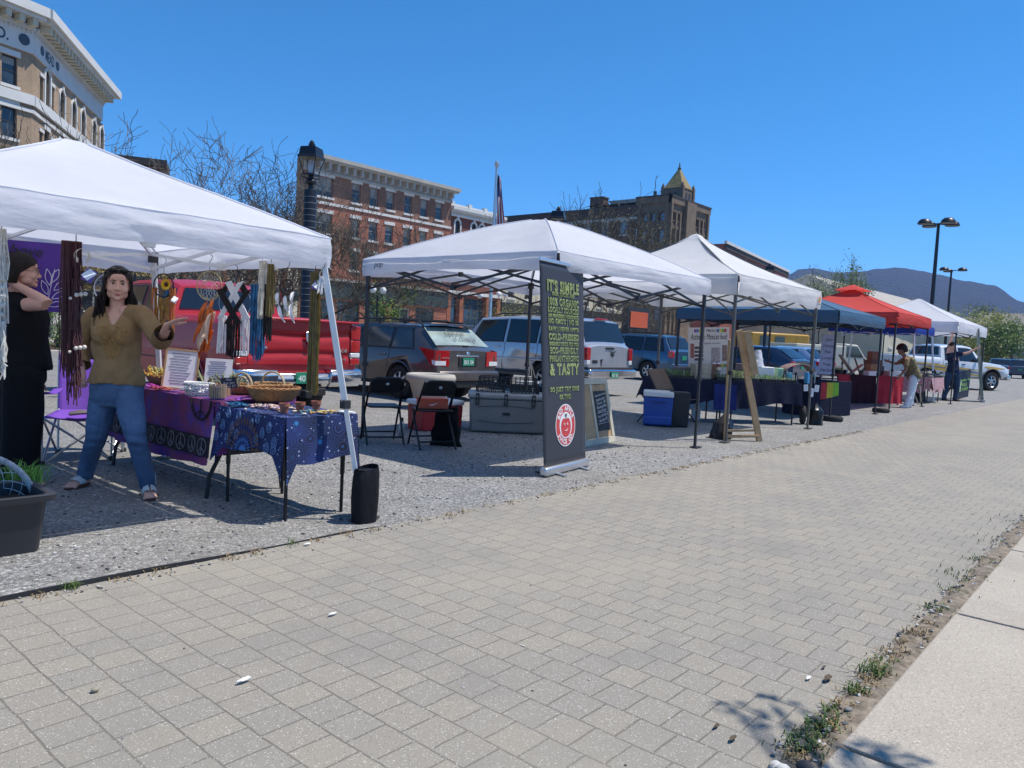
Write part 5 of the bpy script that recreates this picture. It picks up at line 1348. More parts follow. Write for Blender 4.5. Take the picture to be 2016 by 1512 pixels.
 b=MB();b.lathe([(.24,29.4),(.3,29.7),(.15,29.9),(.05,30.6),(0.01,30.7)],8,(cx,cy,0));b.build('finial',ROOFM,sp)
 b=MB();b.cyl((106.5,63.5,24.6),.25,1.6,10);b.build('roof_pipe',ROOFM,t)
tower()
def low_buildings():
 a,b_=G(1428,474,12.4),G(1552,533,12.4)
 t,F=facade_building('low_brick_building','low red brick building with a pale coping, right of the tower',(a.x,a.y),(b_.x,b_.y),3,12.1,brickmat('red_brick_wall',(.24,.06,.05),(.30,.08,.06),(.22,.12,.1)))
 for i in range(14):F.win(3+3.1*i,8.2,1.1,1.7)
 F.finish();F.band('coping',TRIM,12.1,12.4,.25,.15);F.band('cornice',ROOFM,11.6,12.098,.12)
 t=thing('gabled_building','building with a long beige gable roof, behind the red canopy','building',(95,33,0))
 c=G(1592,541,9.6);e=G(1795,628,6.0)
 RB=mat('beige_shingle',(.36,.33,.29),.9,0,.12,2)
 x0,y0=c.x,c.y
 b=MB();d=Vector((1,-.02,0));Lg=38;w=Vector((0,1,0))
 P0=Vector((x0,y0,0))
 rz,ez=9.6,5.6
 def q(u,v,z):return P0+d*u+w*v+Vector((0,0,z))
 b.add([q(0,0,rz),q(Lg,0,rz),q(Lg+2,-9,ez),q(-2.5,-9,ez),q(Lg+2,9,ez),q(-2.5,9,ez)],[(0,3,2,1),(0,1,4,5),(0,5,3)]);b.build('roof',RB,t,solid=.15)
 b=MB();b.prism([(P0.x-1.5,P0.y-8.3),(P0.x+Lg,P0.y-8.3),(P0.x+Lg,P0.y+8.3),(P0.x-1.5,P0.y+8.3)],0,5.6);b.build('wall',CREAMT,t)
 F=Facade(t,(P0.x-1.5,P0.y-8.32),(P0.x+Lg,P0.y-8.32),0,5.5,CREAMT)
 for i in range(9):F.win(3+4.2*i,2.2,1.3,1.5)
 F.finish()
 for(px,py,w_,h_,rh,lab,wm)in((1935,655,14,4.6,1.8,'grey roofed house among the green trees at the far right',GTRIM),(2014,668,9,6.6,1.8,'tall grey house at the right edge of the lot',mat('grey_siding',(.30,.30,.29),.8,0,.1,1)),(1885,640,10,5.5,2.2,'small dark red house beyond the far white canopy',DREDB)):
  c=atY(px,py,24);k=130/math.hypot(c.x,c.y);cx,cy=c.x*k,c.y*k
  t=thing('house',lab,'house',(cx,cy,0));an=math.atan2(cy,cx);dx=Vector((math.sin(an),-math.cos(an),0));dy=Vector((math.cos(an),math.sin(an),0));O=Vector((cx,cy,0))
  b=MB();v=[O-dx*w_/2,O+dx*w_/2,O+dx*w_/2+dy*9,O-dx*w_/2+dy*9];b.add(v+[p+Vector((0,0,h_))for p in v],[(0,1,5,4),(1,2,6,5),(2,3,7,6),(3,0,4,7)]);b.build('wall',wm,t)
  b=MB();r=[O-dx*(w_/2+.4)-dy*.4,O+dx*(w_/2+.4)-dy*.4,O+dx*(w_/2+.4)+dy*9.4,O-dx*(w_/2+.4)+dy*9.4];rg=[O-dx*w_/2*.96+dy*4.5,O+dx*w_/2*.96+dy*4.5]
  b.add([p+Vector((0,0,h_-.1))for p in r]+[p+Vector((0,0,h_+rh))for p in rg],[(0,1,5,4),(2,3,4,5),(1,2,5),(3,0,4)]);b.build('roof',mat('grey_shingle',(.17,.16,.14),.9,0,.15,1.5),t,solid=.12)
  for i in range(int(w_//4)):
   for z0 in([1.2,4.2]if h_>6 else[1.5]):
    p=O-dx*w_/2+dx*(2+i*4)-dy*.03;b=MB();b.add([p-dx*.6+Vector((0,0,z0)),p+dx*.6+Vector((0,0,z0)),p+dx*.6+Vector((0,0,z0+1.5)),p-dx*.6+Vector((0,0,z0+1.5))],[(0,1,2,3)]);fo=b.build('window',WG,t,solid=.04)
low_buildings()
def left_shops():
 a,b_=atY(-60,560,62),atY(300,560,62)
 t,F=facade_building('dark_brick_building','dark brown brick building behind the bare trees, next to the tan corner block',(23.9,61.5),(27.4,59.6),3,13.4,BRNB)
 for z0 in(10.2,6.8):
  for i in range(2):F.win(1.0+1.9*i,z0,.9,1.9,fm=GTRIM)
 for i in range(1):F.win(1.9+3.2*i,.5,2.4,3.0,cols=2,fm=TRIM,tm=TRIM,sill=0,lintel=0)
 F.finish();F.band('cornice',ROOFM,13.0,13.5,.4);F.band('sign_band',mat('cream_sign',(.55,.45,.2),.5),3.7,4.6,.15)
 def shop(name,label,x0,x1,y,h,m,sign,sm,stripe=False):
  t,F=facade_building(name,label,(x0,y),(x1,y),5,h,m)
  F.win((x1-x0)*.3,.4,(x1-x0)*.42,2.3,cols=3,fm=TRIM,sill=0,lintel=0);F.win((x1-x0)*.75,.1,(x1-x0)*.3,2.6,cols=2,fm=TRIM,sill=0,lintel=0);F.finish()
  b=MB();F.slab(b,.1,x1-x0-.1,2.9,3.6,-.02,.25);b.build('sign_band',sm,t)
  if stripe:
   for i in range(9):
    b=MB();u=.4+i*(x1-x0-.8)/9;F.slab(b,u,u+(x1-x0)/20,3.7,h-.1,-.02,.05);b.build('board',mat('rust_board',(.35,.16,.08),.7),t)
 shop('shop_front','white shop front with a pale sign board, seen behind the two women',8.5,14.6,42.5,4.4,TRIM,'',mat('black_sign',(.03,.03,.035),.4))
 shop('shop_front','black and yellow shop front seen right of the standing woman',14.8,19.8,42.6,5.2,mat('yellow_wall',(.55,.40,.12),.7),'',SHOPT)
 shop('shop_front','striped cream and rust shop front above the red pickup roof',20.0,28,42.4,5.6,CREAMT,'',SHOPT,True)
left_shops()
# ================================================================== canopies
def cloth(name,col,trans=.35,rough=.75):
 m=bpy.data.materials.new(name);m.use_nodes=True;MATS[name]=m;t=NT(m)
 c=t.ramp(t.noise(2.0,detail=4),[(.3,tuple(x*.95 for x in col)),(.7,tuple(min(1,x*1.03)for x in col))])
 t.link(c,t.b.inputs['Base Color']);t.b.inputs['Roughness'].default_value=rough;t.b.inputs['Specular IOR Level'].default_value=.25
 mp=t.n.new('ShaderNodeMapping');t.link(t.co.outputs['Object'],mp.inputs[0]);mp.inputs['Scale'].default_value=(1,1,3.2)
 h=t.math('ADD',t.noise(3.2,mp.outputs[0],3),t.math('MULTIPLY',t.noise(11,mp.outputs[0],3),.3));t.bump(h,.22,.05)
 tr=t.n.new('ShaderNodeBsdfTranslucent');t.link(c,tr.inputs[0]);mx=t.n.new('ShaderNodeMixShader');mx.inputs[0].default_value=trans
 t.link(t.b.outputs[0],mx.inputs[1]);t.link(tr.outputs[0],mx.inputs[2]);t.link(mx.outputs[0],t.n['Material Output'].inputs[0])
 return m
CW=cloth('white_canopy_cloth',(.82,.83,.88),.48);CW2=cloth('cream_white_canopy_cloth',(.82,.81,.81),.42)
CBL=cloth('slate_blue_canopy_cloth',(.055,.115,.19),.06,.5);CRED=cloth('red_canopy_cloth',(.68,.085,.07),.35);CROY=cloth('royal_blue_canopy_cloth',(.02,.07,.40),.3)
FDARK=mat('dark_steel_frame',(.035,.036,.042),.45,.4,.15,8);FWHITE=mat('white_steel_frame',(.72,.73,.74),.35,.2,.05,6);FGREY=mat('grey_steel_frame',(.13,.125,.115),.45,.6,.15,8)
def canopy(name,label,x0,x1,y0,y1,zlo,zt,za,cm,fm,slant=0.0,p=1.0,wr=.012,scal=.02,seed=0.0,legw=.038,vent=False,drop=.02,group='market canopies in a row',knot=False):
 cx,cy=(x0+x1)/2,(y0+y1)/2;hx,hy=(x1-x0)/2,(y1-y0)/2
 t=thing(name,label,'canopy',(cx,cy,0),0,group)
 b=MB();N=44
 def top(u,v):
  a,c=u*2-1,v*2-1;r=max(abs(a),abs(c))
  z=za-(za-zt)*r**p
  if r<.07:z=za-(za-zt)*(.07**p)*(.35+.65*(r/.07)**2)
  e=min(abs(a),abs(c))/max(r,1e-3)
  z-=.035*math.sin(math.pi*min(1,r))*(1-e**2)
  w=wr*(ns(a*2.2+seed,c*2.2,1)+.35*ns(a*6+seed,c*6,4))*(.2+.6*r)
  z+=w
  return Vector((cx+a*hx,cy+c*hy,z))
 for A,B in(((-1,-1),(1,-1)),((1,-1),(1,1)),((1,1),(-1,1)),((-1,1),(-1,-1))):
  b.grid(lambda u,v:top((lerp(A[0],B[0],u)*v+1)/2,(lerp(A[1],B[1],u)*v+1)/2),30,26)
 o=b.build('canopy_top',cm,t,True,sharp=180,weld=True)
 sm=MB()
 for sx,sy in((-1,-1),(1,-1),(1,1),(-1,1)):sm.tube([top((1+sx*k/14)/2,(1+sy*k/14)/2)+Vector((0,0,.004))for k in range(1,15)],.007,6)
 for A,B in(((0,0),(1,0)),((1,0),(1,1)),((1,1),(0,1)),((0,1),(0,0))):sm.tube([top(lerp(A[0],B[0],k/24),lerp(A[1],B[1],k/24))+Vector(((lerp(A[0],B[0],k/24)-.5)*.02,(lerp(A[1],B[1],k/24)-.5)*.02,0))for k in range(25)],.006,6)
 sm.build('seams',cm,t,True)
 vb=MB()
 sides=(((x0,y0),(x1,y0),(0,-1)),((x1,y0),(x1,y1),(1,0)),((x1,y1),(x0,y1),(0,1)),((x0,y1),(x0,y0),(-1,0)))
 for k,(A,B,n)in enumerate(sides):
  def val(u,v):
   x,y=lerp(A[0],B[0],u),lerp(A[1],B[1],u);r=1
   z1=top((x-x0)/(x1-x0),(y-y0)/(y1-y0)).z;zb=zlo+scal*math.sin(math.pi*u)*(1)+.012*ns(u*9+seed,k)
   o=.012+.014*math.sin(math.pi*v)*(1 if v<1 else 0)+wr*1.3*(ns(u*7+seed,v*2.2,k+3)+.6*ns(u*17+seed+v*3,v*5,k))*math.sin(math.pi*min(1,v*1.2))*(.4+.6*math.sin(math.pi*u))
   return Vector((x+n[0]*o,y+n[1]*o,lerp(z1,zb,v)))
  vb.grid(val,48,10)
 vb.build('valance',cm,t,True,sharp=180)
 P={}
 for i,(sx,sy)in enumerate(((-1,-1),(1,-1),(1,1),(-1,1))):
  T=Vector((cx+sx*(hx-.04),cy+sy*(hy-.04),zt-.03));F=Vector((T.x+sx*slant,T.y+sy*slant,.01));M=F.lerp(T,.50)
  P[i]=(F,T)
  lg=MB();lg.bar(F.lerp(T,.42),T,legw);lg.bar(F,M,legw*.78)
  L=lg.build('leg',fm,t)
  MB().box(F.lerp(T,.42),(legw*1.5,legw*1.5,.06)).build('leg_collar',DARKP,L,bevel=.006)
  MB().box(F+Vector((sx*.03,0,.004)),(.16,.10,.012)).build('foot_plate',fm if fm is not FWHITE else FGREY,L)
  MB().box(T-Vector((0,0,.03)),(legw*1.8,legw*1.8,.09)).build('corner_bracket',DARKP,L,bevel=.006)
 zb,zc=zlo-.06,zt-.02
 for i in range(4):
  T0,T1=P[i][1],P[(i+1)%4][1];A=Vector((T0.x,T0.y,0));B=Vector((T1.x,T1.y,0));m=A.lerp(B,.5)
  tb=MB();w=.013;inw=(Vector((cx,cy,0))-m).normalized()*.03
  zl,zh=zlo-drop,zt-.03
  for(a,c)in((A,m),(m,B)):
   tb.bar(a+inw+Vector((0,0,zh)),c+inw+Vector((0,0,zl)),w,.026);tb.bar(a+inw*1.5+Vector((0,0,zl)),c+inw*1.5+Vector((0,0,zh)),w,.026)
  tb.box(m+inw+Vector((0,0,zl)),(.05,.05,.06));tb.box(m+inw+Vector((0,0,zh)),(.05,.05,.06))
  tb.build('truss',fm,t)
 hb=MB();c=Vector((cx,cy,0))
 for i in range(4):
  A=P[i][1];m=Vector((A.x,A.y,0)).lerp(Vector((P[(i+1)%4][1].x,P[(i+1)%4][1].y,0)),.5)
  hb.bar(A-Vector((0,0,.02)),(cx,cy,za-.10),.02,.026)
  hb.bar(m+Vector((0,0,zlo-.1 if drop>0 else zt-.03)),(cx,cy,zt+.05),.014,.024)
 hb.bar((cx,cy,zt-.15 if drop>0 else zt),(cx,cy,za-.06),.03);hb.build('peak_frame',fm,t)
 if vent:
  vb=MB()
  def vt(u,v):
   a,c=(u*2-1)*.24,(v*2-1)*.24;r=max(abs(a),abs(c))/.24
   return Vector((cx+a*hx,cy+c*hy,za+.10-.17*r+.015*ns(a*20,c*20)))
  vb.grid(vt,12,12);vb.build('vent_cap',cm,t,True,sharp=180)
 return t,P
T1,P1_=canopy('market_canopy','near white canopy with white slanted legs over the dreamcatcher stall',.78,3.11,4.36,6.95,1.725,1.925,2.50,CW,FWHITE,.25,.96,.016,.015,1,drop=-.03)
T2,P2_=canopy('market_canopy','white canopy with dark frame behind the black juice banner',5.87,9.07,4.53,7.5,1.97,2.17,2.80,CW,FDARK,0,1.28,.012,.05,5,drop=.14)
T3,P3_=canopy('market_canopy','tall peaked white canopy over the wooden easel and plant table',9.95,13.2,4.55,7.6,2.05,2.335,3.22,CW2,FGREY,0,.72,.012,.03,9,drop=.12)
T4,P4_=canopy('market_canopy','slate blue canopy over the potted seedlings',15.15,18.25,4.85,8.3,1.90,2.14,2.72,CBL,FDARK,0,.95,.008,.01,13,drop=.08)
T5,P5_=canopy('market_canopy','bright red canopy with a vented peak over the red draped table',19.5,22.75,4.9,8.0,2.09,2.35,3.05,CRED,FDARK,0,.85,.01,.02,17,vent=True)
T6,P6_=canopy('market_canopy','royal blue canopy with white slanted legs tucked between the red and far white canopies',22.95,25.1,5.3,7.6,1.96,2.18,2.7,CROY,FWHITE,.16,.95,.008,.01,21)
T7,P7_=canopy('market_canopy','farthest white canopy at the right end of the row',25.2,29.7,4.7,7.9,2.08,2.40,3.25,CW,FDARK,0,.85,.01,.02,25)
# small orange mark and folds of wording on the canopies
_b=MB();_b.prism([(-.04,-.05),(.04,-.05),(.035,.03),(0,.06),(-.035,.03)],0,.002,frame(Vector((13.05,4.505,2.20)),(1,0,0),(0,0,1)));_b.build('emblem',mat('orange_print',(.55,.22,.04),.6),T3)
_b=MB();textmb(_b,'OPAL',frame(Vector((13.05,4.505,2.12)),(1,0,0),(0,0,1)),width=.1);_b.build('lettering',mat('brown_print',(.10,.05,.03),.6),T3)
_b=MB();textmb(_b,'pop',frame(Vector((5.845,7.2,2.08)),(0,-1,0),(0,0,1)),width=.16,shear=.3);_b.build('lettering',mat('black_print',(.02,.02,.02),.6),T2)
# weights
def weights():
 f=P1_[1][0];t=thing('leg_weight_bag','black zipped weight bag strapped round the near canopy leg','weight bag',(f.x,f.y,0))
 for k,(ox,oy,h,r)in enumerate(((-.02,-.04,.37,.076),(.07,.06,.36,.074))):
  b=MB()
  def sk(u,v):
   a=2*math.pi*u;z=h*v;c,q=math.cos(a),math.sin(a);k=(abs(c)**3.2+abs(q)**3.2)**(-1/3.2)
   rr=r*k*(1.02+.06*math.sin(math.pi*v)-.10*max(0,v-.86)*7*(.4+.6*abs(q)))*(1+.05*ns(c*2,q*2+k,v*3)+.03*ns(c*5,q*5,v*11+k))
   return Vector((f.x+ox+rr*1.1*c,f.y+oy+rr*.8*q,z+.012*c*(v>.9)))
  b.grid(sk,44,22);b.add([(f.x+ox+r*.8*math.cos(a),f.y+oy+r*.6*math.sin(a),h-.006)for a in(2*math.pi*i/20 for i in range(20))],[tuple(range(20))])
  b.build('bag',fabric('black_nylon',(.008,.008,.011),.5,.2,7,700,.5),t,True,sharp=60)
 def blackbag(px,py,lab,r,h,n):
  q=G(px,py);b=MB()
  def sk(u,v):
   a=2*math.pi*u;z=h*v;rr=r*(1.15-.2*v)*(1 if v<.62 else max(.16,1-(v-.62)*2.6))
   rr*=1+.22*ns(math.cos(a)*2+n,math.sin(a)*2,v*2.5)+.08*ns(math.cos(a)*7,math.sin(a)*7,v*3)
   return Vector((q.x+rr*math.cos(a)*1.15-.10*(1-v)*(1 if n==1 else 0),q.y+rr*math.sin(a),z))
  b.grid(sk,40,18)
  return tag(b.build('weight_sack',mat('black_bin_liner',(.006,.006,.007),.3,0,.2,9,.5,30,spec=.35),None,True,sharp=180),lab,'sack')
 blackbag(1424,862,'shiny black bin bag weight tied to the peaked canopy leg beside the easel',.13,.36,1)
 blackbag(1604,836,'black weight sack tied to the right front leg of the peaked white canopy',.12,.42,2)
 def disc(px,py,r,n,lab,m):
  q=G(px,py);t=thing('disc_weight',lab,'weight',(q.x,q.y,0),0,'weights on the canopy feet')
  for i in range(n):
   b=MB();b.lathe([(.03,0),(r*.9,.0),(r,.03),(r,.07),(r*.9,.1),(.03,.1)],28,(q.x,q.y,.1*i));b.build('plate',m,t,True)
 disc(1638,829,.2,1,'round black tyre shaped weight on the foot of the slate blue canopy',TYRE)
 disc(1734,812,.19,1,'black round weight on the red canopy foot by the red table drape',TYRE)
weights()
# ================================================================== trees, shrubs, lamps, flagpole
BARK=mat('grey_brown_bark',(.085,.068,.055),.9,0,.35,4,.4,40);BARKL=mat('twig_bark_grey',(.105,.088,.07),.9,0,.3,6)
def leafm(name,a,b,tr=.3):
 m=bpy.data.materials.new(name);m.use_nodes=True;t=NT(m)
 oi=t.n.new('ShaderNodeNewGeometry')
 c=t.ramp(oi.outputs['Random Per Island'],[(0,a),(1,b)]);t.link(c,t.b.inputs['Base Color']);t.b.inputs['Roughness'].default_value=.6
 tl=t.n.new('ShaderNodeBsdfTranslucent');t.link(c,tl.inputs[0]);mx=t.n.new('ShaderNodeMixShader');mx.inputs[0].default_value=tr
 t.link(t.b.outputs[0],mx.inputs[1]);t.link(tl.outputs[0],mx.inputs[2]);t.link(mx.outputs[0],t.n['Material Output'].inputs[0]);return m
LBUD=leafm('bud_leaf',(.10,.10,.04),(.19,.17,.075));LBRI=leafm('bright_leaf',(.09,.19,.02),(.18,.30,.04));LYEL=leafm('yellow_green_leaf',(.14,.17,.03),(.27,.27,.06));LDRK=leafm('dark_leaf',(.025,.055,.015),(.06,.11,.03));LMID=leafm('mid_leaf',(.05,.11,.02),(.11,.19,.035));LWIL=leafm('willow_leaf',(.10,.16,.06),(.18,.25,.10));LORA=leafm('amber_leaf',(.2,.14,.04),(.30,.2,.06))
def leaf(mb,p,s,rr):
 a=Vector((rr.gauss(0,1),rr.gauss(0,1),rr.gauss(0,1))).normalized();b=a.orthogonal().normalized()*s*.55;a=a*s
 mb.add([p-a*.5,p+b*.5,p+a*.5,p-b*.5],[(0,1,2,3)])
def grow(seed,h,tr,spread=1.0,levels=5,up=.35,twig=.01,nb=(2,4),first=.24,split=3):
 """trunk and limbs, returns builder and tip points"""
 rr=random.Random(seed);trunk=MB();limbs=MB();tips=[]
 def branch(mb,p,d,L,r,lv):
  k=5 if lv<2 else 4;pts=[p];rad=[r];q=p.copy();e=d.copy()
  for i in range(k):
   j=Vector((rr.gauss(0,1),rr.gauss(0,1),rr.gauss(0,.7)))*(.27 if lv else .07)
   e=(e+j+Vector((0,0,up*(.10+.05*lv)))).normalized();q=q+e*(L/k);pts.append(q.copy());rad.append(max(twig,r*(1-(i+1)/k*.55)))
  mb.tube(pts,rad,8 if lv==0 else(5 if lv<3 else 3),lv==0)
  if lv>=levels:tips.extend(pts[1:]);return
  if lv>=levels-1:tips.extend(pts[2:])
  n=rr.randint(*nb)+(1 if lv==0 else 0)
  for i in range(n):
   t=rr.uniform(.35,1.0)if lv else rr.uniform(.75,1.0)
   i0=min(k-1,int(t*k));o=pts[i0].lerp(pts[i0+1],t*k-i0);ax=(pts[i0+1]-pts[i0]).normalized()
   a=ax.orthogonal().normalized();a=Matrix.Rotation(rr.uniform(0,6.28),3,ax)@a
   ang=rr.uniform(.45,1.0)*spread
   nd=(ax*math.cos(ang)+a*math.sin(ang));nd.z+=.12;nd.normalize()
   branch(limbs,o,nd,L*rr.uniform(.58,.85)if lv else(h*(1-first))*rr.uniform(.42,.6),max(twig,rad[i0]*rr.uniform(.5,.7)),lv+1)
  if lv:branch(limbs,pts[-1],(e+Vector((0,0,.15))).normalized(),L*rr.uniform(.6,.8),max(twig,rad[-1]*.8),lv+1)
 branch(trunk,Vector((0,0,0)),Vector((.05,.03,1)).normalized(),h*first,tr,0)
 k=h/max(v.z for v in limbs.v);
 for mb in(trunk,limbs):
  for v in mb.v:v*=k
 return trunk,limbs,[p*k for p in tips],rr
def make_tree(name,label,seed,h,tr,leafmat=None,nleaf=0,ls=.05,lsp=.12,group=None,levels=5,cat='tree',barkm=None,**k):
 tk,lb,tips,rr=grow(seed,h,tr,levels=levels,**k)
 t=thing(name,label,cat,(0,0,0),0,group)
 to=tk.build('trunk',barkm or BARK,t,True,world=False);lb.build('limbs',barkm or BARKL,t,False,world=False)
 if leafmat and nleaf:
  m=MB()
  for i in range(nleaf):
   p=rr.choice(tips);leaf(m,p+Vector((rr.gauss(0,lsp),rr.gauss(0,lsp),rr.gauss(0,lsp*.8))),ls*rr.uniform(.6,1.4),rr)
  m.build('crown',leafmat,t,world=False)
 return t
BG='bare branched trees along the far kerb'
ba=make_tree('bare_tree','bare tree with zigzag twigs rising just right of the tan corner block',3,9.2,.17,levels=5,spread=1.22,up=.2,group=BG,twig=.0135)
bb=make_tree('bare_tree','bare spreading tree left of the tall lamp post, above the near white canopy',8,9.4,.2,levels=5,spread=1.25,up=.2,group=BG,twig=.0135)
bc=make_tree('budding_tree','olive budding tree in front of the red brick block, right of the lamp post',14,8.0,.16,LBUD,5200,.06,.10,'budding trees before the brick buildings',5,spread=1.05,twig=.012)
place(ba,(13.6,29.5,0),1.0);place(bb,(19.0,30.2,0),2.2,1.03);place(bc,(24.0,30.0,0),.6,.95)
dup(ba,(16.6,30.4,0),2.9,'bare tree between the dark brick building and the lamp post',scale=.98)
dup(ba,(17.6,33.0,0),4.4,'bare tree with a forked dark trunk seen above the red pickup cab',scale=1.02)
dup(bb,(10.6,30.2,0),4.1,'bare tree in front of the tan corner block windows',scale=.98)
dup(bb,(12.0,36.0,0),5.3,'bare tree whose thin crown stands against the tan corner block',scale=1.0)
dup(ba,(21.8,31.5,0),5.6,'bare tree directly behind the wrapped lamp post',scale=1.0)
dup(bb,(15.2,34.0,0),.8,'bare tree over the dark brown building roof',scale=1.05)
dup(ba,(20.6,34.5,0),1.7,'bare tree standing left of the red brick block',scale=1.1)
dup(bc,(26.6,30.5,0),2.6,'budding tree covering the middle windows of the red brick block',scale=.95)
dup(bc,(46.5,32.6,0),1.6,'budding tree in front of the brown brick block, left of its chimney',scale=1.55)
dup(bc,(51.5,33.2,0),3.4,'budding tree in front of the stone tower, above the second canopy slope',scale=1.45)
dup(bc,(56.5,34.5,0),5.0,'budding tree behind the dip between the second and third canopies',scale=1.3)
dup(bc,(60.3,34.2,0),.2,'budding tree with a leaning dark trunk seen under the peaked canopy',scale=.95)
gl_=make_tree('young_tree','small bright green young tree in front of the dark shop fronts',21,3.7,.05,LBRI,1500,.11,.16,None,3,spread=.9,twig=.008,first=.3);place(gl_,(24.9,29.2,0),.3)
gy=make_tree('young_tree','yellow green young tree between the flagpole and the juice banner',22,4.3,.05,LYEL,1500,.09,.22,None,3,spread=1.0,twig=.008,first=.3);place(gy,(36.4,31.2,0),.3)
wl=make_tree('willow_tree','pale green feathery tree rising above the red canopy',31,10.6,.22,LWIL,11000,.15,.28,None,5,spread=1.0,up=.45,twig=.016);place(wl,(76,25.5,0),1.0)
def leafy(name,label,p,h,w,lm,n,ls,seed,group=None,trunkh=.25,k=None):
 """leafy crown made of clumps of small leaves around limbs, sky showing between the clumps"""
 rr=random.Random(seed);t=thing(name,label,'tree' if h>2.2 else 'shrub',p,0,group)
 b=MB();b.tube([(0,0,0),(.03*w,0,h*.3),(-.02*w,.02*w,h*.75)],[h*.02+.02,h*.015+.01,.012],7)
 cl=[]
 for i in range(k or 26):
  a=rr.uniform(0,6.28);z=rr.uniform(trunkh,.97);rad=w*.5*math.sqrt(max(.05,1-((z-.5)/.56)**2))*rr.uniform(.25,.95)
  c=Vector((rad*math.cos(a),rad*math.sin(a),z*h));cl.append((c,w*rr.uniform(.09,.2)))
  b.tube([(0,0,h*max(.1,z-.35)),c*.55+Vector((0,0,h*.05)),c],[.03*h/5,.015*h/5,.006],4)
 b.build('trunk',BARK,t,world=False)
 m=MB()
 for i in range(n):
  c,r=rr.choice(cl);d=Vector((rr.gauss(0,1),rr.gauss(0,1),rr.gauss(0,.8))).normalized()*r*rr.uniform(.4,1.15)
  leaf(m,c+d,ls*rr.uniform(.6,1.4),rr)
 m.build('crown' if h>2.2 else 'foliage',lm,t,world=False);return t
for i,(px,py,x,h,w,lm,lab)in enumerate(((112,655,0,1.5,2.2,LMID,'green shrub in the planting bed behind the women'),(650,640,0,1.3,2.6,LMID,'low green shrub seen between the lamp post and the dark estate car'),(700,640,0,1.2,2.4,LDRK,'dark green shrub at the foot of the budding trees'),(60,655,0,1.3,2.0,LDRK,'dark shrub behind the woman in black'))):
 q=atY(px,py,28.6);leafy('shrub',lab,(q.x,28.6,.15),h,w,lm,1500,.09,40+i,'shrubs in the planting bed',.1,20)
for i,(px,dep,h,w,lm,lab)in enumerate(((1960,84,6.6,9.0,LYEL,'yellow green tree right of the far white canopy'),(1932,90,6.8,8.0,LYEL,'yellow green tree over the far white canopy corner'),(1905,104,7.2,8.0,LMID,'leafy tree behind the far white canopy'),(1875,118,8.0,9.0,LYEL,'spring green tree left of the second parking lot lamp'),(1992,80,5.2,7.0,LMID,'low green tree by the cars at the right edge'),(1842,135,10.0,9.0,LYEL,'yellow tree at the foot of the tall parking lot lamp'),(1772,130,10.2,10.0,LORA,'amber tree between the red and far white canopies'),(1925,150,12.5,8.0,LDRK,'dark green tree against the hillside, right of the second lot lamp'),(1745,120,5.0,12,LMID,'green tree seen beneath the blue canopy'),(1700,110,5.0,12,LYEL,'light green tree seen beneath the slate canopy edge'))):
 q=atD(px,700,dep);leafy('leafy_tree',lab,(q.x,q.y,0),h,w,lm,2600,.30,60+i,'leafy trees at the far end of the lot',.12,34)
def spruce(px,dep,h,lab):
 q=atD(px,650,dep);rr=random.Random(5);t=thing('spruce_tree',lab,'tree',(q.x,q.y,0));b=MB();b.tube([(0,0,0),(0,0,h)],[.2,.03],6);b.build('trunk',BARK,t,world=False);m=MB()
 for i in range(900):
  z=rr.uniform(.12,1);r=(1-z)*h*.22*rr.uniform(.3,1.1)+.05;a=rr.uniform(0,6.28);leaf(m,Vector((r*math.cos(a),r*math.sin(a),z*h-.15*r)),.45,rr)
 m.build('crown',LDRK,t,world=False)
spruce(1951,150,11.5,'narrow dark spruce against the hillside near the right edge')
# a tree standing beside the sidewalk behind the camera, whose lowest twigs throw the small shadows at lower right
def shade_tree():
 rr=random.Random(9);t=thing('street_tree','street tree beside the sidewalk whose twigs shade the lower right corner','tree',(3.3,-2.4,0))
 b=MB();base=Vector((3.3,-2.4,0));b.tube([base,base+Vector((-.1,.1,2.2)),base+Vector((-.3,.3,4.5)),base+Vector((-.5,.5,7))],[.16,.13,.09,.03],10)
 b.build('trunk',BARK,t,True)
 lm,lf=MB(),MB()
 for px,py in((1440,1392),(1480,1410),(1478,1432),(1535,1425),(1515,1385),(1556,1440),(1668,1492),(1690,1500),(1725,1488),(1790,1502),(1700,1470),(1750,1509),(1580,1400),(1640,1500)):
  g=G(px,py);z=rr.uniform(3.6,5.0);p=g+SUN*(z/SUN.z)
  st=base+Vector((-.3,.3,4.2));m=st.lerp(p,.5)+Vector((0,0,.4));lm.tube([st,m,p],[.035,.02,.005],5)
  for k in range(5):leaf(lf,p+Vector((rr.gauss(0,.04),rr.gauss(0,.03),rr.gauss(0,.05))),.075,rr)
 for k in range(5):
  a=rr.uniform(-2.4,-.2);p=base+Vector((2.6*math.cos(a),1.5*math.sin(a)-.6,6.4));lm.tube([base+Vector((-.3,.3,4.2)),p],[.04,.01],5)
  for j in range(60):leaf(lf,p+Vector((rr.gauss(0,.4),rr.gauss(0,.4),rr.gauss(0,.3))),.08,rr)
 lm.build('limbs',BARK,t);lf.build('crown',LMID,t)
shade_tree()
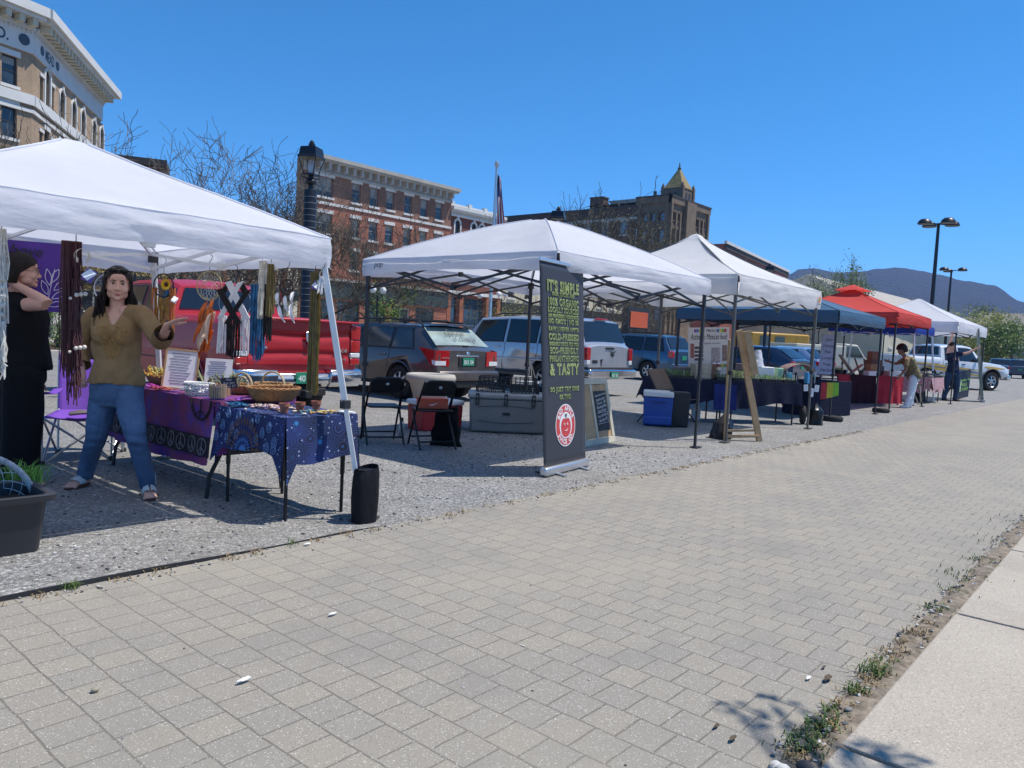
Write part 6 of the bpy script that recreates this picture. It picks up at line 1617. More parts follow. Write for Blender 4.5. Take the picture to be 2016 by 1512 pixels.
# ---- lantern posts
LPOST=mat('black_lamp_paint',(.014,.015,.02),.38,.2,.2,12);FROST=mat('frosted_glass',(.6,.62,.62),.25,0,.05,5,trans=.5);WIRE=mat('pale_wire',(.35,.34,.33),.5)
def lantern_post(px,label,wrap,h=5.22):
 q=atY(px,560,14.0);t=thing('lamp_post',label,'street lamp',(q.x,14.0,0),0,'black lantern posts along the lot')
 b=MB();r=.135 if wrap else .075
 b.lathe([(.24,0),(.24,.5),(.18,.62),(r,.75),(r,4.18),(r*.96,4.2),(.055,4.22),(.05,4.32)],24);po=b.build('post',LPOST,t,True,world=False)
 if wrap:
  b=MB()
  for i in range(26):b.torus((0,0,.85+.128*i),r+.002,.0035,Matrix.Rotation(.06*ns(i),4,'X'),24,4)
  b.build('wire_wrap',WIRE,po,True,world=False)
 b=MB();b.lathe([(.05,4.3),(.11,4.33),(.12,4.38),(.06,4.44),(.05,4.5)],16);b.box((0,0,4.52),(.22,.22,.03))
 for sx,sy in((-1,-1),(1,-1),(1,1),(-1,1)):b.bar((sx*.10,sy*.10,4.5),(sx*.2,sy*.2,4.88),.018);b.tube([(sx*.02,sy*.02,4.42),(sx*.13,sy*.13,4.46),(sx*.12,sy*.12,4.54)],.012,5)
 b.build('lantern_cage',LPOST,t,world=False)
 b=MB();b.lathe([(.04,4.54),(.06,4.6),(.07,4.75),(.04,4.82)],12);b.build('lamp_glass',FROST,t,True,world=False)
 b=MB()
 def ring(w,z):return[(-w,-w,z),(w,-w,z),(w,w,z),(-w,w,z)]
 R_=[ring(.215,4.86),ring(.215,4.89),ring(.19,4.92),ring(.178,5.03),ring(.165,5.08),ring(.06,5.11)]
 vs=[v for r_ in R_ for v in r_];b.add(vs,[(3,2,1,0)]+[(i*4+j,i*4+(j+1)%4,i*4+4+(j+1)%4,i*4+4+j)for i in range(5)for j in range(4)]+[(20,21,22,23)])
 b.lathe([(.07,5.12),(.07,5.16),(.05,5.17),(.05,5.2),(.015,5.24)],12);b.build('lantern_hood',LPOST,t,True,world=False,sharp=30)
 t.rotation_euler.z=R(28)
 return t
lantern_post(605,'tall black lantern post wrapped in dark sheet and wire rings, rising behind the red pickup',True)
lantern_post(1092,'black lantern post whose hood shows above the white canopy behind the juice banner',False)
lantern_post(1513,'small distant black lantern post right of the peaked white canopy',False)
GLOBE=mat('white_globe',(.8,.8,.78),.3,0,.02,4)
def globe_lamp(px,py,y,label,two):
 q=atY(px,py,y);t=thing('globe_lamp',label,'street lamp',(q.x,y,0),0,'white globe lamps by the shops');h=q.z
 b=MB();b.lathe([(.12,0),(.1,.5),(.045,.7),(.04,h-.25)],12)
 xs=(-.3,.3)if two else(0,)
 for x in xs:b.tube([(0,0,h-.4),(x*.8,0,h-.34),(x,0,h-.17)],.025,6)
 b.build('post',LPOST,t,True,world=False)
 for x in xs:MB().ball((x,0,h),.17,18).build('globe',GLOBE,t,True,world=False)
globe_lamp(744,571,28,'pair of white globes on a black post beside the budding tree trunk',True)
globe_lamp(945,582,31,'single white globe lamp before the italianate building',False)
globe_lamp(988,580,33,'pair of white globes right of the flagpole',True)
globe_lamp(266,526,28.2,'single white globe lamp seen above the standing woman',False)
globe_lamp(402,560,28.4,'single white globe lamp seen above the red pickup cab',False)
def lot_lamp(px,y,h,label,n,rz):
 q=atY(px,500,y);t=thing('lot_lamp',label,'street lamp',(q.x,y,0),rz,'tall parking lot lamps')
 b=MB();b.lathe([(.35,0),(.35,.8),(.16,.85),(.09,h-.3)],14);b.build('pole',LPOST,t,True,world=False)
 for i in range(n):
  a=2*math.pi*i/n+.3;d=Vector((math.cos(a),math.sin(a),0));b=MB();b.bar((0,0,h-.35),d*.45+Vector((0,0,h-.35)),.08);c=d*.95+Vector((0,0,h-.42))
  b.lathe([(.42,0),(.44,.05),(.38,.2),(.24,.32),(.02,.36)],20,c);b.build('lamp_head',LPOST,t,True,world=False)
lot_lamp(1843,12,10.35,'tall black parking lot lamp with four domed heads against the hillside',4,.5)
lot_lamp(1876,17,10.4,'second farther parking lot lamp with three domed heads near the right edge',3,.2)
def flagpole():
 q=atY(970,500,31);t=thing('flagpole','silver flagpole with a limp striped flag before the brick row','flagpole',(q.x,31,0))
 b=MB();b.lathe([(.16,0),(.12,.3),(.10,6),(.075,11.3)],14);b.build('pole',mat('aluminium',(.62,.62,.63),.3,.8,.05,4),t,True,world=False)
 b=MB();b.lathe([(.09,11.3),(.13,11.35),(.13,11.6),(.06,11.66)],14);b.build('truck_cap',mat('aluminium',(.6,.6,.6)),t,True,world=False)
 f=MB()
 def fl(u,v):
  z=10.95-2.9*v-.35*u;w=.55*u*(.4+.6*v)+.05*math.sin(u*12+v*2)*(.3+v);d=.12*math.sin(u*9+v*3)
  return Vector((.10+.65*w+.757*d,-.757*w+.65*d,z))
 nu,nv=26,40
 for j in range(nv):
  for i in range(nu):
   u0,u1,v0,v1=i/nu,(i+1)/nu,j/nv,(j+1)/nv
   s_=int(u0*13)%2;f.mi(2 if(v0<.42 and u0<.54)else s_).add([fl(u0,v0),fl(u1,v0),fl(u1,v1),fl(u0,v1)],[(0,1,2,3)])
 f.build('flag',[mat('flag_red',(.45,.02,.03),.8),mat('flag_white',(.75,.75,.75),.8),mat('flag_blue',(.02,.03,.14),.8)],t,True,world=False,sharp=180)
flagpole()
def orange_sign():
 q=atY(1258,630,26);t=thing('banner_sign','orange banner board seen between the silver and blue cars','sign',(q.x,26,0))
 b=MB();b.box((0,0,q.z),(2.1,.06,1.0));b.build('board',mat('orange_board',(.55,.09,.02),.5),t,world=False,bevel=.01)
 b=MB();b.box((0,.05,q.z+.1),(2.6,.05,1.4));b.bar((-1.1,.05,0),(-1.1,.05,q.z),.08);b.bar((1.1,.05,0),(1.1,.05,q.z),.08);b.build('frame',DARKP,t,world=False)
 q=atY(1520,665,24);t=thing('digger','yellow construction cabin seen past the slate canopy poles','machine',(q.x,24,0),R(-30))
 Y=mat('yellow_machine',(.45,.24,.02),.5,0,.1,2)
 b=MB();b.box((0,0,1.7),(5.5,2.2,1.9));b.build('cab',Y,t,True,world=False,bevel=.12)
 for x in(-1.5,-.1):MB().box((x,-1.1,2.0),(.9,.06,.8)).build('window',GLASS,t,world=False,bevel=.02)
 for x in(-1.8,1.8):
  for y in(-.95,.95):wheel(t,0,0,.5,.3)if False else None
 b=MB()
 for x in(-1.8,1.8):b.cyl((x,-.9,.5),.5,.4,24,'Y');b.cyl((x,.9,.5),.5,.4,24,'Y')
 b.build('wheels',TYRE,t,True,world=False)
orange_sign()
# ================================================================== stall one: dreamcatchers and macrame
WOOD=mat('pine_wood',(.42,.27,.14),.6,0,.22,7,.15,60);WOODG=mat('weathered_wood',(.30,.27,.22),.7,0,.2,9,.2,60);WOODD=mat('brown_wood',(.13,.07,.04),.6,0,.25,8)
PAPER=mat('white_paper',(.78,.78,.80),.8,0,.03,6);INKM=mat('black_ink',(.015,.015,.02),.6);WICK=mat('tan_wicker',(.36,.21,.09),.7,0,.3,30,.5,160);WICKD=mat('amber_wicker',(.30,.14,.045),.65,0,.3,30,.5,160)
TERR=mat('terracotta',(.36,.13,.075),.8,0,.15,12);CHALK=mat('chalkboard',(.022,.026,.034),.7,0,.25,6);CHW=mat('chalk_white',(.55,.56,.56),.9)
BLKM=mat('black_metal',(.014,.014,.016),.42,.3,.15,12);STEEL=mat('steel_tube',(.45,.46,.48),.35,.8,.08,10)
def vplane(p,q):return frame(p,q,(0,0,1))
def cord(mb,a,b,r,rr,sag=.01,n=5,seg=5):
 a,b=Vector(a),Vector(b);o=Vector((rr.gauss(0,sag),rr.gauss(0,sag),0));o2=Vector((rr.gauss(0,sag),rr.gauss(0,sag),0))
 mb.tube([a,a.lerp(b,.33)+o,a.lerp(b,.66)+o2,b],[r,r,r*.95,r*.8],n)
def tassel(mb,c,wx,wy,top,bot,n,r,rr,jag=.03,tip=.0,pinch=1.0):
 for i in range(n):
  u,v=rr.uniform(-1,1),rr.uniform(-1,1)
  b=bot+rr.uniform(0,jag)+tip*abs(u)
  p=Vector((c.x,c.y,0));ax=Vector((.35,-.94,0));ay=Vector((.94,.35,0))
  cord(mb,p+ax*u*wx*pinch+ay*v*wy*pinch+Vector((0,0,top)),p+ax*(u*wx+rr.gauss(0,.004))+ay*v*wy+Vector((0,0,b)),r,rr,.006)
def cordm(name,c,v=.25):return mat(name,c,.85,0,v,22,.4,300)
MAR=cordm('maroon_cord',(.085,.028,.032));IVO=cordm('ivory_cord',(.62,.60,.54));MWHT=cordm('white_cord',(.74,.74,.76),.08);MBLK=cordm('black_cord',(.012,.01,.012));MBLU=cordm('blue_cord',(.025,.12,.26),.5);MOLV=cordm('olive_cord',(.17,.13,.05));MGLD=cordm('mustard_cord',(.36,.20,.04),.35);MORG=cordm('rust_orange_cord',(.52,.17,.035),.3)
BEAD=mat('wooden_bead',(.62,.55,.47),.5,0,.1,20);TAGW=mat('purple_tag',(.17,.09,.42),.6,0,.1,10);GOLD=mat('gold_hoop',(.55,.42,.2),.35,.6,.1,9);MOONM=mat('moon_plywood',(.66,.56,.44),.6)
WITCH={}
def hook(mb,p):mb.tube([p+Vector((0,0,.10)),p+Vector((.015,-.01,.085)),p+Vector((.012,-.008,.06)),p+Vector((0,0,.04)),p],.0025,5)
def pricetag(parent,p,s=.035,m=None):
 b=MB();b.box(p,(s*1.1,.002,s*1.4),M=Matrix.Rotation(.5,4,'Y')@Matrix.Rotation(-.6,4,'Z'));q=b.build('price_tag',m or TAGW,parent)
 b=MB();b.box(p+Vector((-.006,-.012,.004)),(s*.9,.002,s*1.2),M=Matrix.Rotation(.9,4,'Y')@Matrix.Rotation(-.6,4,'Z'));b.build('paper_slip',PAPER,q)
def moon(parent,p,r):
 b=MB();pr=[(r*math.cos(R(a)),r*math.sin(R(a)))for a in range(-60,241,20)];inn=[(r*.72*math.cos(R(a)),r*.72*math.sin(R(a))+r*.22)for a in range(232,-53,-20)]
 n=len(pr);M=vplane(p,(.75,-.66,0))
 P_=pr+inn[:n]if len(inn)>=n else pr+inn
 for i in range(n-1):
  a,c=pr[i],pr[i+1];k=len(inn)-1;d0=inn[k-int(i*k/(n-1))];d1=inn[k-int((i+1)*k/(n-1))]
  v=[M@Vector((x,y,z))for z in(0,.006)for x,y in(a,c,d1,d0)];b.add(v,[(3,2,1,0),(4,5,6,7),(0,1,5,4),(2,3,7,6)])
 b.build('moon_ring',MOONM,parent)
def macrame_set():
 rr=random.Random(17);g='handmade hangings on the near canopy'
 X=3.06
 H_=lambda px,py:atX(px,py,X)
 for(px,m,top,bot,lab,w,n,xx)in((148,MAR,1.74,.82,'long maroon corded plant hanger with moon ring and pale beads',.045,40,0),(2,IVO,1.76,.94,'ivory braided macrame hanger at the left edge of the near canopy',.035,34,0)):
  p=atY(px,600,4.55);t=thing('plant_hanger',lab,'hanging',(p.x,p.y,top),0,g);b=MB();hook(b,Vector((p.x,p.y,top-.02)));b.build('hook',BLKM,t)
  b=MB();c=Vector((p.x,p.y,0));zs=[top-.02,top-.28,top-.50,top-.70,bot]
  for k in range(4):
   sp=(.8,.55,.9,.7)[k]
   tassel(b,c,w*sp,w*.6,zs[k],zs[k+1],n if k<3 else n//2,.0042,rr,.12 if k==3 else .0,0,.7)
  if m is MAR:
   tassel(b,c-Vector((.035,-.02,0)),.026,.03,top-.02,bot+.14,34,.0036,rr,.12,0,.9)
  b.build('cords',m,t,True)
  if m is MAR:
   b=MB()
   for z in(top-.31,top-.60):
    for k in range(3):b.ball((p.x-.006+.019*k,p.y-.035-.008*k,z+.004*k),.012,10)
    b.ball((p.x-.035,p.y-.03,z-.02),.009,8)
   b.build('beads',BEAD,t,True);moon(t,Vector((p.x+.015,p.y-.05,top-.10)),.042);pricetag(t,Vector((p.x+.05,p.y-.05,top-.20)),.05)
  else:
   b=MB()
   for k in range(34):b.ball((p.x+.016*math.sin(k*2.1),p.y-.012*math.cos(k*2.1),top-.05-.015*k),(.017,.015,.012),8,Matrix.Rotation(.6*math.sin(k),4,'Y'))
   b.build('knots',m,t,True)
 def hoop(px,py,r,m,lab,name='dreamcatcher',rw=.006):
  p=H_(px,py);t=thing(name,lab,'dreamcatcher',tuple(p),0,g);M=frame(p,(.45,-.89,0),(0,0,1))
  b=MB();b.torus(p,r,rw,M.to_3x3().to_4x4(),36,6);b.build('hoop',m,t,True)
  b=MB();hook(b,p+Vector((0,0,r+.04)));b.tube([p+Vector((0,0,r)),p+Vector((0,0,r+.05))],.002,4);b.build('hook',BLKM,t)
  return p,t,M
 def web(p,t,M,r,m,rings=5,n=14,c=(0,0),rad=.0016):
  b=MB();prev=[Vector((r*math.cos(2*math.pi*i/n),r*math.sin(2*math.pi*i/n),0))for i in range(n)]
  for k in range(1,rings+1):
   s=1-k/(rings+1);cur=[]
   for i in range(n):
    a=2*math.pi*(i+.5*k)/n;cur.append(Vector((c[0]*(1-s)+r*s*math.cos(a),c[1]*(1-s)+r*s*math.sin(a),0)))
   for i in range(n):
    b.bar(M@prev[i],M@cur[i],rad);b.bar(M@prev[(i+1)%n],M@cur[i],rad)
   prev=cur
  b.build('web',m,t)
 def fringe(t,p,M,xs,topf,botf,m,r=.0035,nm='fringe',depth=.008,jag=.02):
  b=MB()
  for x in xs:cord(b,M@Vector((x,topf(x),rr.gauss(0,depth))),M@Vector((x*1.03+rr.gauss(0,.003),botf(x)+rr.uniform(0,jag),rr.gauss(0,depth))),r,rr,.004)
  return b.build(nm,m,t,True)
 def feather(t,a,b_,w,m,nm='feather'):
  a,b_=Vector(a),Vector(b_);d=b_-a;s=Vector((.5,-.86,0));s=(s-d.normalized()*s.dot(d.normalized())).normalized();nn=d.normalized().cross(s)
  mb=MB();k=14
  for i in range(k):
   t0,t1=i/k,(i+1)/k
   f=lambda q:w*math.sin(math.pi*min(1,q**.7*.92+.08))**.8*(1+.25*ns(q*9+a.x*9,3))
   for sd in(-1,1):
    o0,o1=a+d*t0+nn*.02*math.sin(t0*3),a+d*t1+nn*.02*math.sin(t1*3)
    mb.add([o0,o1,o1+s*sd*f(t1)*.98+d*.05+nn*.012,o0+s*sd*f(t0)+d*.05*(1+.3*ns(t0*30,sd))+nn*.012],[(0,1,2,3)])
  return mb.build(nm,m,t)
 p,t,M=hoop(322,562,.10,BLKM,'dreamcatcher with a yellow sunflower and amber fringe');web(p,t,M,.095,cordm('dark_thread',(.05,.04,.03)),4,10)
 f=MB();c=M@Vector((.04,.01,.015))
 for k in range(22):
  a=2*math.pi*k/22;e=M.to_3x3()@Vector((math.cos(a),math.sin(a),0));s=M.to_3x3()@Vector((-math.sin(a),math.cos(a),0))
  z=M.to_3x3()@Vector((0,0,.006*(k%2)+.004));f.add([c+e*.018,c+e*.036+s*.009+z,c+e*.056+z,c+e*.036-s*.009+z],[(0,1,2,3)])
 fo=f.build('sunflower',mat('sunflower_yellow',(.78,.48,.015),.7),t);b=MB();b.ball(c,(.02,.02,.02),12);b.build('seed_head',mat('seed_brown',(.06,.03,.01),.9),fo,True)
 xs=[-.115+.23*i/45 for i in range(46)]
 low=lambda x:-.06-.02*math.cos(x*20)-.035*math.cos(min(1.5,abs(x)*13))
 fringe(t,p,M,xs[8:38],low,lambda x:-.54+.9*abs(x),MGLD);fringe(t,p,M,xs[:10]+xs[36:],lambda x:-.02,lambda x:-.50+.5*abs(x),MORG,.004)
 pricetag(t,M@Vector((.13,-.12,.02)),.04,PAPER)
 p,t,M=hoop(412,563,.115,GOLD,'gold hoop dreamcatcher trailing long orange and cream feathers',rw=.004);web(p,t,M,.112,IVO,4,16,(-.0,.02),.0014)
 b=MB();b.torus(M@Vector((.0,-.03,0)),.075,.003,M.to_3x3().to_4x4(),26,5);b.build('inner_hoop',GOLD,t,True)
 FO=mat('orange_feather',(.62,.14,.025),.8,0,.2,18);FC=mat('cream_feather',(.66,.50,.38),.8,0,.12,18);FWH=mat('white_feather',(.74,.73,.76),.8,0,.05,18)
 for k in range(30):
  x=rr.uniform(-.08,.07);z0=-.10-rr.uniform(0,.26);feather(t,M@Vector((x*.6+.01,z0,rr.gauss(0,.02))),M@Vector((x*1.05-.02-rr.uniform(0,.03),z0-rr.uniform(.16,.26),rr.gauss(0,.03))),rr.uniform(.016,.026),FO if rr.random()<.66 else FC)
 p=H_(462,555);t=thing('wall_hanging','black and white crossed macrame hanging on a wire hoop','hanging',tuple(p),0,g);M=frame(p,(.5,-.866,0),(0,0,1))
 b=MB();hook(b,p+Vector((0,0,.03)));b.build('hook',BLKM,t);b=MB();b.tube([p,p+Vector((0,0,.08))],.002,4);b.torus(M@Vector((0,-.16,-.01)),.135,.0025,M.to_3x3().to_4x4(),30,5);b.build('hoop',STEEL,t,True)
 for(x0,z0,x1,z1,m,dz)in((-.05,0,.115,-.28,MWHT,.006),(.05,0,-.115,-.28,MWHT,.0),(-.12,-.06,.05,-.32,MBLK,.014),(.12,-.06,-.05,-.32,MBLK,.010),(.045,0,.10,-.09,MBLK,-.004),(-.045,0,-.10,-.09,MBLK,-.004)):
  b=MB()
  for k in range(7):o=(k-3)*.0075;b.tube([M@Vector((x0+o,z0+o*.3,dz)),M@Vector(((x0+x1)/2+o,(z0+z1)/2+o*.3,dz+.004)),M@Vector((x1+o,z1+o*.3,dz))],.0042,5)
  b.build('braid',m,t,True)
 fringe(t,p,M,[-.13+.07*i/13 for i in range(14)],lambda x:-.26,lambda x:-.56,MWHT,.0042);fringe(t,p,M,[.06+.07*i/13 for i in range(14)],lambda x:-.26,lambda x:-.56,MWHT,.0042);fringe(t,p,M,[-.06+.12*i/25 for i in range(26)],lambda x:-.29,lambda x:-.60+.4*abs(x),MBLK,.0042)
 def simple(px,py0,py1,m,w,n,lab,tip=0,r=.0042,y=None):
  p=H_(px,py0);q=H_(px,py1);t=thing('wall_hanging',lab,'hanging',tuple(p),0,g);b=MB();hook(b,p+Vector((0,0,.01)));b.build('hook',BLKM,t)
  M=frame(p,(.5,-.866,0),(0,0,1));xs=[rr.uniform(-w,w)for i in range(n)];fringe(t,p,M,xs,lambda x:-.0,lambda x:(q.z-p.z)+tip*abs(x),m,r,'cords',.012,.05);return p,q,t,M
 simple(509,560,722,MBLU,.055,60,'blue macrame hanging tapering to a point',1.8)
 simple(529,560,680,MBLK,.03,26,'dark navy macrame hanging beside the blue one',1.0)
 p,q,t,M=simple(517,514,630,IVO,.03,34,'ivory braided macrame hanging in front of the blue one',0,.005);pricetag(t,p+Vector((.03,-.07,-.06)),.05,PAPER)
 simple(534,520,625,MOLV,.022,26,'olive braided macrame hanging beside the ivory one')
 p,t,M=hoop(564,565,.052,mat('dark_vine',(.06,.035,.03),.9),'dark vine hoop with hanging white feathers',rw=.008);web(p,t,M,.05,MBLK,3,8)
 for(x,z0,dx,L)in((-.06,-.04,.02,.09),(.0,-.06,.035,.12),(-.05,-.13,.06,.12),(.045,-.12,.04,.13),(.065,-.03,.0,.09)):feather(t,M@Vector((x,z0,.01)),M@Vector((x+dx,z0-L,.015)),.015,FWH)
 b=MB();b.tube([M@Vector((-.04,-.04,.01)),M@Vector((-.02,-.10,.02)),M@Vector((.01,-.16,.01))],[(.012,.003)]*3,6);b.build('ribbon',mat('red_ribbon',(.5,.02,.03),.6),t)
 p,q,t,M=simple(621,536,778,MOLV,.03,46,'long mustard plant hanger with moon ring and purple tag',0,.0036);fringe(t,p,M,[.01+.03*i/14 for i in range(15)],lambda x:-.1,lambda x:-.84,MGLD,.0038,'gold_cords');moon(t,p+Vector((.035,-.05,-.02)),.035);pricetag(t,p+Vector((-.005,-.03,-.09)),.05)
 simple(634,545,580,MWHT,.008,12,'tiny white tassel hanging by the canopy corner')
 p=atD(216,568,6.75);t=thing('dreamcatcher','large pale dreamcatcher with lavender web half hidden behind the standing woman','dreamcatcher',tuple(p),0,g);M=frame(p,(.75,-.66,0),(0,0,1))
 b=MB();b.torus(p,.13,.005,M.to_3x3().to_4x4(),36,5);b.build('hoop',MWHT,t,True);web(p,t,M,.128,cordm('lavender_thread',(.5,.48,.62)),5,14,(0,0),.0022)
 b=MB();b.tube([p+Vector((0,0,.13)),p+Vector((0,0,.42))],.002,4);hook(b,p+Vector((0,0,.38)));b.build('hook',BLKM,t)
macrame_set()
def purple_banner():
 a,c=atY(4,466,6.78),atY(134,616,6.78);t=thing('banner','purple cloth banner with white leaf drawing and the word Above','banner',(a.x,6.78,c.z));x0=a.x-.9
 PM=mat('purple_banner',(.085,.03,.30),.7,0,.12,3)
 b=MB();b.grid(lambda u,v:Vector((lerp(x0,c.x,u),6.78+.012*math.sin(u*14)+.008*ns(u*5,v*4),lerp(c.z,a.z+.0,v)-.02*math.sin(math.pi*u)*v)),40,16);b.build('cloth',PM,t,True,sharp=180)
 p=atY(44,492,6.755);text('lettering','Above',INKM,Matrix.Translation((p.x-.02,6.75,p.z))@Matrix.Rotation(R(90),4,'X'),t,width=.32,shear=.35)
 b=MB()
 def stroke(pts,r=.0028):b.tube([atY(x,y,6.75)for x,y in pts],r,4)
 stroke([(93,595),(98,575),(104,545),(108,530)])
 def lf(x,y,dx,dy,w):
  L=math.hypot(dx,dy);nx,ny=-dy/L,dx/L;pl=[(x+dx*t_+nx*w*math.sin(math.pi*t_)*s,y+dy*t_+ny*w*math.sin(math.pi*t_)*s)for s in(1,-1)for t_ in([i/8 for i in range(9)]if s==1 else[1-i/8 for i in range(9)])];stroke(pl)
 for x,y,dx,dy,w in((98,562,-6,-33,6),(102,556,14,-26,6),(94,580,-12,-28,6),(106,572,24,-20,6),(102,588,27,-14,5.5),(95,602,30,-6,5)):lf(x,y,dx,dy,w)
 b.build('leaf_drawing',mat('white_line',(.75,.72,.85),.7),t)
purple_banner()
def drape(t,x0,x1,y0,y1,z,drop,mats,seed=0,name='tablecloth',flare=.05,fold=.018):
 """cloth over a table: top plus four hanging sides; drop(side, u) gives the lower edge"""
 b=MB();b.grid(lambda u,v:Vector((lerp(x0,x1,u),lerp(y0,y1,v),z+.003*ns(u*5+seed,v*7))),10,20)
 C=[(x0,y0),(x1,y0),(x1,y1),(x0,y1)];N=[(0,-1),(1,0),(0,1),(-1,0)]
 for s in range(4):
  A,B=C[s],C[(s+1)%4];n=N[s];L=math.hypot(B[0]-A[0],B[1]-A[1]);b.mi(s+1 if len(mats)>1 else 0)
  def sk(u,v):
   d=drop(s,u);fo=fold*math.sin(u*L*17+seed*2+s)*v+fold*.8*ns(u*L*7+seed,s,v*1.5)*v;o=.004+flare*v**1.3*.6+fo
   ce=max(0,1-min(u,1-u)*L/.12)
   return Vector((lerp(A[0],B[0],u)+n[0]*(o+ce*.02*v),lerp(A[1],B[1],u)+n[1]*(o+ce*.02*v),z-d*v))
  b.grid(sk,48,14)
 return b.build(name,mats,t,True,sharp=60)
def folding_table(name,label,x0,x1,y0,y1,z,curved=False,rz=0):
 t=thing(name,label,'table',((x0+x1)/2,(y0+y1)/2,0));b=MB();b.box(((x0+x1)/2,(y0+y1)/2,z-.02),(x1-x0,y1-y0,.04));b.build('table_top',mat('table_plastic',(.35,.35,.34),.6),t,bevel=.01)
 for y in(y0+.04,y1-.04):
  if curved:
   for sx,xe in((x0+.02,x0-.02),(x1-.02,x1+.02)):
    b=MB();i=1 if sx<(x0+x1)/2 else-1
    b.tube([(sx+i*.12,y,z-.04),(sx+i*.13,y,z-.2),(sx+i*.10,y,z-.34),(xe+i*.02,y,.16),(xe,y,0)],.0165,8);b.build('leg',BLKM,t,True)
   b=MB();b.bar((x0+.11,y,z-.40),(x1-.11,y,z-.40),.02,.045);b.build('stretcher',BLKM,t)
  else:
   for x in(x0+.03,x1-.03):
    b=MB();b.tube([(x,y,z-.04),(x,y,.28)],.017,8);b.tube([(x,y,.3),(x,y,0)],.0125,8);b.build('leg',BLKM,t,True)
 return t
def tie_dye():
 m,t=newmat('tie_dye_cloth')
 sp=t.n.new('ShaderNodeSeparateXYZ');t.link(t.co.outputs['Object'],sp.inputs[0])
 c=t.ramp(t.noise(3.6,detail=3),[(.28,(.04,.02,.16)),(.42,(.13,.03,.22)),(.56,(.19,.035,.10)),(.68,(.10,.04,.25)),(.8,(.28,.05,.06))])
 t.link(c,t.b.inputs['Base Color']);t.b.inputs['Roughness'].default_value=.85;return m
TIE=tie_dye();BLKB=mat('black_band',(.008,.006,.010),.85);PEACE=mat('grey_print',(.16,.15,.18),.8)
def blue_cloth():
 m,t=newmat('blue_patterned_cloth')
 v=t.node('TexVoronoi',Scale=26.0);t.link(t.co.outputs['Object'],v.inputs['Vector']);v2=t.node('TexVoronoi',Scale=7.0);t.link(t.co.outputs['Object'],v2.inputs['Vector'])
 base=t.ramp(t.noise(3,detail=2),[(.35,(.006,.008,.035)),(.6,(.012,.022,.12))])
 wv=t.math('SINE',t.math('MULTIPLY',v2.outputs['Distance'],75.0))
 c=t.mix(t.ramp(wv,[(.80,(0,0,0)),(.92,(.8,.8,.8))]),base,(.03,.10,.32))
 c=t.mix(t.ramp(v.outputs['Distance'],[(.13,(.85,.85,.85)),(.19,(0,0,0))]),c,(.36,.42,.62))
 c=t.mix(t.ramp(v2.outputs['Distance'],[(.10,(1,1,1)),(.16,(0,0,0))]),c,(.03,.20,.45))
 t.link(c,t.b.inputs['Base Color']);t.b.inputs['Roughness'].default_value=.8;return m
BLUC=blue_cloth()
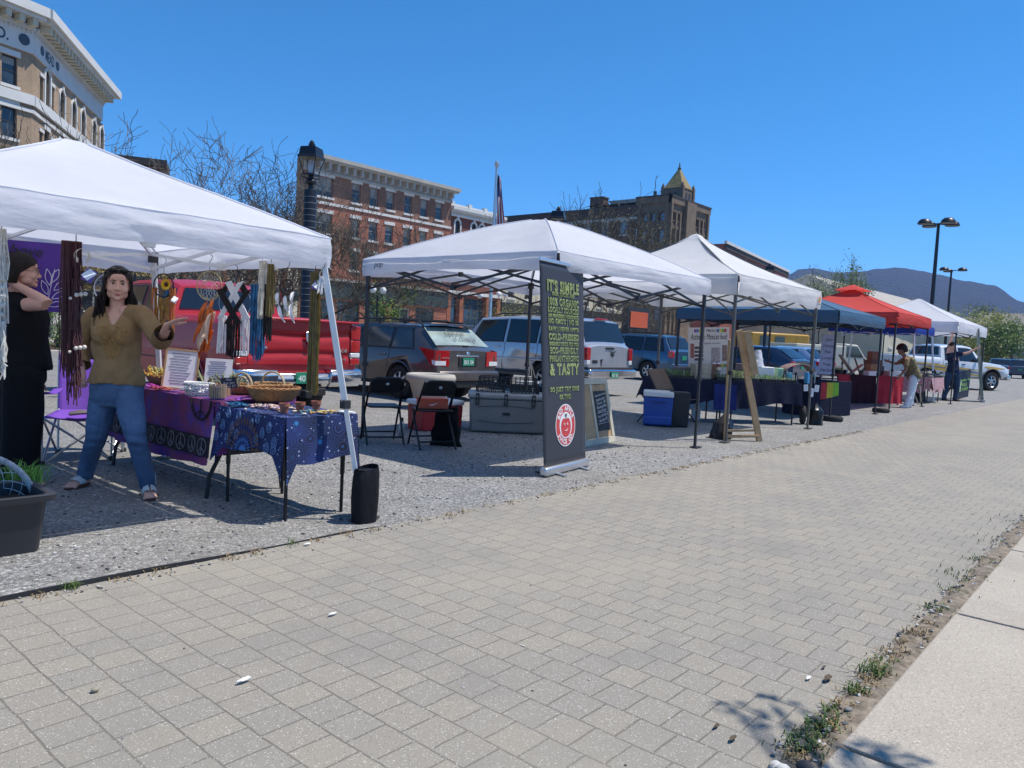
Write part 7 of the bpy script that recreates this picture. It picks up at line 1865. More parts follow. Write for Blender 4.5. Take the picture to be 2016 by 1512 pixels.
def stall_one():
 t=folding_table('folding_table','long folding table under the purple peace sign cloth',2.84,3.44,5.34,7.1,.735,True)
 cl=thing('tablecloth','purple tie dye tablecloth with a black band of peace signs','tablecloth',(3.1,6.2,.74))
 x0,x1,y0,y1,z=2.80,3.48,5.25,7.14,.742
 drop=lambda s,u:{3:.47+.03*math.sin(u*3.1),0:.30+.2*max(0,.5-u)}.get(s,.30)+.0
 o=drape(cl,x0,x1,y0,y1,z,drop,[TIE],3,'cloth')
 def face(y,zz,off):
  v=(z-zz)/.48;return Vector((x0-.004-.03*v**1.3-off-.010*math.sin((y1-y)/(y1-y0)*(y1-y0)*17+6+3)*v-.004,y,zz))
 b=MB();b.grid(lambda u,v:face(lerp(y0-.01,y1,u),lerp(.325,.475,v),.014),60,4);b.build('band',BLKB,cl,True)
 b=MB()
 for k in range(11):
  yc=y0+.09+.165*k;zc=.40;r=.06
  P_=lambda a,q=1.0:face(yc+r*q*math.cos(a),zc+r*1.02*q*math.sin(a),.017)
  b.tube([P_(2*math.pi*i/18)for i in range(19)],.0035,4,False)
  for a in(R(90),R(-90),R(-45),R(-135)):b.tube([face(yc,zc,.017),P_(a)],.0035,4)
 b.build('peace_signs',PEACE,cl)
 b=MB()
 for yc,r in((6.55,.16),(5.42,.15)):
  pts=[face(yc+r*math.cos(R(a)),.742+r*math.sin(R(a)),.010)for a in range(180,361,12)];b.tube(pts,.008,5);b.tube([face(yc,.742,.01),face(yc,.742-r,.01)],.005,4)
  if r<.16:b.tube([face(yc,.66,.01),face(yc+.1,.62,.01)],.005,4);b.tube([face(yc,.66,.01),face(yc-.1,.62,.01)],.005,4)
 b.build('large_peace_signs',BLKB,cl)
 t=folding_table('folding_table','small square folding table under the blue mandala cloth',2.86,3.38,4.40,5.24,.70)
 cl=thing('tablecloth','blue mandala tablecloth with long hanging corners','tablecloth',(3.1,4.8,.7))
 x0,x1,y0,y1,z=2.83,3.41,4.37,5.26,.712
 def drop2(s,u):
  e=max(0,1-min(u,1-u)/.12)
  return .27+.14*e+.03*math.sin(u*7)if s in(3,1)else .30+.16*e+.02*math.sin(u*5)
 drape(cl,x0,x1,y0,y1,z,drop2,[BLUC],9,'cloth',.03,.012)
 b=MB();br=MB();lt=MB()
 def f2(y,zz,off):v=(z-zz)/.28;return Vector((x0-.006-.024*max(0,v)**1.3-off-.008*math.sin((y1-y)*17+18+3)*max(0,v)-.004,y,zz))
 yc,zc=4.83,.44
 for ring,(r0,r1,n,mb,w)in enumerate(((.0,.05,9,lt,.012),(.055,.09,13,lt,.012),(.10,.15,15,b,.017),(.155,.235,17,b,.022))):
  for k in range(n):
   a=R(8)+R(164)*k/(n-1);e=(math.cos(a),math.sin(a));s=(-e[1],e[0]);rm=(r0+r1)/2
   pl=[(r0,0),(rm,w/2),(r1,0),(rm,-w/2)]
   mb.add([f2(yc+e[0]*p+s[0]*q,min(.708,zc+(e[1]*p+s[1]*q)*1.05),.013+.002*ring)for p,q in pl],[(0,1,2,3)])
 b.build('mandala_petals',mat('brown_print_cloth',(.10,.055,.04),.85),cl);lt.build('mandala_core',mat('light_blue_print',(.05,.16,.42),.8),cl)
 b=MB()
 for k in range(16):
  yy,zz=(4.45+.075*(k%5)if k%2 else 5.20-.07*(k%5)),.50+.045*(k//3%5)
  pts=[f2(yy+.026*math.cos(R(a))*(1-.3*math.sin(R(a))),zz+.034*math.sin(R(a)),.014)for a in range(0,361,30)];b.tube(pts,.0025,4);pts=[f2(yy+.013*math.cos(R(a)),zz+.018*math.sin(R(a)),.014)for a in range(0,361,45)];b.tube(pts,.003,4)
 b.build('paisley_print',mat('pale_blue_print',(.12,.22,.42),.8),cl)
stall_one()
def basket(name,label,p,rx,ry,h,m,handle=None,flare=1.15,group=None,open_weave=False):
 p=Vector(p);t=thing(name,label,'basket',tuple(p),0,group)
 b=MB();rr=random.Random(int(p.x*100))
 if open_weave:
  for k in range(26):
   a=2*math.pi*k/26;e=Vector((rx*math.cos(a),ry*math.sin(a),0));b.tube([Vector(p)+e*.9,Vector(p)+e+Vector((0,0,h))],.003,4)
  for k in range(7):b.tube([Vector(p)+Vector((rx*(.9+.1*k/6)*math.cos(a),ry*(.9+.1*k/6)*math.sin(a),h*k/6))for a in[2*math.pi*i/26 for i in range(27)]],.0035,4)
  b.build('bowl',m,t)
 else:
  def sk(u,v):
   a=2*math.pi*u;k=(.72+.28*v**.7)*flare;w=1+.03*math.sin(a*22+(math.pi if int(v*9)%2 else 0))
   return Vector(p)+Vector((rx*k*w*math.cos(a),ry*k*w*math.sin(a),h*v))
  b.grid(sk,66,9);b.add([Vector(p)+Vector((rx*.7*flare*math.cos(2*math.pi*i/20),ry*.7*flare*math.sin(2*math.pi*i/20),.004))for i in range(20)],[tuple(range(20))]);b.build('bowl',m,t,True,solid=.004)
 b=MB()
 for q in(0,1):b.tube([Vector(p)+Vector((rx*flare*(1+.01*math.sin(12*a+q*3))*math.cos(a),ry*flare*math.sin(a),h+.006*math.sin(a*14+q*3.1)))for a in[2*math.pi*i/60 for i in range(61)]],.008,5)
 b.build('rim',m,t,True)
 if handle=='arch':
  b=MB();b.tube([Vector(p)+Vector((0,ry*flare*math.cos(R(a)),h+.10*math.sin(R(a))))for a in range(0,181,12)],.008,6);b.build('handle',mat('pale_cane',(.5,.38,.22),.6),t,True)
 if handle=='ears':
  b=MB();b.tube([Vector(p)+Vector((-rx*.9+.10*math.cos(R(a))*.0,ry*.75+.07*math.cos(R(a)),h+.075*math.sin(R(a))))for a in range(0,181,15)],.008,6);b.build('handle',mat('pale_cane',(.5,.38,.22),.6),t,True)
 return t
def goods():
 z=.746;rr=random.Random(23);g='wares on the purple cloth'
 def herbs(p,n,L,mats_,lab,nm='dried_herbs'):
  mbs=[MB()for _ in mats_]
  t=thing(nm,lab,'herbs',tuple(p),0)
  for i in range(n):
   k=rr.randrange(len(mats_));o=Vector(p)+Vector((rr.gauss(0,.07),rr.gauss(0,.10),0));d=Vector((rr.gauss(0,1),rr.gauss(0,1.2),rr.uniform(.4,1.5))).normalized()*L*rr.uniform(.5,1)
   mbs[k].tube([o,o+d*.5,o+d],[.004,.009,.004],5)
   for j in range(3):mbs[k].ball(o+d*rr.uniform(.6,1.05)+Vector((rr.gauss(0,.01),)*3),rr.uniform(.007,.014),6)
  for k,mb in enumerate(mbs):mb.build('bunch',mats_[k],t,True)
 HY=mat('straw_yellow',(.50,.40,.10),.9,0,.3,30);HO=mat('dried_orange',(.52,.26,.03),.9,0,.3,30);HG=mat('dried_green',(.30,.31,.16),.9,0,.3,30);HT=mat('sage_green',(.20,.22,.13),.9,0,.3,30)
 basket('wicker_basket','long striped basket of yellow dried flowers at the back of the table',(3.16,6.78,z),.13,.26,.075,WICKD)
 herbs((3.16,6.78,z+.07),60,.10,[HY,HO,HG],'yellow and orange dried flowers heaped in the long basket')
 basket('wicker_basket','shallow basket of dried sage behind the white wire basket',(3.30,6.10,z),.11,.17,.06,WICK)
 herbs((3.30,6.10,z+.06),44,.13,[HG,HT],'grey green dried sage bundles in the shallow basket')
 basket('wicker_basket','round basket with arched cane handle behind the chalk sign',(3.30,5.74,z),.10,.12,.07,WICK,'arch')
 basket('wicker_basket','tan basket with tall handle just behind the wide amber basket',(3.38,5.42,z),.12,.14,.10,WICK,'arch')
 basket('wicker_basket','wide shallow amber basket by the three clay pots',(3.20,5.12,z+.004),.20,.17,.095,WICKD,'ears',1.0)
 basket('wire_basket','white woven wire basket at the front edge of the table',(2.92,5.72,z),.09,.17,.085,WHITEP,None,1,None,True)
 b=MB()
 for i in range(20):b.ball((2.92+rr.gauss(0,.04),5.72+rr.gauss(0,.07),z+rr.uniform(.02,.07)),(.03,.03,.012),8)
 tag(b.build('lace_bundle',MWHT,None,True),'white lace bundles piled in the white wire basket','lace')
 t=thing('twig_vase','small vase wrapped in twigs on a purple base','vase',(2.90,5.40,z));b=MB();b.lathe([(.052,0),(.055,.03),(.055,.085),(.05,.09)],20,(2.90,5.40,z));b.build('vase',mat('lilac_vase',(.30,.18,.34),.6),t,True)
 b=MB()
 for k in range(26):a=2*math.pi*k/26;b.tube([(2.90+.058*math.cos(a),5.40+.058*math.sin(a),z+.01),(2.90+.058*math.cos(a),5.40+.058*math.sin(a),z+.10+rr.uniform(0,.012))],.006,5)
 b.build('twigs',mat('twig_bark',(.33,.25,.17),.8),t,True)
 p=Vector((3.10,5.60,z));t=thing('price_sign','small black chalk sign on a wooden clip among the baskets','sign',tuple(p));M=frame(p+Vector((0,0,.10)),(.75,-.66,0),(0,0,1))@Matrix.Rotation(R(8),4,'Z')
 b=MB();b.at(M).box((0,0,0),(.12,.085,.006));b.at(None);b.build('board',CHALK,t);b=MB()
 for k,s in enumerate(('Mini','Star Jars','Treat $3')):textmb(b,s,M@Matrix.Translation((0,.026-.026*k,.005)),size=.026,shear=.2)
 b.build('lettering',CHW,t);b=MB();b.box(p+Vector((0,0,.03)),(.03,.02,.06));b.build('clip',WOOD,t)
 for(xx,yy,w,h,an,lab,fr)in((3.02,6.28,.25,.33,-16,'framed handwritten price list leaning on the table',True),(3.24,6.05,.22,.27,-4,'white printed sheet standing beside the framed price list',False)):
  t=thing('price_list',lab,'sign',(xx,yy,z));M=frame(Vector((xx,yy,z)),(.72,-.69,0),(0,0,1))@Matrix.Rotation(R(-10),4,'X')@Matrix.Rotation(R(an*.2),4,'Z')
  b=MB().at(M);b.box((0,h/2,0),(w,h,.004));b.build('sheet',PAPER,t);b=MB()
  for k in range(12):b.at(M).box((-.01+.02*ns(k*3.1),h*.9-h*.07*k,.0035),(w*(.62+.2*ns(k*1.7)),.005,.001))
  b.build('lines',mat('blue_ink',(.12,.14,.25),.7),t)
  if fr:
   b=MB().at(M)
   for c,s in(((0,0,0),(w+.03,.015,.016)),((0,h,0),(w+.03,.015,.016)),((-w/2-.007,h/2,0),(.015,h,.0155)),((w/2+.007,h/2,0),(.015,h,.0155))):b.box(c,s)
   b.build('frame',WOOD,t)
 for i,(px,py)in enumerate(((559,826),(590,823),(622,818))):
  q=G(px,py,.716);q.y=4.62+.03*i;q.x=atY(px,py,q.y).x
  b=MB();b.lathe([(.024,0),(.031,.045),(.036,.045),(.037,.068),(.033,.068),(.027,.03),(.0,.028)],22,(q.x,q.y,.716));tag(b.build('clay_pot',TERR,None,True,sharp=30),('leftmost of the three small terracotta pots','middle one of the three small terracotta pots','rightmost of the three small terracotta pots')[i],'pot','three terracotta pots on the blue cloth')
 def heap(name,lab,cat,c,rx,ry,n,mats_,r,flat=.45,stuff=True):
  b=MB()
  for i in range(n):
   u,v=rr.gauss(0,.5),rr.gauss(0,.5);q=Matrix.Rotation(rr.uniform(0,6),4,'Z')@Matrix.Rotation(rr.uniform(-.6,.6),4,'X');k=r*rr.uniform(.6,1.3)
   b.mi(rr.randrange(len(mats_))).ball((c[0]+u*rx,c[1]+v*ry,c[2]+k*.3+.012*max(0,1-u*u-v*v)),(k*1.5,k*.8,k*flat),6,q)
  o=b.build(name,mats_,None,True,sharp=180);tag(o,lab,cat,None,'stuff' if stuff else None)
 heap('crystals','heap of pink, cream and violet crystals and shells on the blue cloth','crystals',(3.06,4.92,.718),.15,.22,170,[mat('rose_quartz',(.55,.36,.32),.5),mat('cream_shell',(.62,.55,.46),.5),mat('violet_stone',(.18,.12,.22),.5),mat('brown_agate',(.25,.13,.09),.4)],.013)
 heap('yellow_yarn','coil of mustard yarn on the right end of the blue cloth','yarn',(3.22,4.48,.718),.10,.05,60,[MGLD,mat('straw_yarn',(.48,.40,.2),.9)],.013)
 heap('dark_trinkets','small dark pendants laid beside the clay pots','trinkets',(3.15,4.58,.717),.12,.04,34,[MBLK,mat('grey_pendant',(.2,.18,.18),.4),mat('teal_stone',(.02,.2,.22),.4)],.010)
 def plume(lab,c,col,n,L):
  b=MB();m=mat('plume_%d'%int(col[0]*1000+col[1]*100+col[2]*10),col,.8,0,.2,20)
  for i in range(n):
   a=rr.uniform(2.2,4.3);d=Vector((math.cos(a),math.sin(a),rr.uniform(-.1,.35)))*L*rr.uniform(.5,1);o=Vector(c)+Vector((rr.gauss(0,.03),rr.gauss(0,.05),.01));s=Vector((-d.y,d.x,0)).normalized()*.008
   b.add([o-s*.4,o+d*.5-s,o+d,o+d*.5+s,o+s*.4],[(0,1,2,3,4)])
  m.name=m.name;tag(b.build('feather_bunch',m,None),lab,'feathers','bright feather bunches on the cloths')
 plume('bunch of cyan feathers on the left end of the purple cloth',(2.86,6.6,z),(.08,.38,.62),40,.11);plume('bunch of magenta feathers between the cyan and orange ones',(2.9,6.42,z),(.55,.05,.45),40,.11);plume('bunch of orange feathers next to the white wire basket',(2.88,6.18,z),(.66,.13,.05),50,.13);plume('bunch of blue feathers on the left corner of the blue cloth',(2.93,5.12,.72),(.05,.25,.5),60,.12)
 b=MB();b.grid(lambda u,v:Vector((2.95+.46*u,5.16+.10*v+.04*math.sin(u*4),.752+.018*abs(ns(u*5,v*3))+.012*math.sin(u*9))),20,6);tag(b.build('scarf',mat('violet_scarf',(.20,.05,.36),.8,0,.3,9),None,True),'violet scarf bunched where the two cloths meet','scarf')
 b=MB();b.box((3.36,4.42,.722),(.09,.09,.008),.5);b.box((3.33,4.40,.732),(.08,.09,.006),.2);tag(b.build('leaflets',PAPER,None),'two white leaflets at the right corner of the blue cloth','leaflets')
 q=G(314,893);b=MB()
 b.grid(lambda u,v:Vector((q.x+.10+.085*math.cos(2*math.pi*u)*(1+.08*ns(u*5,v*3)),q.y+.12+.15*math.sin(2*math.pi*u)*(1+.08*ns(u*4,v*3)),.34*v)),26,10);tag(b.build('duffel_bag',fabric('black_canvas',(.014,.014,.018),.4),None,True),'black bag standing under the purple cloth table','bag')
goods()
def camp_chair():
 t=thing('camp_chair','purple folding camp chair with dark gloves on its seat','chair',(2.72,7.65,0));P=mat('purple_canvas',(.15,.05,.38),.75,0,.12,5)
 W=lambda px,py,d:atD(px,py,d)
 FLl,FRr,BL,BR=G(82,917),G(219,906),G(118,905)+Vector((.1,.35,0)),G(219,906)+Vector((.28,.42,0))
 s=.42
 up=lambda p,h:Vector((p.x,p.y,h))
 b=MB()
 for A,B in((FLl,FRr),(FRr,BR),(BR,BL),(BL,FLl)):b.tube([A,up(B,s)],.011,6);b.tube([B,up(A,s)],.011,6)
 for A in(FLl,FRr):b.tube([A,up(A,.64)],.009,6)
 for A in(BL,BR):b.tube([up(A,.02),up(A,.92)+Vector((.04,.12,0))],.011,6)
 b.build('frame',STEEL,t,True)
 for A in(FLl,FRr,BL,BR):MB().box(up(A,.02),(.045,.045,.04)).build('foot',DARKP,t,bevel=.008)
 b=MB();b.grid(lambda u,v:up(FLl,s).lerp(up(FRr,s),u).lerp(up(BL,s).lerp(up(BR,s),u),v)-Vector((0,0,.07*math.sin(math.pi*u)*math.sin(math.pi*min(1,v+.1)))),12,12);b.build('seat',P,t,True,solid=.006)
 tl,tr=up(BL,.92)+Vector((.04,.12,0)),up(BR,.92)+Vector((.04,.12,0))
 b=MB();b.grid(lambda u,v:up(BL,s-.04).lerp(up(BR,s-.04),u).lerp(tl.lerp(tr,u),v)+Vector((.05,.09,0))*math.sin(math.pi*u)+Vector((0,0,.03*math.cos(u*6.28)*v)),16,14);b.build('backrest',P,t,True,solid=.006)
 for A,B in((FLl,BL),(FRr,BR)):
  b=MB();b.grid(lambda u,v:up(A,.64).lerp(up(B,.62),u)+(FRr-FLl).normalized()*(v-.5)*.085-Vector((0,0,.03*math.sin(math.pi*u))),8,3);b.build('arm_rest',P,t,True,solid=.008)
 c=up(FLl,s-.03).lerp(up(BR,s-.03),.45);b=MB()
 for k in range(2):osweep(b,[c+Vector((-.1+.02*k,.05*k,.03)),c+Vector((0,.05*k-.02,.045)),c+Vector((.14,.05*k-.06,.035))],[(.03,.015),(.045,.02),(.04,.014)],(0,1,0),12)
 tag(b.build('gloves',mat('grey_leather',(.12,.10,.095),.7),None,True),'pair of grey gloves lying on the purple chair seat','gloves')
camp_chair()
def tub():
 t=thing('storage_tub','dark grey plastic tub at the lower left corner','tub',(1.22,4.78,0));PL=mat('dark_grey_tub',(.028,.030,.036),.42,0,.1,6)
 A,B=G(80,1085),G(-95,1112);ex=(A-B).normalized();ey=Vector((-ex.y,ex.x,0));ey=ey if ey.y>0 else-ey
 L,Dp,H=(A-B).length,.36,.33
 def ring(e,z,r=.05):
  pts=[]
  for cx,cy,a0 in((L+e-r,-e+r,-90),(L+e-r,Dp+e-r,0),(-e+r,Dp+e-r,90),(-e+r,-e+r,180)):
   for k in range(5):a=R(a0+22.5*k);pts.append(B+ex*(cx+r*math.cos(a))+ey*(cy+r*math.sin(a))+Vector((0,0,z)))
  return pts
 b=MB();R_=[ring(0,.0),ring(0.004,.02),ring(.03,H-.05),ring(.032,H-.045),ring(.065,H-.04),ring(.07,H-.005),ring(.055,H),ring(.025,H-.005),ring(.02,H-.06),ring(0,.03)]
 n=20;b.add([v for r_ in R_ for v in r_],[(i*n+j,i*n+(j+1)%n,(i+1)*n+(j+1)%n,(i+1)*n+j)for i in range(9)for j in range(n)]+[tuple(range(n-1,-1,-1)),tuple(range(9*n,10*n))]);b.build('bin',PL,t,True,sharp=35)
 b=MB();b.grid(lambda u,v:B+ex*(L+.006+.028*lerp(.12,.8,v))+ey*lerp(.09+.02*v,Dp-.09-.02*v,u)+Vector((0,0,H*lerp(.1,.80-.22*(2*u-1)**4,v)))+ex*.012*math.sin(math.pi*u)**.4,12,10);b.build('handle_panel',PL,t,True)
 b=MB();b.add([v+Vector((0,0,-.07))for v in ring(.018,H)],[tuple(range(20))]);b.build('filling',mat('potting_soil',(.03,.022,.018),.95),t)
 rr=random.Random(2);g=MB();c0=atD(58,985,4.74)
 for i in range(230):
  o=Vector((c0.x+rr.gauss(-.03,.05),c0.y+rr.gauss(.0,.05),H-.07));a=rr.uniform(0,6.28);l=rr.uniform(.08,.17);d=Vector((math.cos(a),math.sin(a),0));s=Vector((-d.y,d.x,0))*.003
  p1=o+d*l*.3+Vector((0,0,l*.7));p2=o+d*l*rr.uniform(.6,1)+Vector((0,0,l*rr.uniform(.5,1.0)));g.add([o-s,o+s,p1+s*.8,p1-s*.8,p2],[(0,1,2,3),(3,2,4)])
 tag(g.build('grass_tuft',mat('bright_grass',(.16,.36,.05),.6,0,.25,20),None),'bright green grass tuft growing in the grey tub','grass')
 c=atD(-34,992,4.42);r=.285;M=frame(c,(.74,-.67,0),(0,-.1,1))
 t=thing('large_dreamcatcher','large wrapped hoop with white net standing in the grey tub','dreamcatcher',tuple(c));b=MB();b.torus(c,r,.017,M.to_3x3().to_4x4(),44,8)
 for i in range(150):a=2*math.pi*i/150;b.ball(M@Vector((r*math.cos(a),r*math.sin(a),0)),(.017+.004*(i%2),.019,.018),6)
 b.build('hoop',mat('grey_fur_wrap',(.46,.44,.43),.95,0,.25,40),t,True,sharp=180)
 b=MB();n=18;prev=[Vector((r*math.cos(2*math.pi*i/n),r*math.sin(2*math.pi*i/n),0))for i in range(n)]
 for k in range(1,8):
  cur=[Vector((r*(1-k/8.5)*math.cos(2*math.pi*(i+.5*k)/n),r*(1-k/8.5)*math.sin(2*math.pi*(i+.5*k)/n),0))for i in range(n)]
  for i in range(n):b.tube([M@prev[i],M@cur[i],M@prev[(i+1)%n]],.0022,4)
  prev=cur
 b.build('net',MWHT,t)
 b=MB();q=atD(2,992,4.5);osweep(b,[q+Vector((-.2,.1,-.02)),q,q+Vector((.05,-.03,-.01))],[(.03,.03),(.035,.03),(.02,.02)],(0,0,1),12);tag(b.build('driftwood',mat('pale_driftwood',(.6,.48,.4),.8),None,True),'smooth pale piece of wood lying in the tub','wood')
tub()
# ================================================================== stall two: juice
LIME=mat('lime_print',(.60,.70,.27),.7,0,.05,5);LIMEP=mat('pale_lime_halo',(.085,.105,.05),.7,0,.05,5);DKB=mat('charcoal_banner',(.036,.038,.050),.55,0,.06,2)
def juice_banner():
 a,b_=G(1068,937),G(1157,916);a.y,b_.y=4.43,4.56;a.x,b_.x=5.70,6.58
 ex=(b_-a).normalized();ex.z=0;w=(b_-a).length;tl=Vector((5.46,4.43,2.05));up=(tl-a);up=Vector((up.x,up.y,up.z));Ht=up.length;eu=up.normalized()
 t=thing('roll_up_banner','tall black roll up banner with lime green juice slogans and a red apple logo','banner',tuple((a+b_)/2),0)
 M=frame(a.lerp(b_,.5),ex,eu);Y0=.09
 yv=(eu-ex*eu.dot(ex)).normalized()
 P_=lambda x,y,z=0.0:a.lerp(b_,.5)+ex*x+eu*y+M.to_3x3()@Vector((0,0,z))
 MT=lambda x,y,z=.004:Matrix(((ex.x,eu.x,M[0][2],P_(x,y,z).x),(ex.y,eu.y,M[1][2],P_(x,y,z).y),(ex.z,eu.z,M[2][2],P_(x,y,z).z),(0,0,0,1)))
 b=MB();b.grid(lambda u,v:P_((u-.5)*w*.985,lerp(Y0,Ht,v),.006*math.sin(math.pi*u)*math.sin(math.pi*v)-.003),12,24);b.build('panel',DKB,t,True,solid=.002)
 b=MB();b.bar(P_(-w/2,Ht),P_(w/2,Ht),.022,.035);b.build('top_rail',mat('aluminium',(.6,.6,.6)),t,bevel=.006)
 b=MB();b.bar(P_(-w/2-.02,.05),P_(w/2+.015,.05),.085,.085);bo=b.build('base',mat('aluminium',(.6,.6,.6)),t,True,bevel=.02)
 for x in(-.22,.28):
  b=MB();b.bar(P_(x,.012)+Vector((.02,.12,0)),P_(x,.012)-Vector((.03,.15,0)),.045,.012);b.build('foot',mat('aluminium',(.6,.6,.6)),t)
 lines=((1.836,'IT\'S SIMPLE',0.63,0.112),(1.756,'OUR JUICES ARE',0.44,0.052),(1.685,'100% ORGANIC',0.61,0.078),(1.610,'LOCALLY SOURCED',0.61,0.056),(1.553,'NO PROCESSED INGREDIENTS',0.60,0.034),(1.495,'NO GMO\'S | NO BS',0.60,0.066),(1.424,'RAW | NEVER HPP\'D',0.60,0.054),(1.351,'COLD-PRESSED',0.60,0.066),(1.285,'INSANELY GOOD FOR YOU',0.58,0.038),(1.219,'ECO-FRIENDLY',0.57,0.064),(1.141,'PHILANTHROPIC',0.58,0.060),(1.035,'& TASTY',0.60,0.118),(0.832,'SO JUST TRY ONE',0.58,0.062),(0.762,'OR TWO',0.22,0.050))
 halo,lim,ink=MB(),MB(),MB()
 dy=Y0-.02
 for y,s,wd,h in lines:
  textmb(halo,s,MT(0,y,.0045),width=wd+.022,height=h+.012,offset=.06,ext=.0003,space=1.18)
  textmb(lim,s,MT(0,y,.0060),width=wd+.002,height=h-.004,offset=.030,ext=.0003,space=1.18);textmb(ink,s,MT(0,y,.0075),width=wd-.006,height=h-.013,offset=-.012,ext=.0003,space=1.18)
 halo.build('lettering_halo',LIMEP,t);lim.build('lettering_outline',LIME,t);ink.build('lettering',mat('olive_print_core',(.15,.19,.07),.7),t)
 cy=.475;rx=.205;F=1.32
 WH=mat('white_print',(.74,.73,.73),.7);RD=mat('red_print',(.58,.055,.055),.7)
 def disc(r0,r1,z,m,n=40):
  b=MB();v=[P_(r*math.cos(2*math.pi*i/n),cy+r*math.sin(2*math.pi*i/n)*1.05,z)for r in(r0,r1)for i in range(n)]
  b.add(v,[(i,(i+1)%n,n+(i+1)%n,n+i)for i in range(n)]);return b
 lo=disc(.0001,rx,.0045,WH).build('logo',WH,t);disc(.0001,rx-.013,.006,RD).build('ring',RD,lo);disc(.0001,.129,.0075,WH).build('field',WH,lo)
 ap=MB();pts=[(.085*math.sin(a)*(1-.10*math.sin(a)**2)*(1 if True else 0),-.012+.078*math.cos(a)-(.018*math.exp(-(a/.35)**2)if a<3.14 else .018*math.exp(-((a-6.283)/.35)**2)))for a in[2*math.pi*i/36 for i in range(36)]]
 ap.add([P_(x*F,cy+y*F,.009)for x,y in pts],[tuple(range(36))[::-1]]);ap.build('apple',RD,lo)
 st=MB();st.tube([P_(0,cy+.066,.010),P_(.005,cy+.095,.010),P_(.016,cy+.115,.010)],.005,5);st.tube([P_(.006,cy+.09,.010),P_(-.018,cy+.112,.010)],[.003,.006],5);st.build('stalk',INKM,lo)
 fc=MB()
 for sd in(-1,1):fc.tube([P_(sd*.03-.012,cy+.012,.0105),P_(sd*.03,cy+.022,.0105),P_(sd*.03+.012,cy+.014,.0105)],.0032,5);fc.ball(P_(sd*.03,cy+.004,.0105),.006,8)
 fc.tube([P_(-.035,cy-.045,.0105),P_(-.01,cy-.058,.0105),P_(.02,cy-.05,.0105),P_(.034,cy-.034,.0105)],.003,5);fc.build('face',WH,lo)
 tx=MB()
 for s,a0,a1,top in(('BAD APPLE',150,30,True),('JUICE CO.',214,326,False)):
  for i,ch in enumerate(s):
   if ch==' ':continue
   an=R(lerp(a0,a1,i/(len(s)-1)));r=.161
   textmb(tx,ch,MT(r*math.cos(an),cy+r*1.05*math.sin(an),.0075)@Matrix.Rotation(an-R(90)if top else an+R(90),4,'Z'),size=.062,offset=.003,ext=.0003)
 tx.build('lettering',WH,lo)
juice_banner()
def folding_chair(name,label,c,rz,g):
 t=thing(name,label,'chair',tuple(c),rz,g);W=XF[t.name]
 for sd in(-1,1):
  x=sd*.2
  b=MB().at(W);b.tube([(x,.24,0),(x,.02,.40),(x*.95,-.20,.70),(x*.92,-.245,.77)],.0125,8);b.at(None);b.build('leg',BLKM,t,True)
  b=MB().at(W);b.tube([(x*1.07,-.26,0),(x*1.07,-.02,.30),(x*1.07,.05,.42)],.0125,8);b.at(None);b.build('leg',BLKM,t,True)
  b=MB().at(W);b.bar((x*1.05,-.02,.42),(x,-.13,.60),.012);b.at(None);b.build('brace',BLKM,t)
 b=MB().at(W);b.bar((-.21,-.22,.09),(.21,-.22,.09),.018);b.bar((-.2,.19,.10),(.2,.19,.10),.018);b.at(None);b.build('crossbar',BLKM,t)
 b=MB().at(W);b.grid(lambda u,v:Vector(((u-.5)*.40*(1-.06*v),lerp(.21,-.19,v),.435-.012*math.sin(math.pi*u)*math.sin(math.pi*v))),10,10);b.at(None);b.build('seat',mat('black_seat_metal',(.02,.02,.022),.35,.4,.1,9),t,True,solid=.022,bevel=.006)
 b=MB().at(W)
 def bk(u,v):
  x=(u-.5)*.39;e=max(0,abs(2*u-1)-.6)/.4
  return Vector((x,lerp(-.155,-.255,v)-.03*(1-(2*u-1)**2),lerp(.61,.79-.06*e*e,v)))
 b.grid(bk,16,8);b.at(None);bo=b.build('backrest',mat('black_seat_metal',(.02,.02,.022)),t,True,solid=.012)
 b=MB().at(W);b.ball((0,-.248,.71),(.022,.01,.022),12);b.at(None);b.build('badge',STEEL,bo,True)
 return t
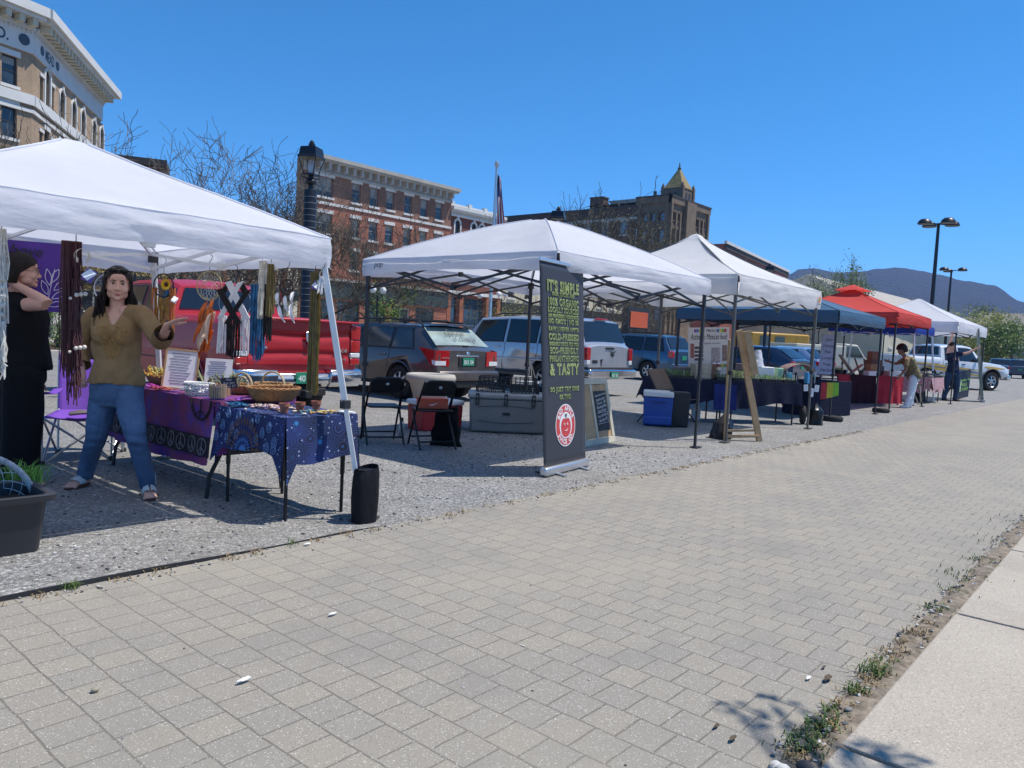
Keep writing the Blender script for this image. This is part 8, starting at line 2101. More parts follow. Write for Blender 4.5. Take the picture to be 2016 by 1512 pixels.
def stall_two():
 g='black folding chairs under the second canopy'
 folding_chair('folding_chair','black metal folding chair with an empty seat, left one',Vector((5.83,7.0,0)),R(-28),g)
 folding_chair('folding_chair','black metal folding chair holding the orange shoe box',Vector((6.09,6.42,0)),R(-24),g)
 t=thing('shoe_box','orange cardboard shoe box on the folding chair seat','box',(6.13,6.47,.45));M=Matrix.Translation((6.13,6.47,.448))@Matrix.Rotation(R(-30),4,'Z')
 OB=mat('orange_card',(.60,.10,.045),.55,0,.05,6)
 b=MB().at(M);b.box((0,0,.05),(.33,.2,.10));b.at(None);b.build('box',OB,t,bevel=.003);b=MB().at(M);b.box((0,0,.103),(.34,.21,.03));b.at(None);b.build('lid',OB,t,bevel=.003)
 b=MB().at(M);b.box((.168,0,.05),(.004,.17,.09));b.at(None);b.build('label_end',PAPER,t)
 b=MB().at(M);b.prism([(-.06,-.012),(-.01,-.004),(.06,.022),(-.01,-.016),(-.045,-.02)],0,.001,Matrix.Translation((0,-.1012,.055))@Matrix.Rotation(R(90),4,'X'));b.at(None);b.build('emblem',PAPER,t)
 q=Vector((6.33,6.32,0));b=MB();b.grid(lambda u,v:q+Vector((.22*(u-.5)*(1.5-.4*v)+.03*ns(u*5,v*3),.14*math.cos(u*5)*(1-.4*v)+.05*ns(u*4,v*4,2)+.06,lerp(.0,.46,v))),24,14);tag(b.build('jacket',BLACKF,None,True,sharp=180,solid=.02),'black jacket hanging to the ground from the chair with the box','jacket')
 q=G(790,862);t=thing('water_bottle','grey metal water bottle standing behind the left folding chair','bottle',(q.x,q.y,0));b=MB();b.lathe([(.036,0),(.038,.01),(.038,.16),(.03,.19),(.018,.205)],20,q);b.build('flask',mat('bottle_steel',(.35,.37,.38),.3,.7),t,True);b=MB();b.lathe([(.02,.205),(.02,.25),(.014,.255)],16,q);b.build('cap',DARKP,t,True)
 a,c=G(832,850),G(916,846);t=thing('cooler_box','red cooler with a white lid behind the folding chairs','cooler',tuple((a+c)/2));ex=(c-a).normalized();ey=Vector((-ex.y,ex.x,0));M=Matrix(((ex.x,ey.x,0,a.x),(ex.y,ey.y,0,a.y),(0,0,1,0),(0,0,0,1)));L=(c-a).length*.92
 b=MB().at(M);b.box((L/2,.2,.17),(L,.38,.34),taper=1.03);b.at(None);b.build('body',mat('red_plastic',(.40,.02,.025),.45,0,.08,5),t,True,bevel=.02)
 b=MB().at(M);b.box((L/2,.2,.375),(L+.05,.42,.07));b.at(None);b.build('lid',WHITEP,t,True,bevel=.02)
 p=Vector((9.18,9.75,0));t=thing('planter','round pale concrete planter with a thick rolled rim','planter',tuple(p));b=MB();b.lathe([(.26,0),(.28,.03),(.30,.22),(.36,.42),(.39,.47),(.43,.49),(.445,.54),(.42,.60),(.37,.61),(.34,.58),(.33,.5),(0,.5)],44,p)
 PC=concrete_mat('planter_concrete',(.36,.34,.30),(.46,.43,.38));b.build('bowl',PC,t,True,sharp=60)
 t=thing('cooler_chest','large grey rotomoulded cooler chest behind the juice banner','cooler',(8.0,6.9,0));A=Vector((7.44,7.12,0));B=Vector((8.16,6.36,0));ex=(B-A).normalized();ey=Vector((-ex.y,ex.x,0));L=(B-A).length;M=Matrix(((ex.x,ey.x,0,A.x),(ex.y,ey.y,0,A.y),(0,0,1,0),(0,0,0,1)))
 GC=mat('grey_cooler',(.20,.195,.185),.5,0,.06,4)
 b=MB().at(M);b.box((L/2,.30,.24),(L*.97,.56,.46),taper=1.04);b.at(None);bo=b.build('body',GC,t,True,bevel=.03);b=MB().at(M);b.box((L/2,.30,.505),(L*1.05,.62,.075));b.at(None);b.build('lid',mat('pale_grey_cooler',(.30,.30,.29),.5),t,True,bevel=.025)
 for u in(.1,.47,.83):
  b=MB().at(M)
  for dx in(-.018,.018):b.box((L*u+dx,-.008,.46),(.012,.02,.16))
  b.box((L*u,-.012,.39),(.05,.02,.02));b.box((L*u,-.012,.53),(.05,.02,.02));b.at(None);b.build('latch',DARKP,t,bevel=.004)
 b=MB().at(M);b.box((L*.48,.006,.27),(.10,.014,.035));b.at(None);b.build('badge',DARKP,t,bevel=.004)
 b=MB().at(M);b.tube([(L*.12+L*.72*i/16,.008-.002,.36+.022*math.sin(math.pi*i/16))for i in range(17)],.006,5);b.tube([(L*.12+L*.72*i/16,.012,.17-.022*math.sin(math.pi*i/16))for i in range(17)],.006,5);b.at(None);b.build('moulded_line',mat('dark_grey_line',(.10,.10,.095),.6),t,True)
 b=MB().at(M);b.tube([(L*1.005,.15,.38),(L*1.05,.18,.30),(L*1.05,.40,.30),(L*1.005,.43,.38)],.012,6);b.at(None);b.build('handle',DARKP,t,True)
 gs='black plastic crates stacked on the grey chest'
 for i,(x,z,r_,lab)in enumerate(((.12,.545,4,'lower black plastic crate at the left end of the grey chest'),(.15,.655,-3,'upper black plastic crate at the left end of the grey chest'),(.60,.545,2,'lower black plastic crate beside the left pair on the chest'),(.56,.655,7,'topmost black plastic crate tilted against its neighbour'))):
  M2=M@Matrix.Translation((x+.16,.36,z))@Matrix.Rotation(R(r_),4,'Z');b=MB().at(M2)
  for zz in(.0,.035,.07,.1):
   for sx in(-1,1):b.box((sx*.19,0,zz),(.008,.30,.009));b.box((0,sx*.15,zz),(.38,.008,.009))
  for k in range(7):
   for sx in(-1,1):b.box((-.18+.06*k,sx*.15,.05),(.009,.007,.10));b.box((sx*.19,-.135+.045*k,.05),(.007,.009,.10))
  for k in range(8):b.box((-.18+.05*k,0,.0),(.012,.30,.006))
  b.at(None);tag(b.build('plastic_crate',mat('black_crate',(.014,.014,.016),.5),None),lab,'crate',gs)
 t=thing('tripod_easel','thin white tripod easel with a flat board, left of the juice banner','easel',(9.4,7.7,0));b=MB();tp=atD(1045,712,12.2)
 for px,py,dd in((1033,790,12.0),(1068,790,12.2),(1050,780,12.9)):b.tube([tp,G(px,py+6)],.008,6)
 b.build('tripod',STEEL,t,True);c=atD(1040,752,12.0);b=MB();b.box(c,(.40,.34,.03),.5);b.build('board',WHITEP,t)
 t=thing('chalkboard_sign','wooden A frame chalkboard with handwritten menu right of the juice banner','sign',(8.2,5.5,0));A=Vector((7.72,5.40,0));B=Vector((8.58,5.50,0));ex=(B-A).normalized();L=(B-A).length;eu=Vector((-.11,.17,1)).normalized();M=frame(A,ex,eu);Ht=.86
 def MM(x,y,z=0.0):return A+ex*x+eu*y+M.to_3x3()@Vector((0,0,z))
 def plank(x0,x1,y0,y1,z0,z1,nm,m):b=MB();b.add([MM(x,y,z)for z in(z0,z1)for x,y in((x0,y0),(x1,y0),(x1,y1),(x0,y1))],[(3,2,1,0),(4,5,6,7),(0,1,5,4),(1,2,6,5),(2,3,7,6),(3,0,4,7)]);return b.build(nm,m,t,bevel=.003)
 PW=mat('pale_board',(.50,.46,.36),.7,0,.12,6)
 for x0,x1,y0,y1 in((0,L,0,.08),(0,L,Ht-.08,Ht),(0,.07,.081,Ht-.081),(L-.07,L,.081,Ht-.081),(L*.42,L*.42+.05,.081,Ht-.081)):plank(x0,x1,y0,y1,-.012,.012,'rail',PW)
 plank(.075,L*.415,.085,Ht-.085,-.010,.004,'plywood',WOOD);plank(L*.42+.055,L-.075,.085,Ht-.085,-.010,.002,'backing',WOOD)
 bd=plank(L*.42+.075,L-.095,.17,Ht-.17,.003,.009,'board',CHALK);x0,x1=L*.42+.075,L-.095;xc=(x0+x1)/2;w=x1-x0
 b=MB();MX=lambda x,y:Matrix(((ex.x,eu.x,M[0][2],MM(x,y,.0105).x),(ex.y,eu.y,M[1][2],MM(x,y,.0105).y),(ex.z,eu.z,M[2][2],MM(x,y,.0105).z),(0,0,0,1)))@Matrix.Rotation(R(7),4,'Z')
 for y,s,k in((.64,'Watermelon Lemon',.88),(.58,'Jalapeño ginger',.8),(.535,'Carrot   $8',.75),(.48,'Evening Bliss',.85),(.43,'blood orange',.7),(.365,'Fizzy Chai Blend',.85),(.31,'lite bar $9',.7)):textmb(b,s,MX(xc,y),width=w*k,shear=.25,offset=.004)
 for p,q in(((x0+.02,.40),(x1-.02,.415)),((x1-.02,.415),(x1-.02,.275)),((x1-.02,.275),(x0+.02,.26))):b.bar(MM(*p,.0105),MM(*q,.0105),.004)
 b.build('lettering',CHW,bd)
 b=MB();b.bar(MM(L-.04,Ht*.97,-.03),MM(L-.04,Ht,-.03)-Vector((-.28,-.30,.855)),.03,.07);b.bar(MM(.04,Ht*.97,-.03),MM(.04,Ht,-.03)-Vector((-.20,-.36,.855)),.03,.07);b.build('back_leg',PW,t)
stall_two()
# ================================================================== stalls three and four: plants, Mexican food
def stall_three():
 NC=fabric('navy_tablecloth',(.010,.012,.032),.3);A=Vector((11.55,6.55,0));B=Vector((13.62,4.92,0));e=(B-A).normalized();n=Vector((e.y,-e.x,0));n=n if n.y<0 else-n;L=(B-A).length;z=.74;bk=-n
 S=lambda u,d,zz:A+e*u+bk*d+Vector((0,0,zz))
 U=lambda px,py:onp(px,py,(A.x,A.y),(B.x,B.y))[0]
 for k,(u0,u1,lab,lc,dr,mm)in enumerate(((.0,L*.47,'folding table with seedling trays and the food sign','navy cloth on the table with the food sign, swept up at its left corner',.38,NC),(L*.49,L,'folding table with seedling trays beneath the slate canopy edge','dark navy cloth hanging square on the seedling table',.42,NC))):
  t=thing('folding_table',lab,'table',tuple(S((u0+u1)/2,.35,0)));b=MB();v=[S(u,d,zz)for zz in(z-.04,z)for u,d in((u0,0),(u1,0),(u1,.7),(u0,.7))];b.add(v,[(3,2,1,0),(4,5,6,7),(0,1,5,4),(1,2,6,5),(2,3,7,6),(3,0,4,7)]);b.build('table_top',mat('table_plastic',(.35,.35,.34)),t)
  for u in(u0+.08,u1-.08):
   for d in(.08,.62):b=MB();b.tube([S(u,d,z-.04),S(u,d,0)],.015,7);b.build('leg',BLKM,t,True)
  b=MB();b.grid(lambda a,c:S(lerp(u0-.02,u1+.02,a),lerp(-.01,.71,c),z+.006),8,6)
  def fr(a,v):
   dd=dr+(.06*math.sin(a*5+k))+(-.16*max(0,.25-a)*4 if k==0 else 0)
   return S(lerp(u0-.02,u1+.02,a),-.012-.04*v-.02*math.sin(a*26+k)*v-.015*ns(a*9,k)*v,z+.006-dd*v)
  b.grid(fr,40,10)
  for uu,sg in((u0-.02,-1),(u1+.02,1)):b.grid(lambda a,v:S(uu+sg*(.01+.05*v+(.10*v if(k==0 and sg<0)else 0)),lerp(-.012,.71,a),z+.006-(dr+.05*math.sin(a*7))*v),16,8)
  tag(b.build('tablecloth',mm,None,True,sharp=60),lc,'tablecloth')
 b=MB();b.grid(lambda a,v:S(lerp(L*.36,L*.52,a),-.06-.03*v-.015*math.sin(a*20),z-.06-.44*v),20,8);tag(b.build('tablecloth',fabric('royal_blue_cloth',(.02,.03,.14),.3),None,True),'royal blue cloth panel hanging where the two navy tables meet','tablecloth')
 rr=random.Random(5);GR=leafm('seedling_leaf',(.05,.14,.03),(.14,.26,.06));LE=leafm('lettuce_leaf',(.14,.22,.05),(.30,.36,.12))
 for k,(u0,u1,d,m,n_,h,lab)in enumerate(((.06,.62,.06,GR,420,.10,'black tray of leafy seedlings at the left end of the tables'),(1.05,1.32,.05,GR,160,.05,'narrow tray of short green sprouts behind the wooden easel'),(1.36,1.86,.05,LE,460,.12,'tray of pale lettuce seedlings with white plant labels'),(1.9,2.3,.05,GR,220,.07,'tray of seedlings right of the lettuce tray'),(2.34,2.6,.05,LE,120,.04,'tray of tiny sprouts at the right end of the tables'))):
  t=thing('seedling_tray',lab,'seed tray',tuple(S((u0+u1)/2,d+.12,z)),0,'seedling trays along the tables');b=MB()
  v=[S(u,dd,zz)for zz in(z+.008,z+.06)for u,dd in((u0,d),(u1,d),(u1,d+.28),(u0,d+.28))];b.add(v,[(3,2,1,0),(4,5,6,7),(0,1,5,4),(1,2,6,5),(2,3,7,6),(3,0,4,7)]);
  for i in range(int((u1-u0)/.06)):b.bar(S(u0+.03+.06*i,d-.004,z+.01),S(u0+.03+.06*i,d-.004,z+.06),.012)
  b.build('tray',DARKP,t);g=MB()
  for i in range(n_):leaf(g,S(rr.uniform(u0,u1),d+rr.uniform(0,.28),z+.06+rr.uniform(0,h)),rr.uniform(.02,.04),rr)
  g.build('seedlings',m,t)
  b=MB()
  for i in range(5 if k in(1,2,4)else 2):b.box(S(rr.uniform(u0,u1),d+.03,z+.11),(.018,.004,.09),.6)
  b.build('plant_label',PAPER,t)
 def boardpt(px,py):u,zz=onp(px,py,(A.x,A.y),(B.x,B.y));return u,zz
 D=13.6;tl,tr,bl=atD(1357,645,D),atD(1437,644,D),atD(1355,728,D);ex=(tr-tl).normalized();M=frame(bl,ex,(0,0,1));w=(tr-tl).length;h=tl.z-bl.z
 t=thing('food_sign','cream poster board reading Authentic Mexican Food with jar photographs','sign',tuple(bl));b=MB().at(M);b.box((w/2,h/2-.12,0),(w,h+.24,.012));b.at(None);b.build('board',mat('cream_poster',(.50,.47,.46),.6,0,.05,4),t)
 text('lettering','María\'s',INKM,M@Matrix.Translation((w*.56,h*.93,.008)),t,width=w*.26,shear=.2);text('lettering','Authentic Mexican food',INKM,M@Matrix.Translation((w*.5,h*.78,.008)),t,width=w*.9,height=h*.14,shear=.25);text('lettering','New England, Vermont',mat('grey_ink',(.12,.12,.15),.6),M@Matrix.Translation((w*.52,h*.62,.008)),t,width=w*.52,shear=.1)
 cols=[mat('flag_'+q,c,.6)for q,c in(('yellow',(.5,.42,.05)),('green',(.10,.28,.06)),('crimson',(.38,.03,.05)),('violet',(.2,.05,.25)),('azure',(.04,.12,.4)))]
 for(x0,y0,n_,sgn)in((.14,.96,3,1),(.70,.96,4,1),(.03,.12,5,1),(.80,.13,3,-1)):
  for i in range(n_):
   b=MB().at(M);xx=w*(x0+.06*i);b.add([(xx,h*y0,.0085),(xx+w*.055,h*y0,.0085),(xx+w*.055,h*(y0-.085),.0085),(xx+w*.028,h*(y0-.07),.0085),(xx,h*(y0-.085),.0085)],[(4,3,2,1,0)]);b.at(None);b.build('bunting_print',cols[(i+n_+(2 if sgn<0 else 0))%5],t)
 JAR=mat('jar_red_brown',(.16,.05,.035),.4,0,.4,40);PH=mat('photo_shelf',(.10,.055,.045),.6,0,.6,30)
 for(x0,x1,y0,y1,m)in((.15,.37,.18,.55,PH),(.56,.78,.14,.52,mat('photo_pale',(.28,.24,.25),.6,0,.4,20)),(.05,.14,.28,.62,mat('photo_chili',(.26,.09,.07),.6,0,.5,30)),(.83,.95,.2,.58,mat('photo_wood',(.22,.14,.12),.6,0,.5,25))):
  b=MB().at(M);b.add([(w*x0,h*y0,.0085),(w*x1,h*y0,.0085),(w*x1,h*y1,.0085),(w*x0,h*y1,.0085)],[(0,1,2,3)]);b.at(None);po=b.build('photo_print',m,t)
  if m is PH:
   b=MB().at(M)
   for r_ in range(4):b.box((w*(x0+x1)/2,h*(y0+.02+.09*r_),.0095),(w*(x1-x0),h*.02,.001))
   b.at(None);b.build('shelf_lines',PAPER,po)
 for i,x in enumerate((.575,.685)):
  b=MB().at(M);b.lathe([(.032,0),(.035,.02),(.035,.10),(.026,.115),(.026,.13)],16,(w*x+.02,h*.10-.02,.07));b.at(None)
  p=M@Vector((w*x+.02,-.03,.07));t2=thing('sauce_jar',('left one of the two jars of red sauce with cream labels','right one of the two jars of red sauce with cream labels')[i],'jar',tuple(p),0,'jars of red sauce before the food sign')
  b=MB();b.lathe([(.036,0),(.04,.015),(.04,.115),(.03,.13)],18,p);b.build('jar',JAR,t2,True);b=MB();b.lathe([(.041,.015),(.041,.075)],18,p,caps=False);b.build('jar_label',mat('cream_label',(.62,.56,.48),.7),t2,True);b=MB();b.lathe([(.032,.13),(.033,.15),(0.001,.152)],18,p);b.build('lid',PAPER,t2,True)
 for(u,d,w_,dd,h_,m,lab,nm)in((.66,.10,.30,.22,.26,WOODG,'weathered wooden crate standing behind the left trays','wooden_box'),(.98,.16,.10,.2,.24,WOODD,'narrow dark brown box beside the weathered crate','wooden_box'),(.42,.38,.34,.2,.2,mat('grey_plastic',(.10,.10,.12),.5),'rounded grey case behind the first seedling tray','case')):
  M2=Matrix(((e.x,bk.x,0,S(u,d,0).x),(e.y,bk.y,0,S(u,d,0).y),(0,0,1,z+.009),(0,0,0,1)));b=MB().at(M2);b.box((w_/2,dd/2,h_/2),(w_,dd,h_));
  if nm=='wooden_box':
   for k in range(3):b.box((w_/2,-.004,h_*(.18+.32*k)),(w_*.98,.008,h_*.26))
  b.at(None);tag(b.build(nm,m,None,True,bevel=.03 if nm=='case' else .004),lab,nm.replace('_',' '))
 def bx(nm,lab,cat,px,py,wd,dp,hh,m,d=.45,bev=.01,rz=0):
  u,zz=onp(px,py,(A.x,A.y),(B.x,B.y));p=S(u,d,z+.008);M2=Matrix.Translation(p)@Matrix.Rotation(math.atan2(e.y,e.x)+rz,4,'Z');b=MB().at(M2);b.box((0,0,hh/2),(wd,dp,hh),taper=1.05);b.at(None);return tag(b.build(nm,m,None,True,bevel=bev),lab,cat)
 bx('tote','white plastic tote behind the lettuce seedlings','tote',1526,735,.34,.24,.26,WHITEP);bx('carton','pale green carton beside the white tote','carton',1556,735,.1,.2,.25,mat('pale_green_card',(.32,.55,.36),.6),.42)
 bx('carton','blue tilted carton under the domed cover, right end of the table','carton',1604,742,.12,.08,.2,mat('blue_card',(.05,.26,.5),.5),.2,.004,.3);bx('carton','teal carton left of the blue tilted carton','carton',1566,742,.07,.08,.18,mat('teal_card',(.10,.34,.44),.5),.2,.004);bx('carton','grey carton with printed sides behind the easel','carton',1495,735,.26,.24,.30,mat('grey_card',(.16,.13,.14),.6,0,.4,20),.5)
 u,zz=onp(1518,700,(A.x,A.y),(B.x,B.y));p=S(u,.45,z+.27);b=MB();b.grid(lambda a,v:p+Vector((.15*math.cos(a*6.28)*(1-.65*v)*(1+.3*ns(a*5,v*4)),.12*math.sin(a*6.28)*(1-.6*v)*(1+.3*ns(a*4,v*5,3)),.30*v)),26,12)
 tag(b.build('plastic_bag',mat('clear_bag',(.5,.52,.56),.25,0,.1,8,.6,20),None,True),'crumpled clear plastic bag in the white tote','bag')
 u,zz=onp(1598,710,(A.x,A.y),(B.x,B.y));p=S(u,.3,z+.22);t=thing('display_cover','domed rust topped display cover over the blue cartons','display',tuple(p));b=MB();b.grid(lambda a,v:p+e*((a-.5)*.6)+bk*(v*.3)+Vector((0,0,.13*math.sin(math.pi*a)**.6)),20,4);b.build('dome',mat('rust_print',(.26,.17,.15),.5,0,.4,25),t,True,solid=.006)
 b=MB()
 for du in(-.28,.28):b.bar(p+e*du-Vector((0,0,.21)),p+e*du,.014);b.bar(p+e*du+bk*.28-Vector((0,0,.21)),p+e*du+bk*.28,.014)
 b.build('posts',STEEL,t)
 for i,(px,py,hh)in enumerate(((1582,763,.115),(1592,772,.15),(1602,764,.12))):
  u,zz=onp(px,py,(A.x,A.y),(B.x,B.y));p=S(u,-.075-.01*i,zz);M2=frame(p,e,(0,0,1))@Matrix.Rotation(R((5,-3,-4)[i]),4,'Z');b=MB().at(M2);b.box((0,0,0),(.085,hh,.002));b.at(None);t=thing('notice_sheet',('left one of three white notices pinned to the navy cloth','middle, lower one of three white notices pinned to the navy cloth','right one of three white notices pinned to the navy cloth')[i],'notice',tuple(p),0,'white notices pinned to the navy cloth');b.build('sheet',PAPER,t);b=MB().at(M2)
  for k in range(5):b.box((0,hh*.35-.018*k,.0018),(.06,.004,.0006))
  b.at(None);b.build('lines',mat('grey_ink',(.12,.12,.15)),t)
 t=thing('display_easel','leaning pine wood easel tied to the peaked canopy leg','easel',(10.4,4.5,0));tp=Vector((9.98,4.62,1.62));f1=Vector((10.60,4.36,.03));f2=Vector((10.15,4.74,.03));tp=atD(1455,650,10.75)
 b=MB();b.bar(f1+Vector((0,0,-.03)),tp,.035,.09);b.build('rail',WOOD,t,bevel=.004);b=MB();q=atD(1428,866,10.9);b.bar(q,tp-Vector((.10,-.08,.14)),.035,.08);b.build('rail',WOOD,t,bevel=.004);b=MB();b.bar(f1+Vector((-.02,.02,.05)),q+Vector((0,0,.05)),.09,.035);b.bar(f1+Vector((-.02,.02,.13)),q+Vector((0,0,.13)),.04,.03);b.build('crossbar',WOOD,t,bevel=.004)
 b=MB();b.bar(atD(1470,652,10.7),atD(1487,738,10.75),.03,.10);b.build('ledge_board',WOOD,t,bevel=.004)
 a,c=G(1264,838),G(1322,842);t=thing('wheeled_cooler','blue wheeled cooler with a white lid left of the navy table','cooler',tuple(a));ex=(c-a).normalized();ey=Vector((-ex.y,ex.x,0));L2=(c-a).length;M2=Matrix(((ex.x,ey.x,0,a.x),(ex.y,ey.y,0,a.y),(0,0,1,0),(0,0,0,1)))
 BP=mat('blue_plastic',(.012,.07,.34),.4,0,.08,5);b=MB().at(M2);b.box((L2/2,.22,.24),(L2*.95,.42,.46),taper=1.06);b.box((L2/2,-.0,.10),(L2*.97,.06,.14));b.at(None);b.build('body',BP,t,True,bevel=.02);b=MB().at(M2);b.box((L2/2,.22,.52),(L2*1.04,.47,.09));b.at(None);b.build('lid',WHITEP,t,True,bevel=.02)
 for x in(.72,.98):b=MB().at(M2);b.cyl((L2*x,.02,.07),.07,.05,20,'Y');b.at(None);b.build('wheel',TYRE,t,True)
 b=MB().at(M2);b.box((L2*.5,-.015,.40),(L2*.5,.02,.03));b.at(None);b.build('handle_slot',mat('dark_blue_plastic',(.008,.04,.2),.4),t,bevel=.005)
 q=G(1344,842);b=MB();b.box((q.x+.05,q.y+.12,.29),(.24,.3,.56),.6,taper=1.1);tag(b.build('waste_bin',DARKP,None,True,bevel=.02),'black upright bin between the blue cooler and the navy table','bin')
 for i,(px,py)in enumerate(((1347,826),(1369,827))):
  q=G(px,py);t=thing('water_jug',('left one of the white water jugs under the navy table','right one of the white water jugs under the navy table')[i],'jug',(q.x,q.y,0),0,'white water jugs under the navy table');b=MB();b.box((q.x,q.y,.12),(.16,.16,.24),.5);b.lathe([(.05,.24),(.025,.28),(.025,.31)],14,(q.x,q.y,0));b.build('jug',mat('milky_plastic',(.6,.6,.6),.35),t,True,bevel=.02);b=MB();b.tube([(q.x-.06,q.y,.24),(q.x-.06,q.y,.29),(q.x+.02,q.y,.30)],.01,6);b.build('handle',WHITEP,t,True)
 t=thing('lounge_chair','brown sling folding chair left of the seedling table','chair',(11.4,6.9,0));SL=mat('brown_sling',(.14,.095,.07),.8,0,.12,10,.2,300)
 a1,a2,a3,a4=atD(1274,727,13.0),atD(1309,726,13.2),atD(1327,768,12.9),atD(1293,770,12.7);b=MB();b.grid(lambda u,v:a1.lerp(a2,u).lerp(a4.lerp(a3,u),v)+Vector((.03,.03,0))*math.sin(math.pi*u),8,8);b.build('backrest',SL,t,True,solid=.012)
 b=MB();b.tube([a1,a4,Vector((a4.x+.25,a4.y-.30,.02))],.012,6);b.tube([a2,a3,Vector((a3.x+.25,a3.y-.30,.02))],.012,6);b.tube([a4-Vector((0,0,.1)),Vector((a4.x-.15,a4.y+.25,.0))],.012,6);b.tube([a3-Vector((0,0,.1)),Vector((a3.x-.15,a3.y+.25,.0))],.012,6);b.build('frame',BLKM,t,True)
 b=MB();s1,s2=a4-Vector((0,0,.18)),a3-Vector((0,0,.18));b.grid(lambda u,v:s1.lerp(s2,u)+Vector((.30,-.34,.05))*v,6,6);b.build('seat',SL,t,True,solid=.012)
 q=G(1612,840);t=thing('hand_truck','black hand truck with a fat tyre behind the right leg of the peaked canopy','hand truck',(q.x+.3,q.y+.3,0));b=MB();c=Vector((q.x+.15,q.y+.35,.17));b.torus(c,.12,.05,Matrix.Rotation(R(90),4,'X')@Matrix.Rotation(R(25),4,'Y'),24,10);b.build('tyre',TYRE,t,True);b=MB();b.bar(c,c+Vector((.05,.2,.75)),.03);b.bar(c+Vector((.25,.1,0)),c+Vector((.3,.3,.75)),.03);b.bar(c+Vector((.05,.2,.74)),c+Vector((.3,.3,.74)),.03);b.build('frame',BLKM,t)
 T0=Vector((15.7,5.35,0));t=thing('side_table','dark cloth covered table under the slate canopy','table',tuple(T0));b=MB();b.box((16.5,5.6,.37),(1.3,.7,.72),-.35,taper=.98);b.build('cloth',NC,t,bevel=.01)
 for i,(px,c_,lab)in enumerate(((1622,(.45,.02,.03),'red sheet hanging under the slate canopy'),(1633,(.52,.46,.03),'yellow sheet hanging between the red and green ones'),(1644,(.22,.46,.03),'green sheet hanging under the slate canopy'))):
  p=atD(px,770,14.3);b=MB();M2=frame(p,(.7,-.7,0),(0,0,1));b.add([M2@Vector((x,y-.02*i*0,.01*math.sin(x*30)))for x,y in((-.055,.16),(.055,.16),(.05+.01*i,-.14+.03*i),(-.055,-.16+.02*i))],[(0,3,2,1)]);tag(b.build('colour_sheet',mat('sheet_%s'%('red','yellow','green')[i],c_,.6),None,solid=.003),lab,'sheet','coloured sheets under the slate canopy')
 p=atD(1629,698,17.5);t=thing('menu_board','lilac menu board with handwriting under the slate canopy','sign',tuple(p));M2=frame(p,(.7,-.7,0),(-.12,0,1));b=MB().at(M2);b.box((0,0,0),(.34,.92,.02));b.at(None);b.build('board',mat('lilac_board',(.42,.42,.60),.6),t);b=MB()
 for k,s in enumerate(('Jam','Honey','Pies','Lotion','Soap','Herbal')):textmb(b,s,M2@Matrix.Translation((0,.34-.14*k,.0115)),size=.10,shear=.2)
 b.build('lettering',INKM,t)
stall_three()
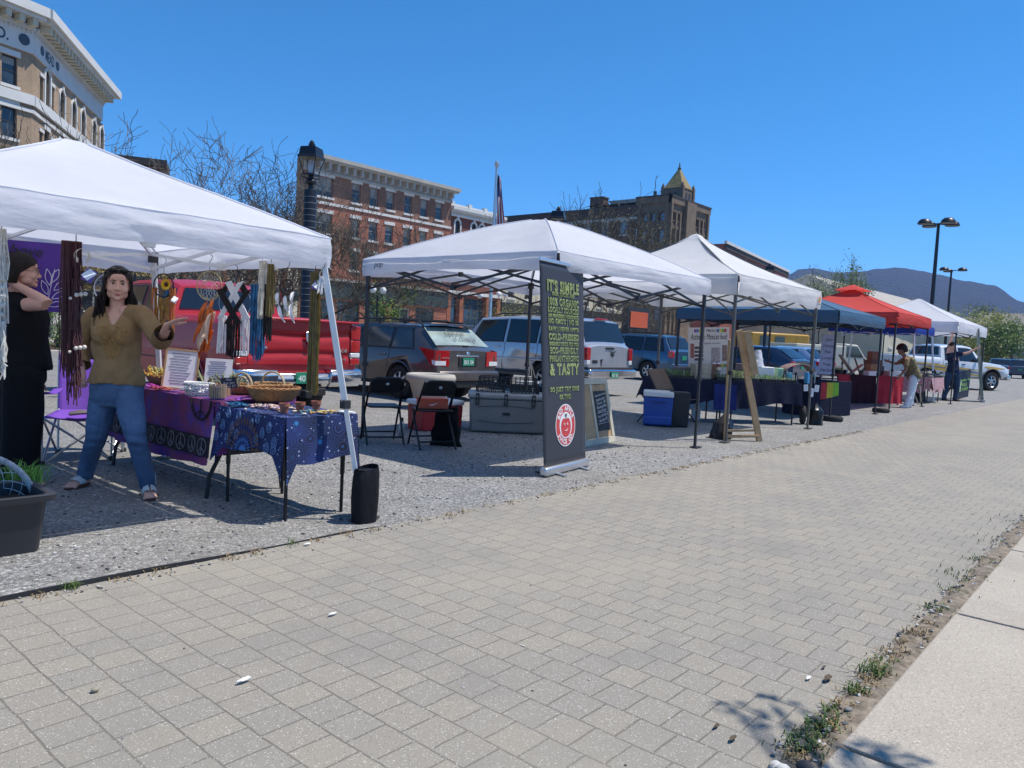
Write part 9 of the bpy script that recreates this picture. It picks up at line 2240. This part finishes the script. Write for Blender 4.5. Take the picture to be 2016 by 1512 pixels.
# ================================================================== red stall, pink table, black sign
def stall_five():
 RC=fabric('red_drape',(.42,.03,.05),.4);DC=fabric('dark_maroon_drape',(.035,.008,.014),.3)
 A=atD(1650,742,19.6);A.z=0;B=atD(1778,742,20.6);B.z=0;e=(B-A).normalized();n=Vector((e.y,-e.x,0));bk=-n if n.y<0 else n;L=(B-A).length;z=.76;S=lambda u,d,zz:A+e*u+bk*d+Vector((0,0,zz))
 t=thing('stall_table','long table with red and dark drapes under the red canopy','table',tuple(S(L/2,.3,0)));b=MB();v=[S(u,d,zz)for zz in(z-.04,z)for u,d in((0,0),(L,0),(L,.7),(0,.7))];b.add(v,[(3,2,1,0),(4,5,6,7),(0,1,5,4),(1,2,6,5),(2,3,7,6),(3,0,4,7)]);b.build('table_top',WOODD,t)
 for u in(.06,L-.06):
  for d in(.06,.64):b=MB();b.tube([S(u,d,z-.04),S(u,d,0)],.02,7);b.build('leg',BLKM,t,True)
 for u0,u1,m,lab,o in((0,L*.18,RC,'red drape at the left end of the long stall table',0),(L*.17,L*.56,DC,'dark maroon drape on the middle of the long stall table',.02),(L*.55,L*.78,RC,'bright red drape reaching the ground on the long stall table',.06),(L*.77,L,RC,'red drape at the right end of the long stall table, in shade',.0)):
  b=MB();b.grid(lambda a,c:S(lerp(u0,u1,a),-.01-o-.03*c-.025*math.sin(a*(u1-u0)*22+o*30)*c,z+.01-(z-.03)*c),30,10);b.grid(lambda a,c:S(lerp(u0,u1,a),lerp(-.01-o,.7,c),z+.012+o*.02),6,4);tag(b.build('table_drape',m,None,True,sharp=60),lab,'drape','drapes on the long stall table')
 rr=random.Random(4)
 def bx(px,wd,dp,hh,m,lab,nm,d=.2,lift=0):u=onp(px,740,(A.x,A.y),(B.x,B.y))[0];p=S(u,d,z+.016+lift);M2=Matrix.Translation(p)@Matrix.Rotation(math.atan2(e.y,e.x)+rr.uniform(-.2,.2),4,'Z');b=MB().at(M2);b.box((0,0,hh/2),(wd,dp,hh));b.at(None);tag(b.build(nm,m,None,True,bevel=.006),lab,nm.replace('_',' '))
 bx(1736,.34,.24,.42,WOODD,'tall brown cabinet box on the red stall table','wooden_box',.3);bx(1736,.26,.2,.22,mat('cherry_wood',(.20,.08,.04),.5),'small cherry box on top of the brown cabinet box','wooden_box',.3,.42);bx(1722,.26,.2,.3,mat('honey_wood',(.34,.19,.08),.5),'honey coloured box with cut patterns left of the cabinet box','wooden_box',.12);bx(1716,.3,.2,.12,PAPER,'white box at the front edge of the red stall table','carton',.03);bx(1760,.28,.24,.14,WHITEP,'white bowl shaped tray before the stooping shopper','tray',.1);bx(1772,.3,.3,.14,mat('clear_tub',(.4,.4,.42),.3),'clear tub the stooping shopper leans over','tub',.15);bx(1752,.3,.2,.26,mat('dark_crate',(.05,.035,.03),.6),'dark open crate behind the white tray','crate',.4)
 for px,ln,an,lab in((1690,.75,42,'long grey plank leaning to the right on the red stall table'),(1680,.55,-30,'shorter wooden plank crossing the grey plank'),(1703,.5,60,'dark wooden stick standing among the planks'),(1714,.45,75,'second dark wooden stick standing among the planks')):
  u=onp(px,740,(A.x,A.y),(B.x,B.y))[0];p=S(u,.15,z+.02);d=e*math.cos(R(an))*(1)+Vector((0,0,math.sin(R(abs(an)))));d=(e*math.cos(R(an))*(-1 if an>0 else 1)+Vector((0,0,math.sin(R(abs(an))))));b=MB();b.bar(p,p+d*ln,.10 if ln>.5 else .035,.025);tag(b.build('wooden_plank',WOODG if ln>.5 else WOODD,None),lab,'plank','wooden pieces on the red stall table')
 c=atD(1812,752,22.3);c.z=0;t=thing('display_table','table with a pink lace cloth right of the stooping shopper','table',tuple(c));x0,x1,y0,y1=c.x-.2,c.x+1.3,c.y-.3,c.y+.5;b=MB();b.box(((x0+x1)/2,(y0+y1)/2,.72),(x1-x0,y1-y0,.04));b.build('table_top',WOOD,t)
 for x in(x0+.06,x1-.06):
  for y in(y0+.06,y1-.06):b=MB();b.tube([(x,y,.7),(x,y,0)],.015,6);b.build('leg',BLKM,t,True)
 cl=thing('tablecloth','pink lace tablecloth with pointed hem at the far stalls','tablecloth',(c.x,c.y,.74));m,q=newmat('pink_lace');vv=q.node('TexVoronoi',Scale=24.0);q.link(q.co.outputs['Object'],vv.inputs['Vector']);q.link(q.ramp(vv.outputs['Distance'],[(.2,(.62,.50,.50)),(.5,(.48,.22,.23))]),q.b.inputs['Base Color'])
 drape(cl,x0-.03,x1+.03,y0-.03,y1+.03,.745,lambda s,u:.32+.14*abs(math.sin(u*7)),[m],4,'cloth',.05,.02)
 heap=MB();HM_=[mat('olive_knit',(.18,.16,.10),.9),mat('grey_knit',(.2,.2,.19),.9),mat('cream_knit',(.5,.45,.36),.9)]
 for i in range(70):heap.mi(rr.randrange(3)).ball((rr.uniform(x0,x1),rr.uniform(y0,y1),.77+rr.uniform(0,.14)*max(0,math.sin((i/70)*3.1))),(rr.uniform(.05,.11),.06,.035),8,Matrix.Rotation(rr.uniform(0,3),4,'Z'))
 tag(heap.build('knitwear',HM_,None,True,sharp=180),'heap of olive and cream knitwear on the pink tablecloth','knitwear',None,'stuff')
 q=G(1822,792);b=MB();b.grid(lambda u,v:Vector((q.x+.1+.22*math.cos(u*6.28)*(1-.25*v),q.y+.2+.18*math.sin(u*6.28)*(1-.25*v),.5*v)),20,8);tag(b.build('duffel_bag',fabric('charcoal_bag',(.03,.03,.036),.3),None,True),'charcoal bag on the ground below the pink tablecloth','bag')
 q=G(1806,796);t=thing('folding_stool','wooden folding stool before the pink table','stool',(q.x,q.y,0));b=MB();b.box((q.x,q.y+.1,.56),(.42,.3,.03),.4);b.build('seat',WOODD,t)
 for sx in(-1,1):
  for sd in(-1,1):b=MB();b.bar((q.x+sx*.17,q.y+.1-sx*.07,.55),(q.x-sd*sx*.15,q.y+.1+sd*.16,0),.03);b.build('leg',WOODG,t)
 a,c=G(1886,787),G(1909,783);D=25.2;bl,br,tl_,tr_=atD(1884.5,786,D),atD(1906,781,D+.3),atD(1891,731,D+.2),atD(1913,730.5,D+.5)
 t=thing('black_sign','black A board with green lettering and ribbon at the far stall','sign',tuple(bl));ex=(br-bl);eu=(tl_-bl);nn=ex.cross(eu).normalized()
 Q=lambda u,v,o=0.0:bl+ex*u+eu*v+nn*o
 b=MB();b.add([Q(0,0),Q(1,0),Q(1,1),Q(0,1),Q(0,0,-.04),Q(1,0,-.04),Q(1,1,-.04),Q(0,1,-.04)],[(0,1,2,3),(7,6,5,4),(0,4,5,1),(1,5,6,2),(2,6,7,3),(3,7,4,0)]);bo=b.build('board',mat('aboard_black',(.03,.026,.034),.5),t)
 b=MB();b.bar(Q(.95,1,-.03),Q(1.0,.05,-.5),.05);b.bar(Q(.05,1,-.03),Q(.1,.05,-.5),.05);b.build('back_leg',DARKP,t)
 GP=mat('green_print',(.24,.46,.12),.6);b=MB();X3,Y3=ex.normalized(),eu.normalized()
 for s,v,w_ in(('Sweetgrass',.64,.72),('WILD',.48,.5),('HONEY',.32,.6)):
  o=Q(.60 if w_>.55 else .5,v,.006);textmb(b,s,Matrix(((X3.x,Y3.x,nn.x,o.x),(X3.y,Y3.y,nn.y,o.y),(X3.z,Y3.z,nn.z,o.z),(0,0,0,1))),width=ex.length*w_,height=eu.length*.12,offset=.02)
 b.build('lettering',GP,bo);b=MB();b.tube([Q(.02,.25,.01),Q(.14,.5,.01),Q(.16,.66,.01),Q(.08,.70,.01),Q(.04,.6,.01),Q(.18,.25,.01)],.022,5);b.build('ribbon',mat('pale_green_ribbon',(.45,.6,.38),.6),bo,True)
 p0=G(1933,791);p1=atD(1924.5,651,P_dep(p0));ex=Vector((.965,.262,0));M2=frame(p0,ex,(p1-p0));Hh=(p1-p0).length
 t=thing('roll_up_banner','pale green roll up banner seen almost edge on at the far right','banner',tuple(p0));b=MB();b.grid(lambda u,v:p0.lerp(p1,v)+ex*(u-.5)*.85+Vector((0,0,.06)),6,16);b.build('panel',mat('sea_green_banner',(.18,.27,.27),.5,0,.5,2.5),t,solid=.004);b=MB();b.bar(p0-ex*.43+Vector((0,0,.05)),p0+ex*.43+Vector((0,0,.05)),.09);b.build('base',STEEL,t,bevel=.02)
def P_dep(p):return p.x*AX[2]+p.y*AY[2]+(p.z-CAMH)*AZ[2]
stall_five()
def haze():
 b=MB();b.box((1500,900,149),(6600,6400,304));m=bpy.data.materials.new('haze_air');m.use_nodes=True;n=m.node_tree.nodes;n.remove(n['Principled BSDF'])
 v=n.new('ShaderNodeVolumePrincipled');v.inputs['Color'].default_value=(.36,.57,1,1);v.inputs['Density'].default_value=.00024;v.inputs['Anisotropy'].default_value=.1
 m.node_tree.links.new(v.outputs[0],n['Material Output'].inputs['Volume']);tag(b.build('haze',m,None),kind='stuff')
haze()
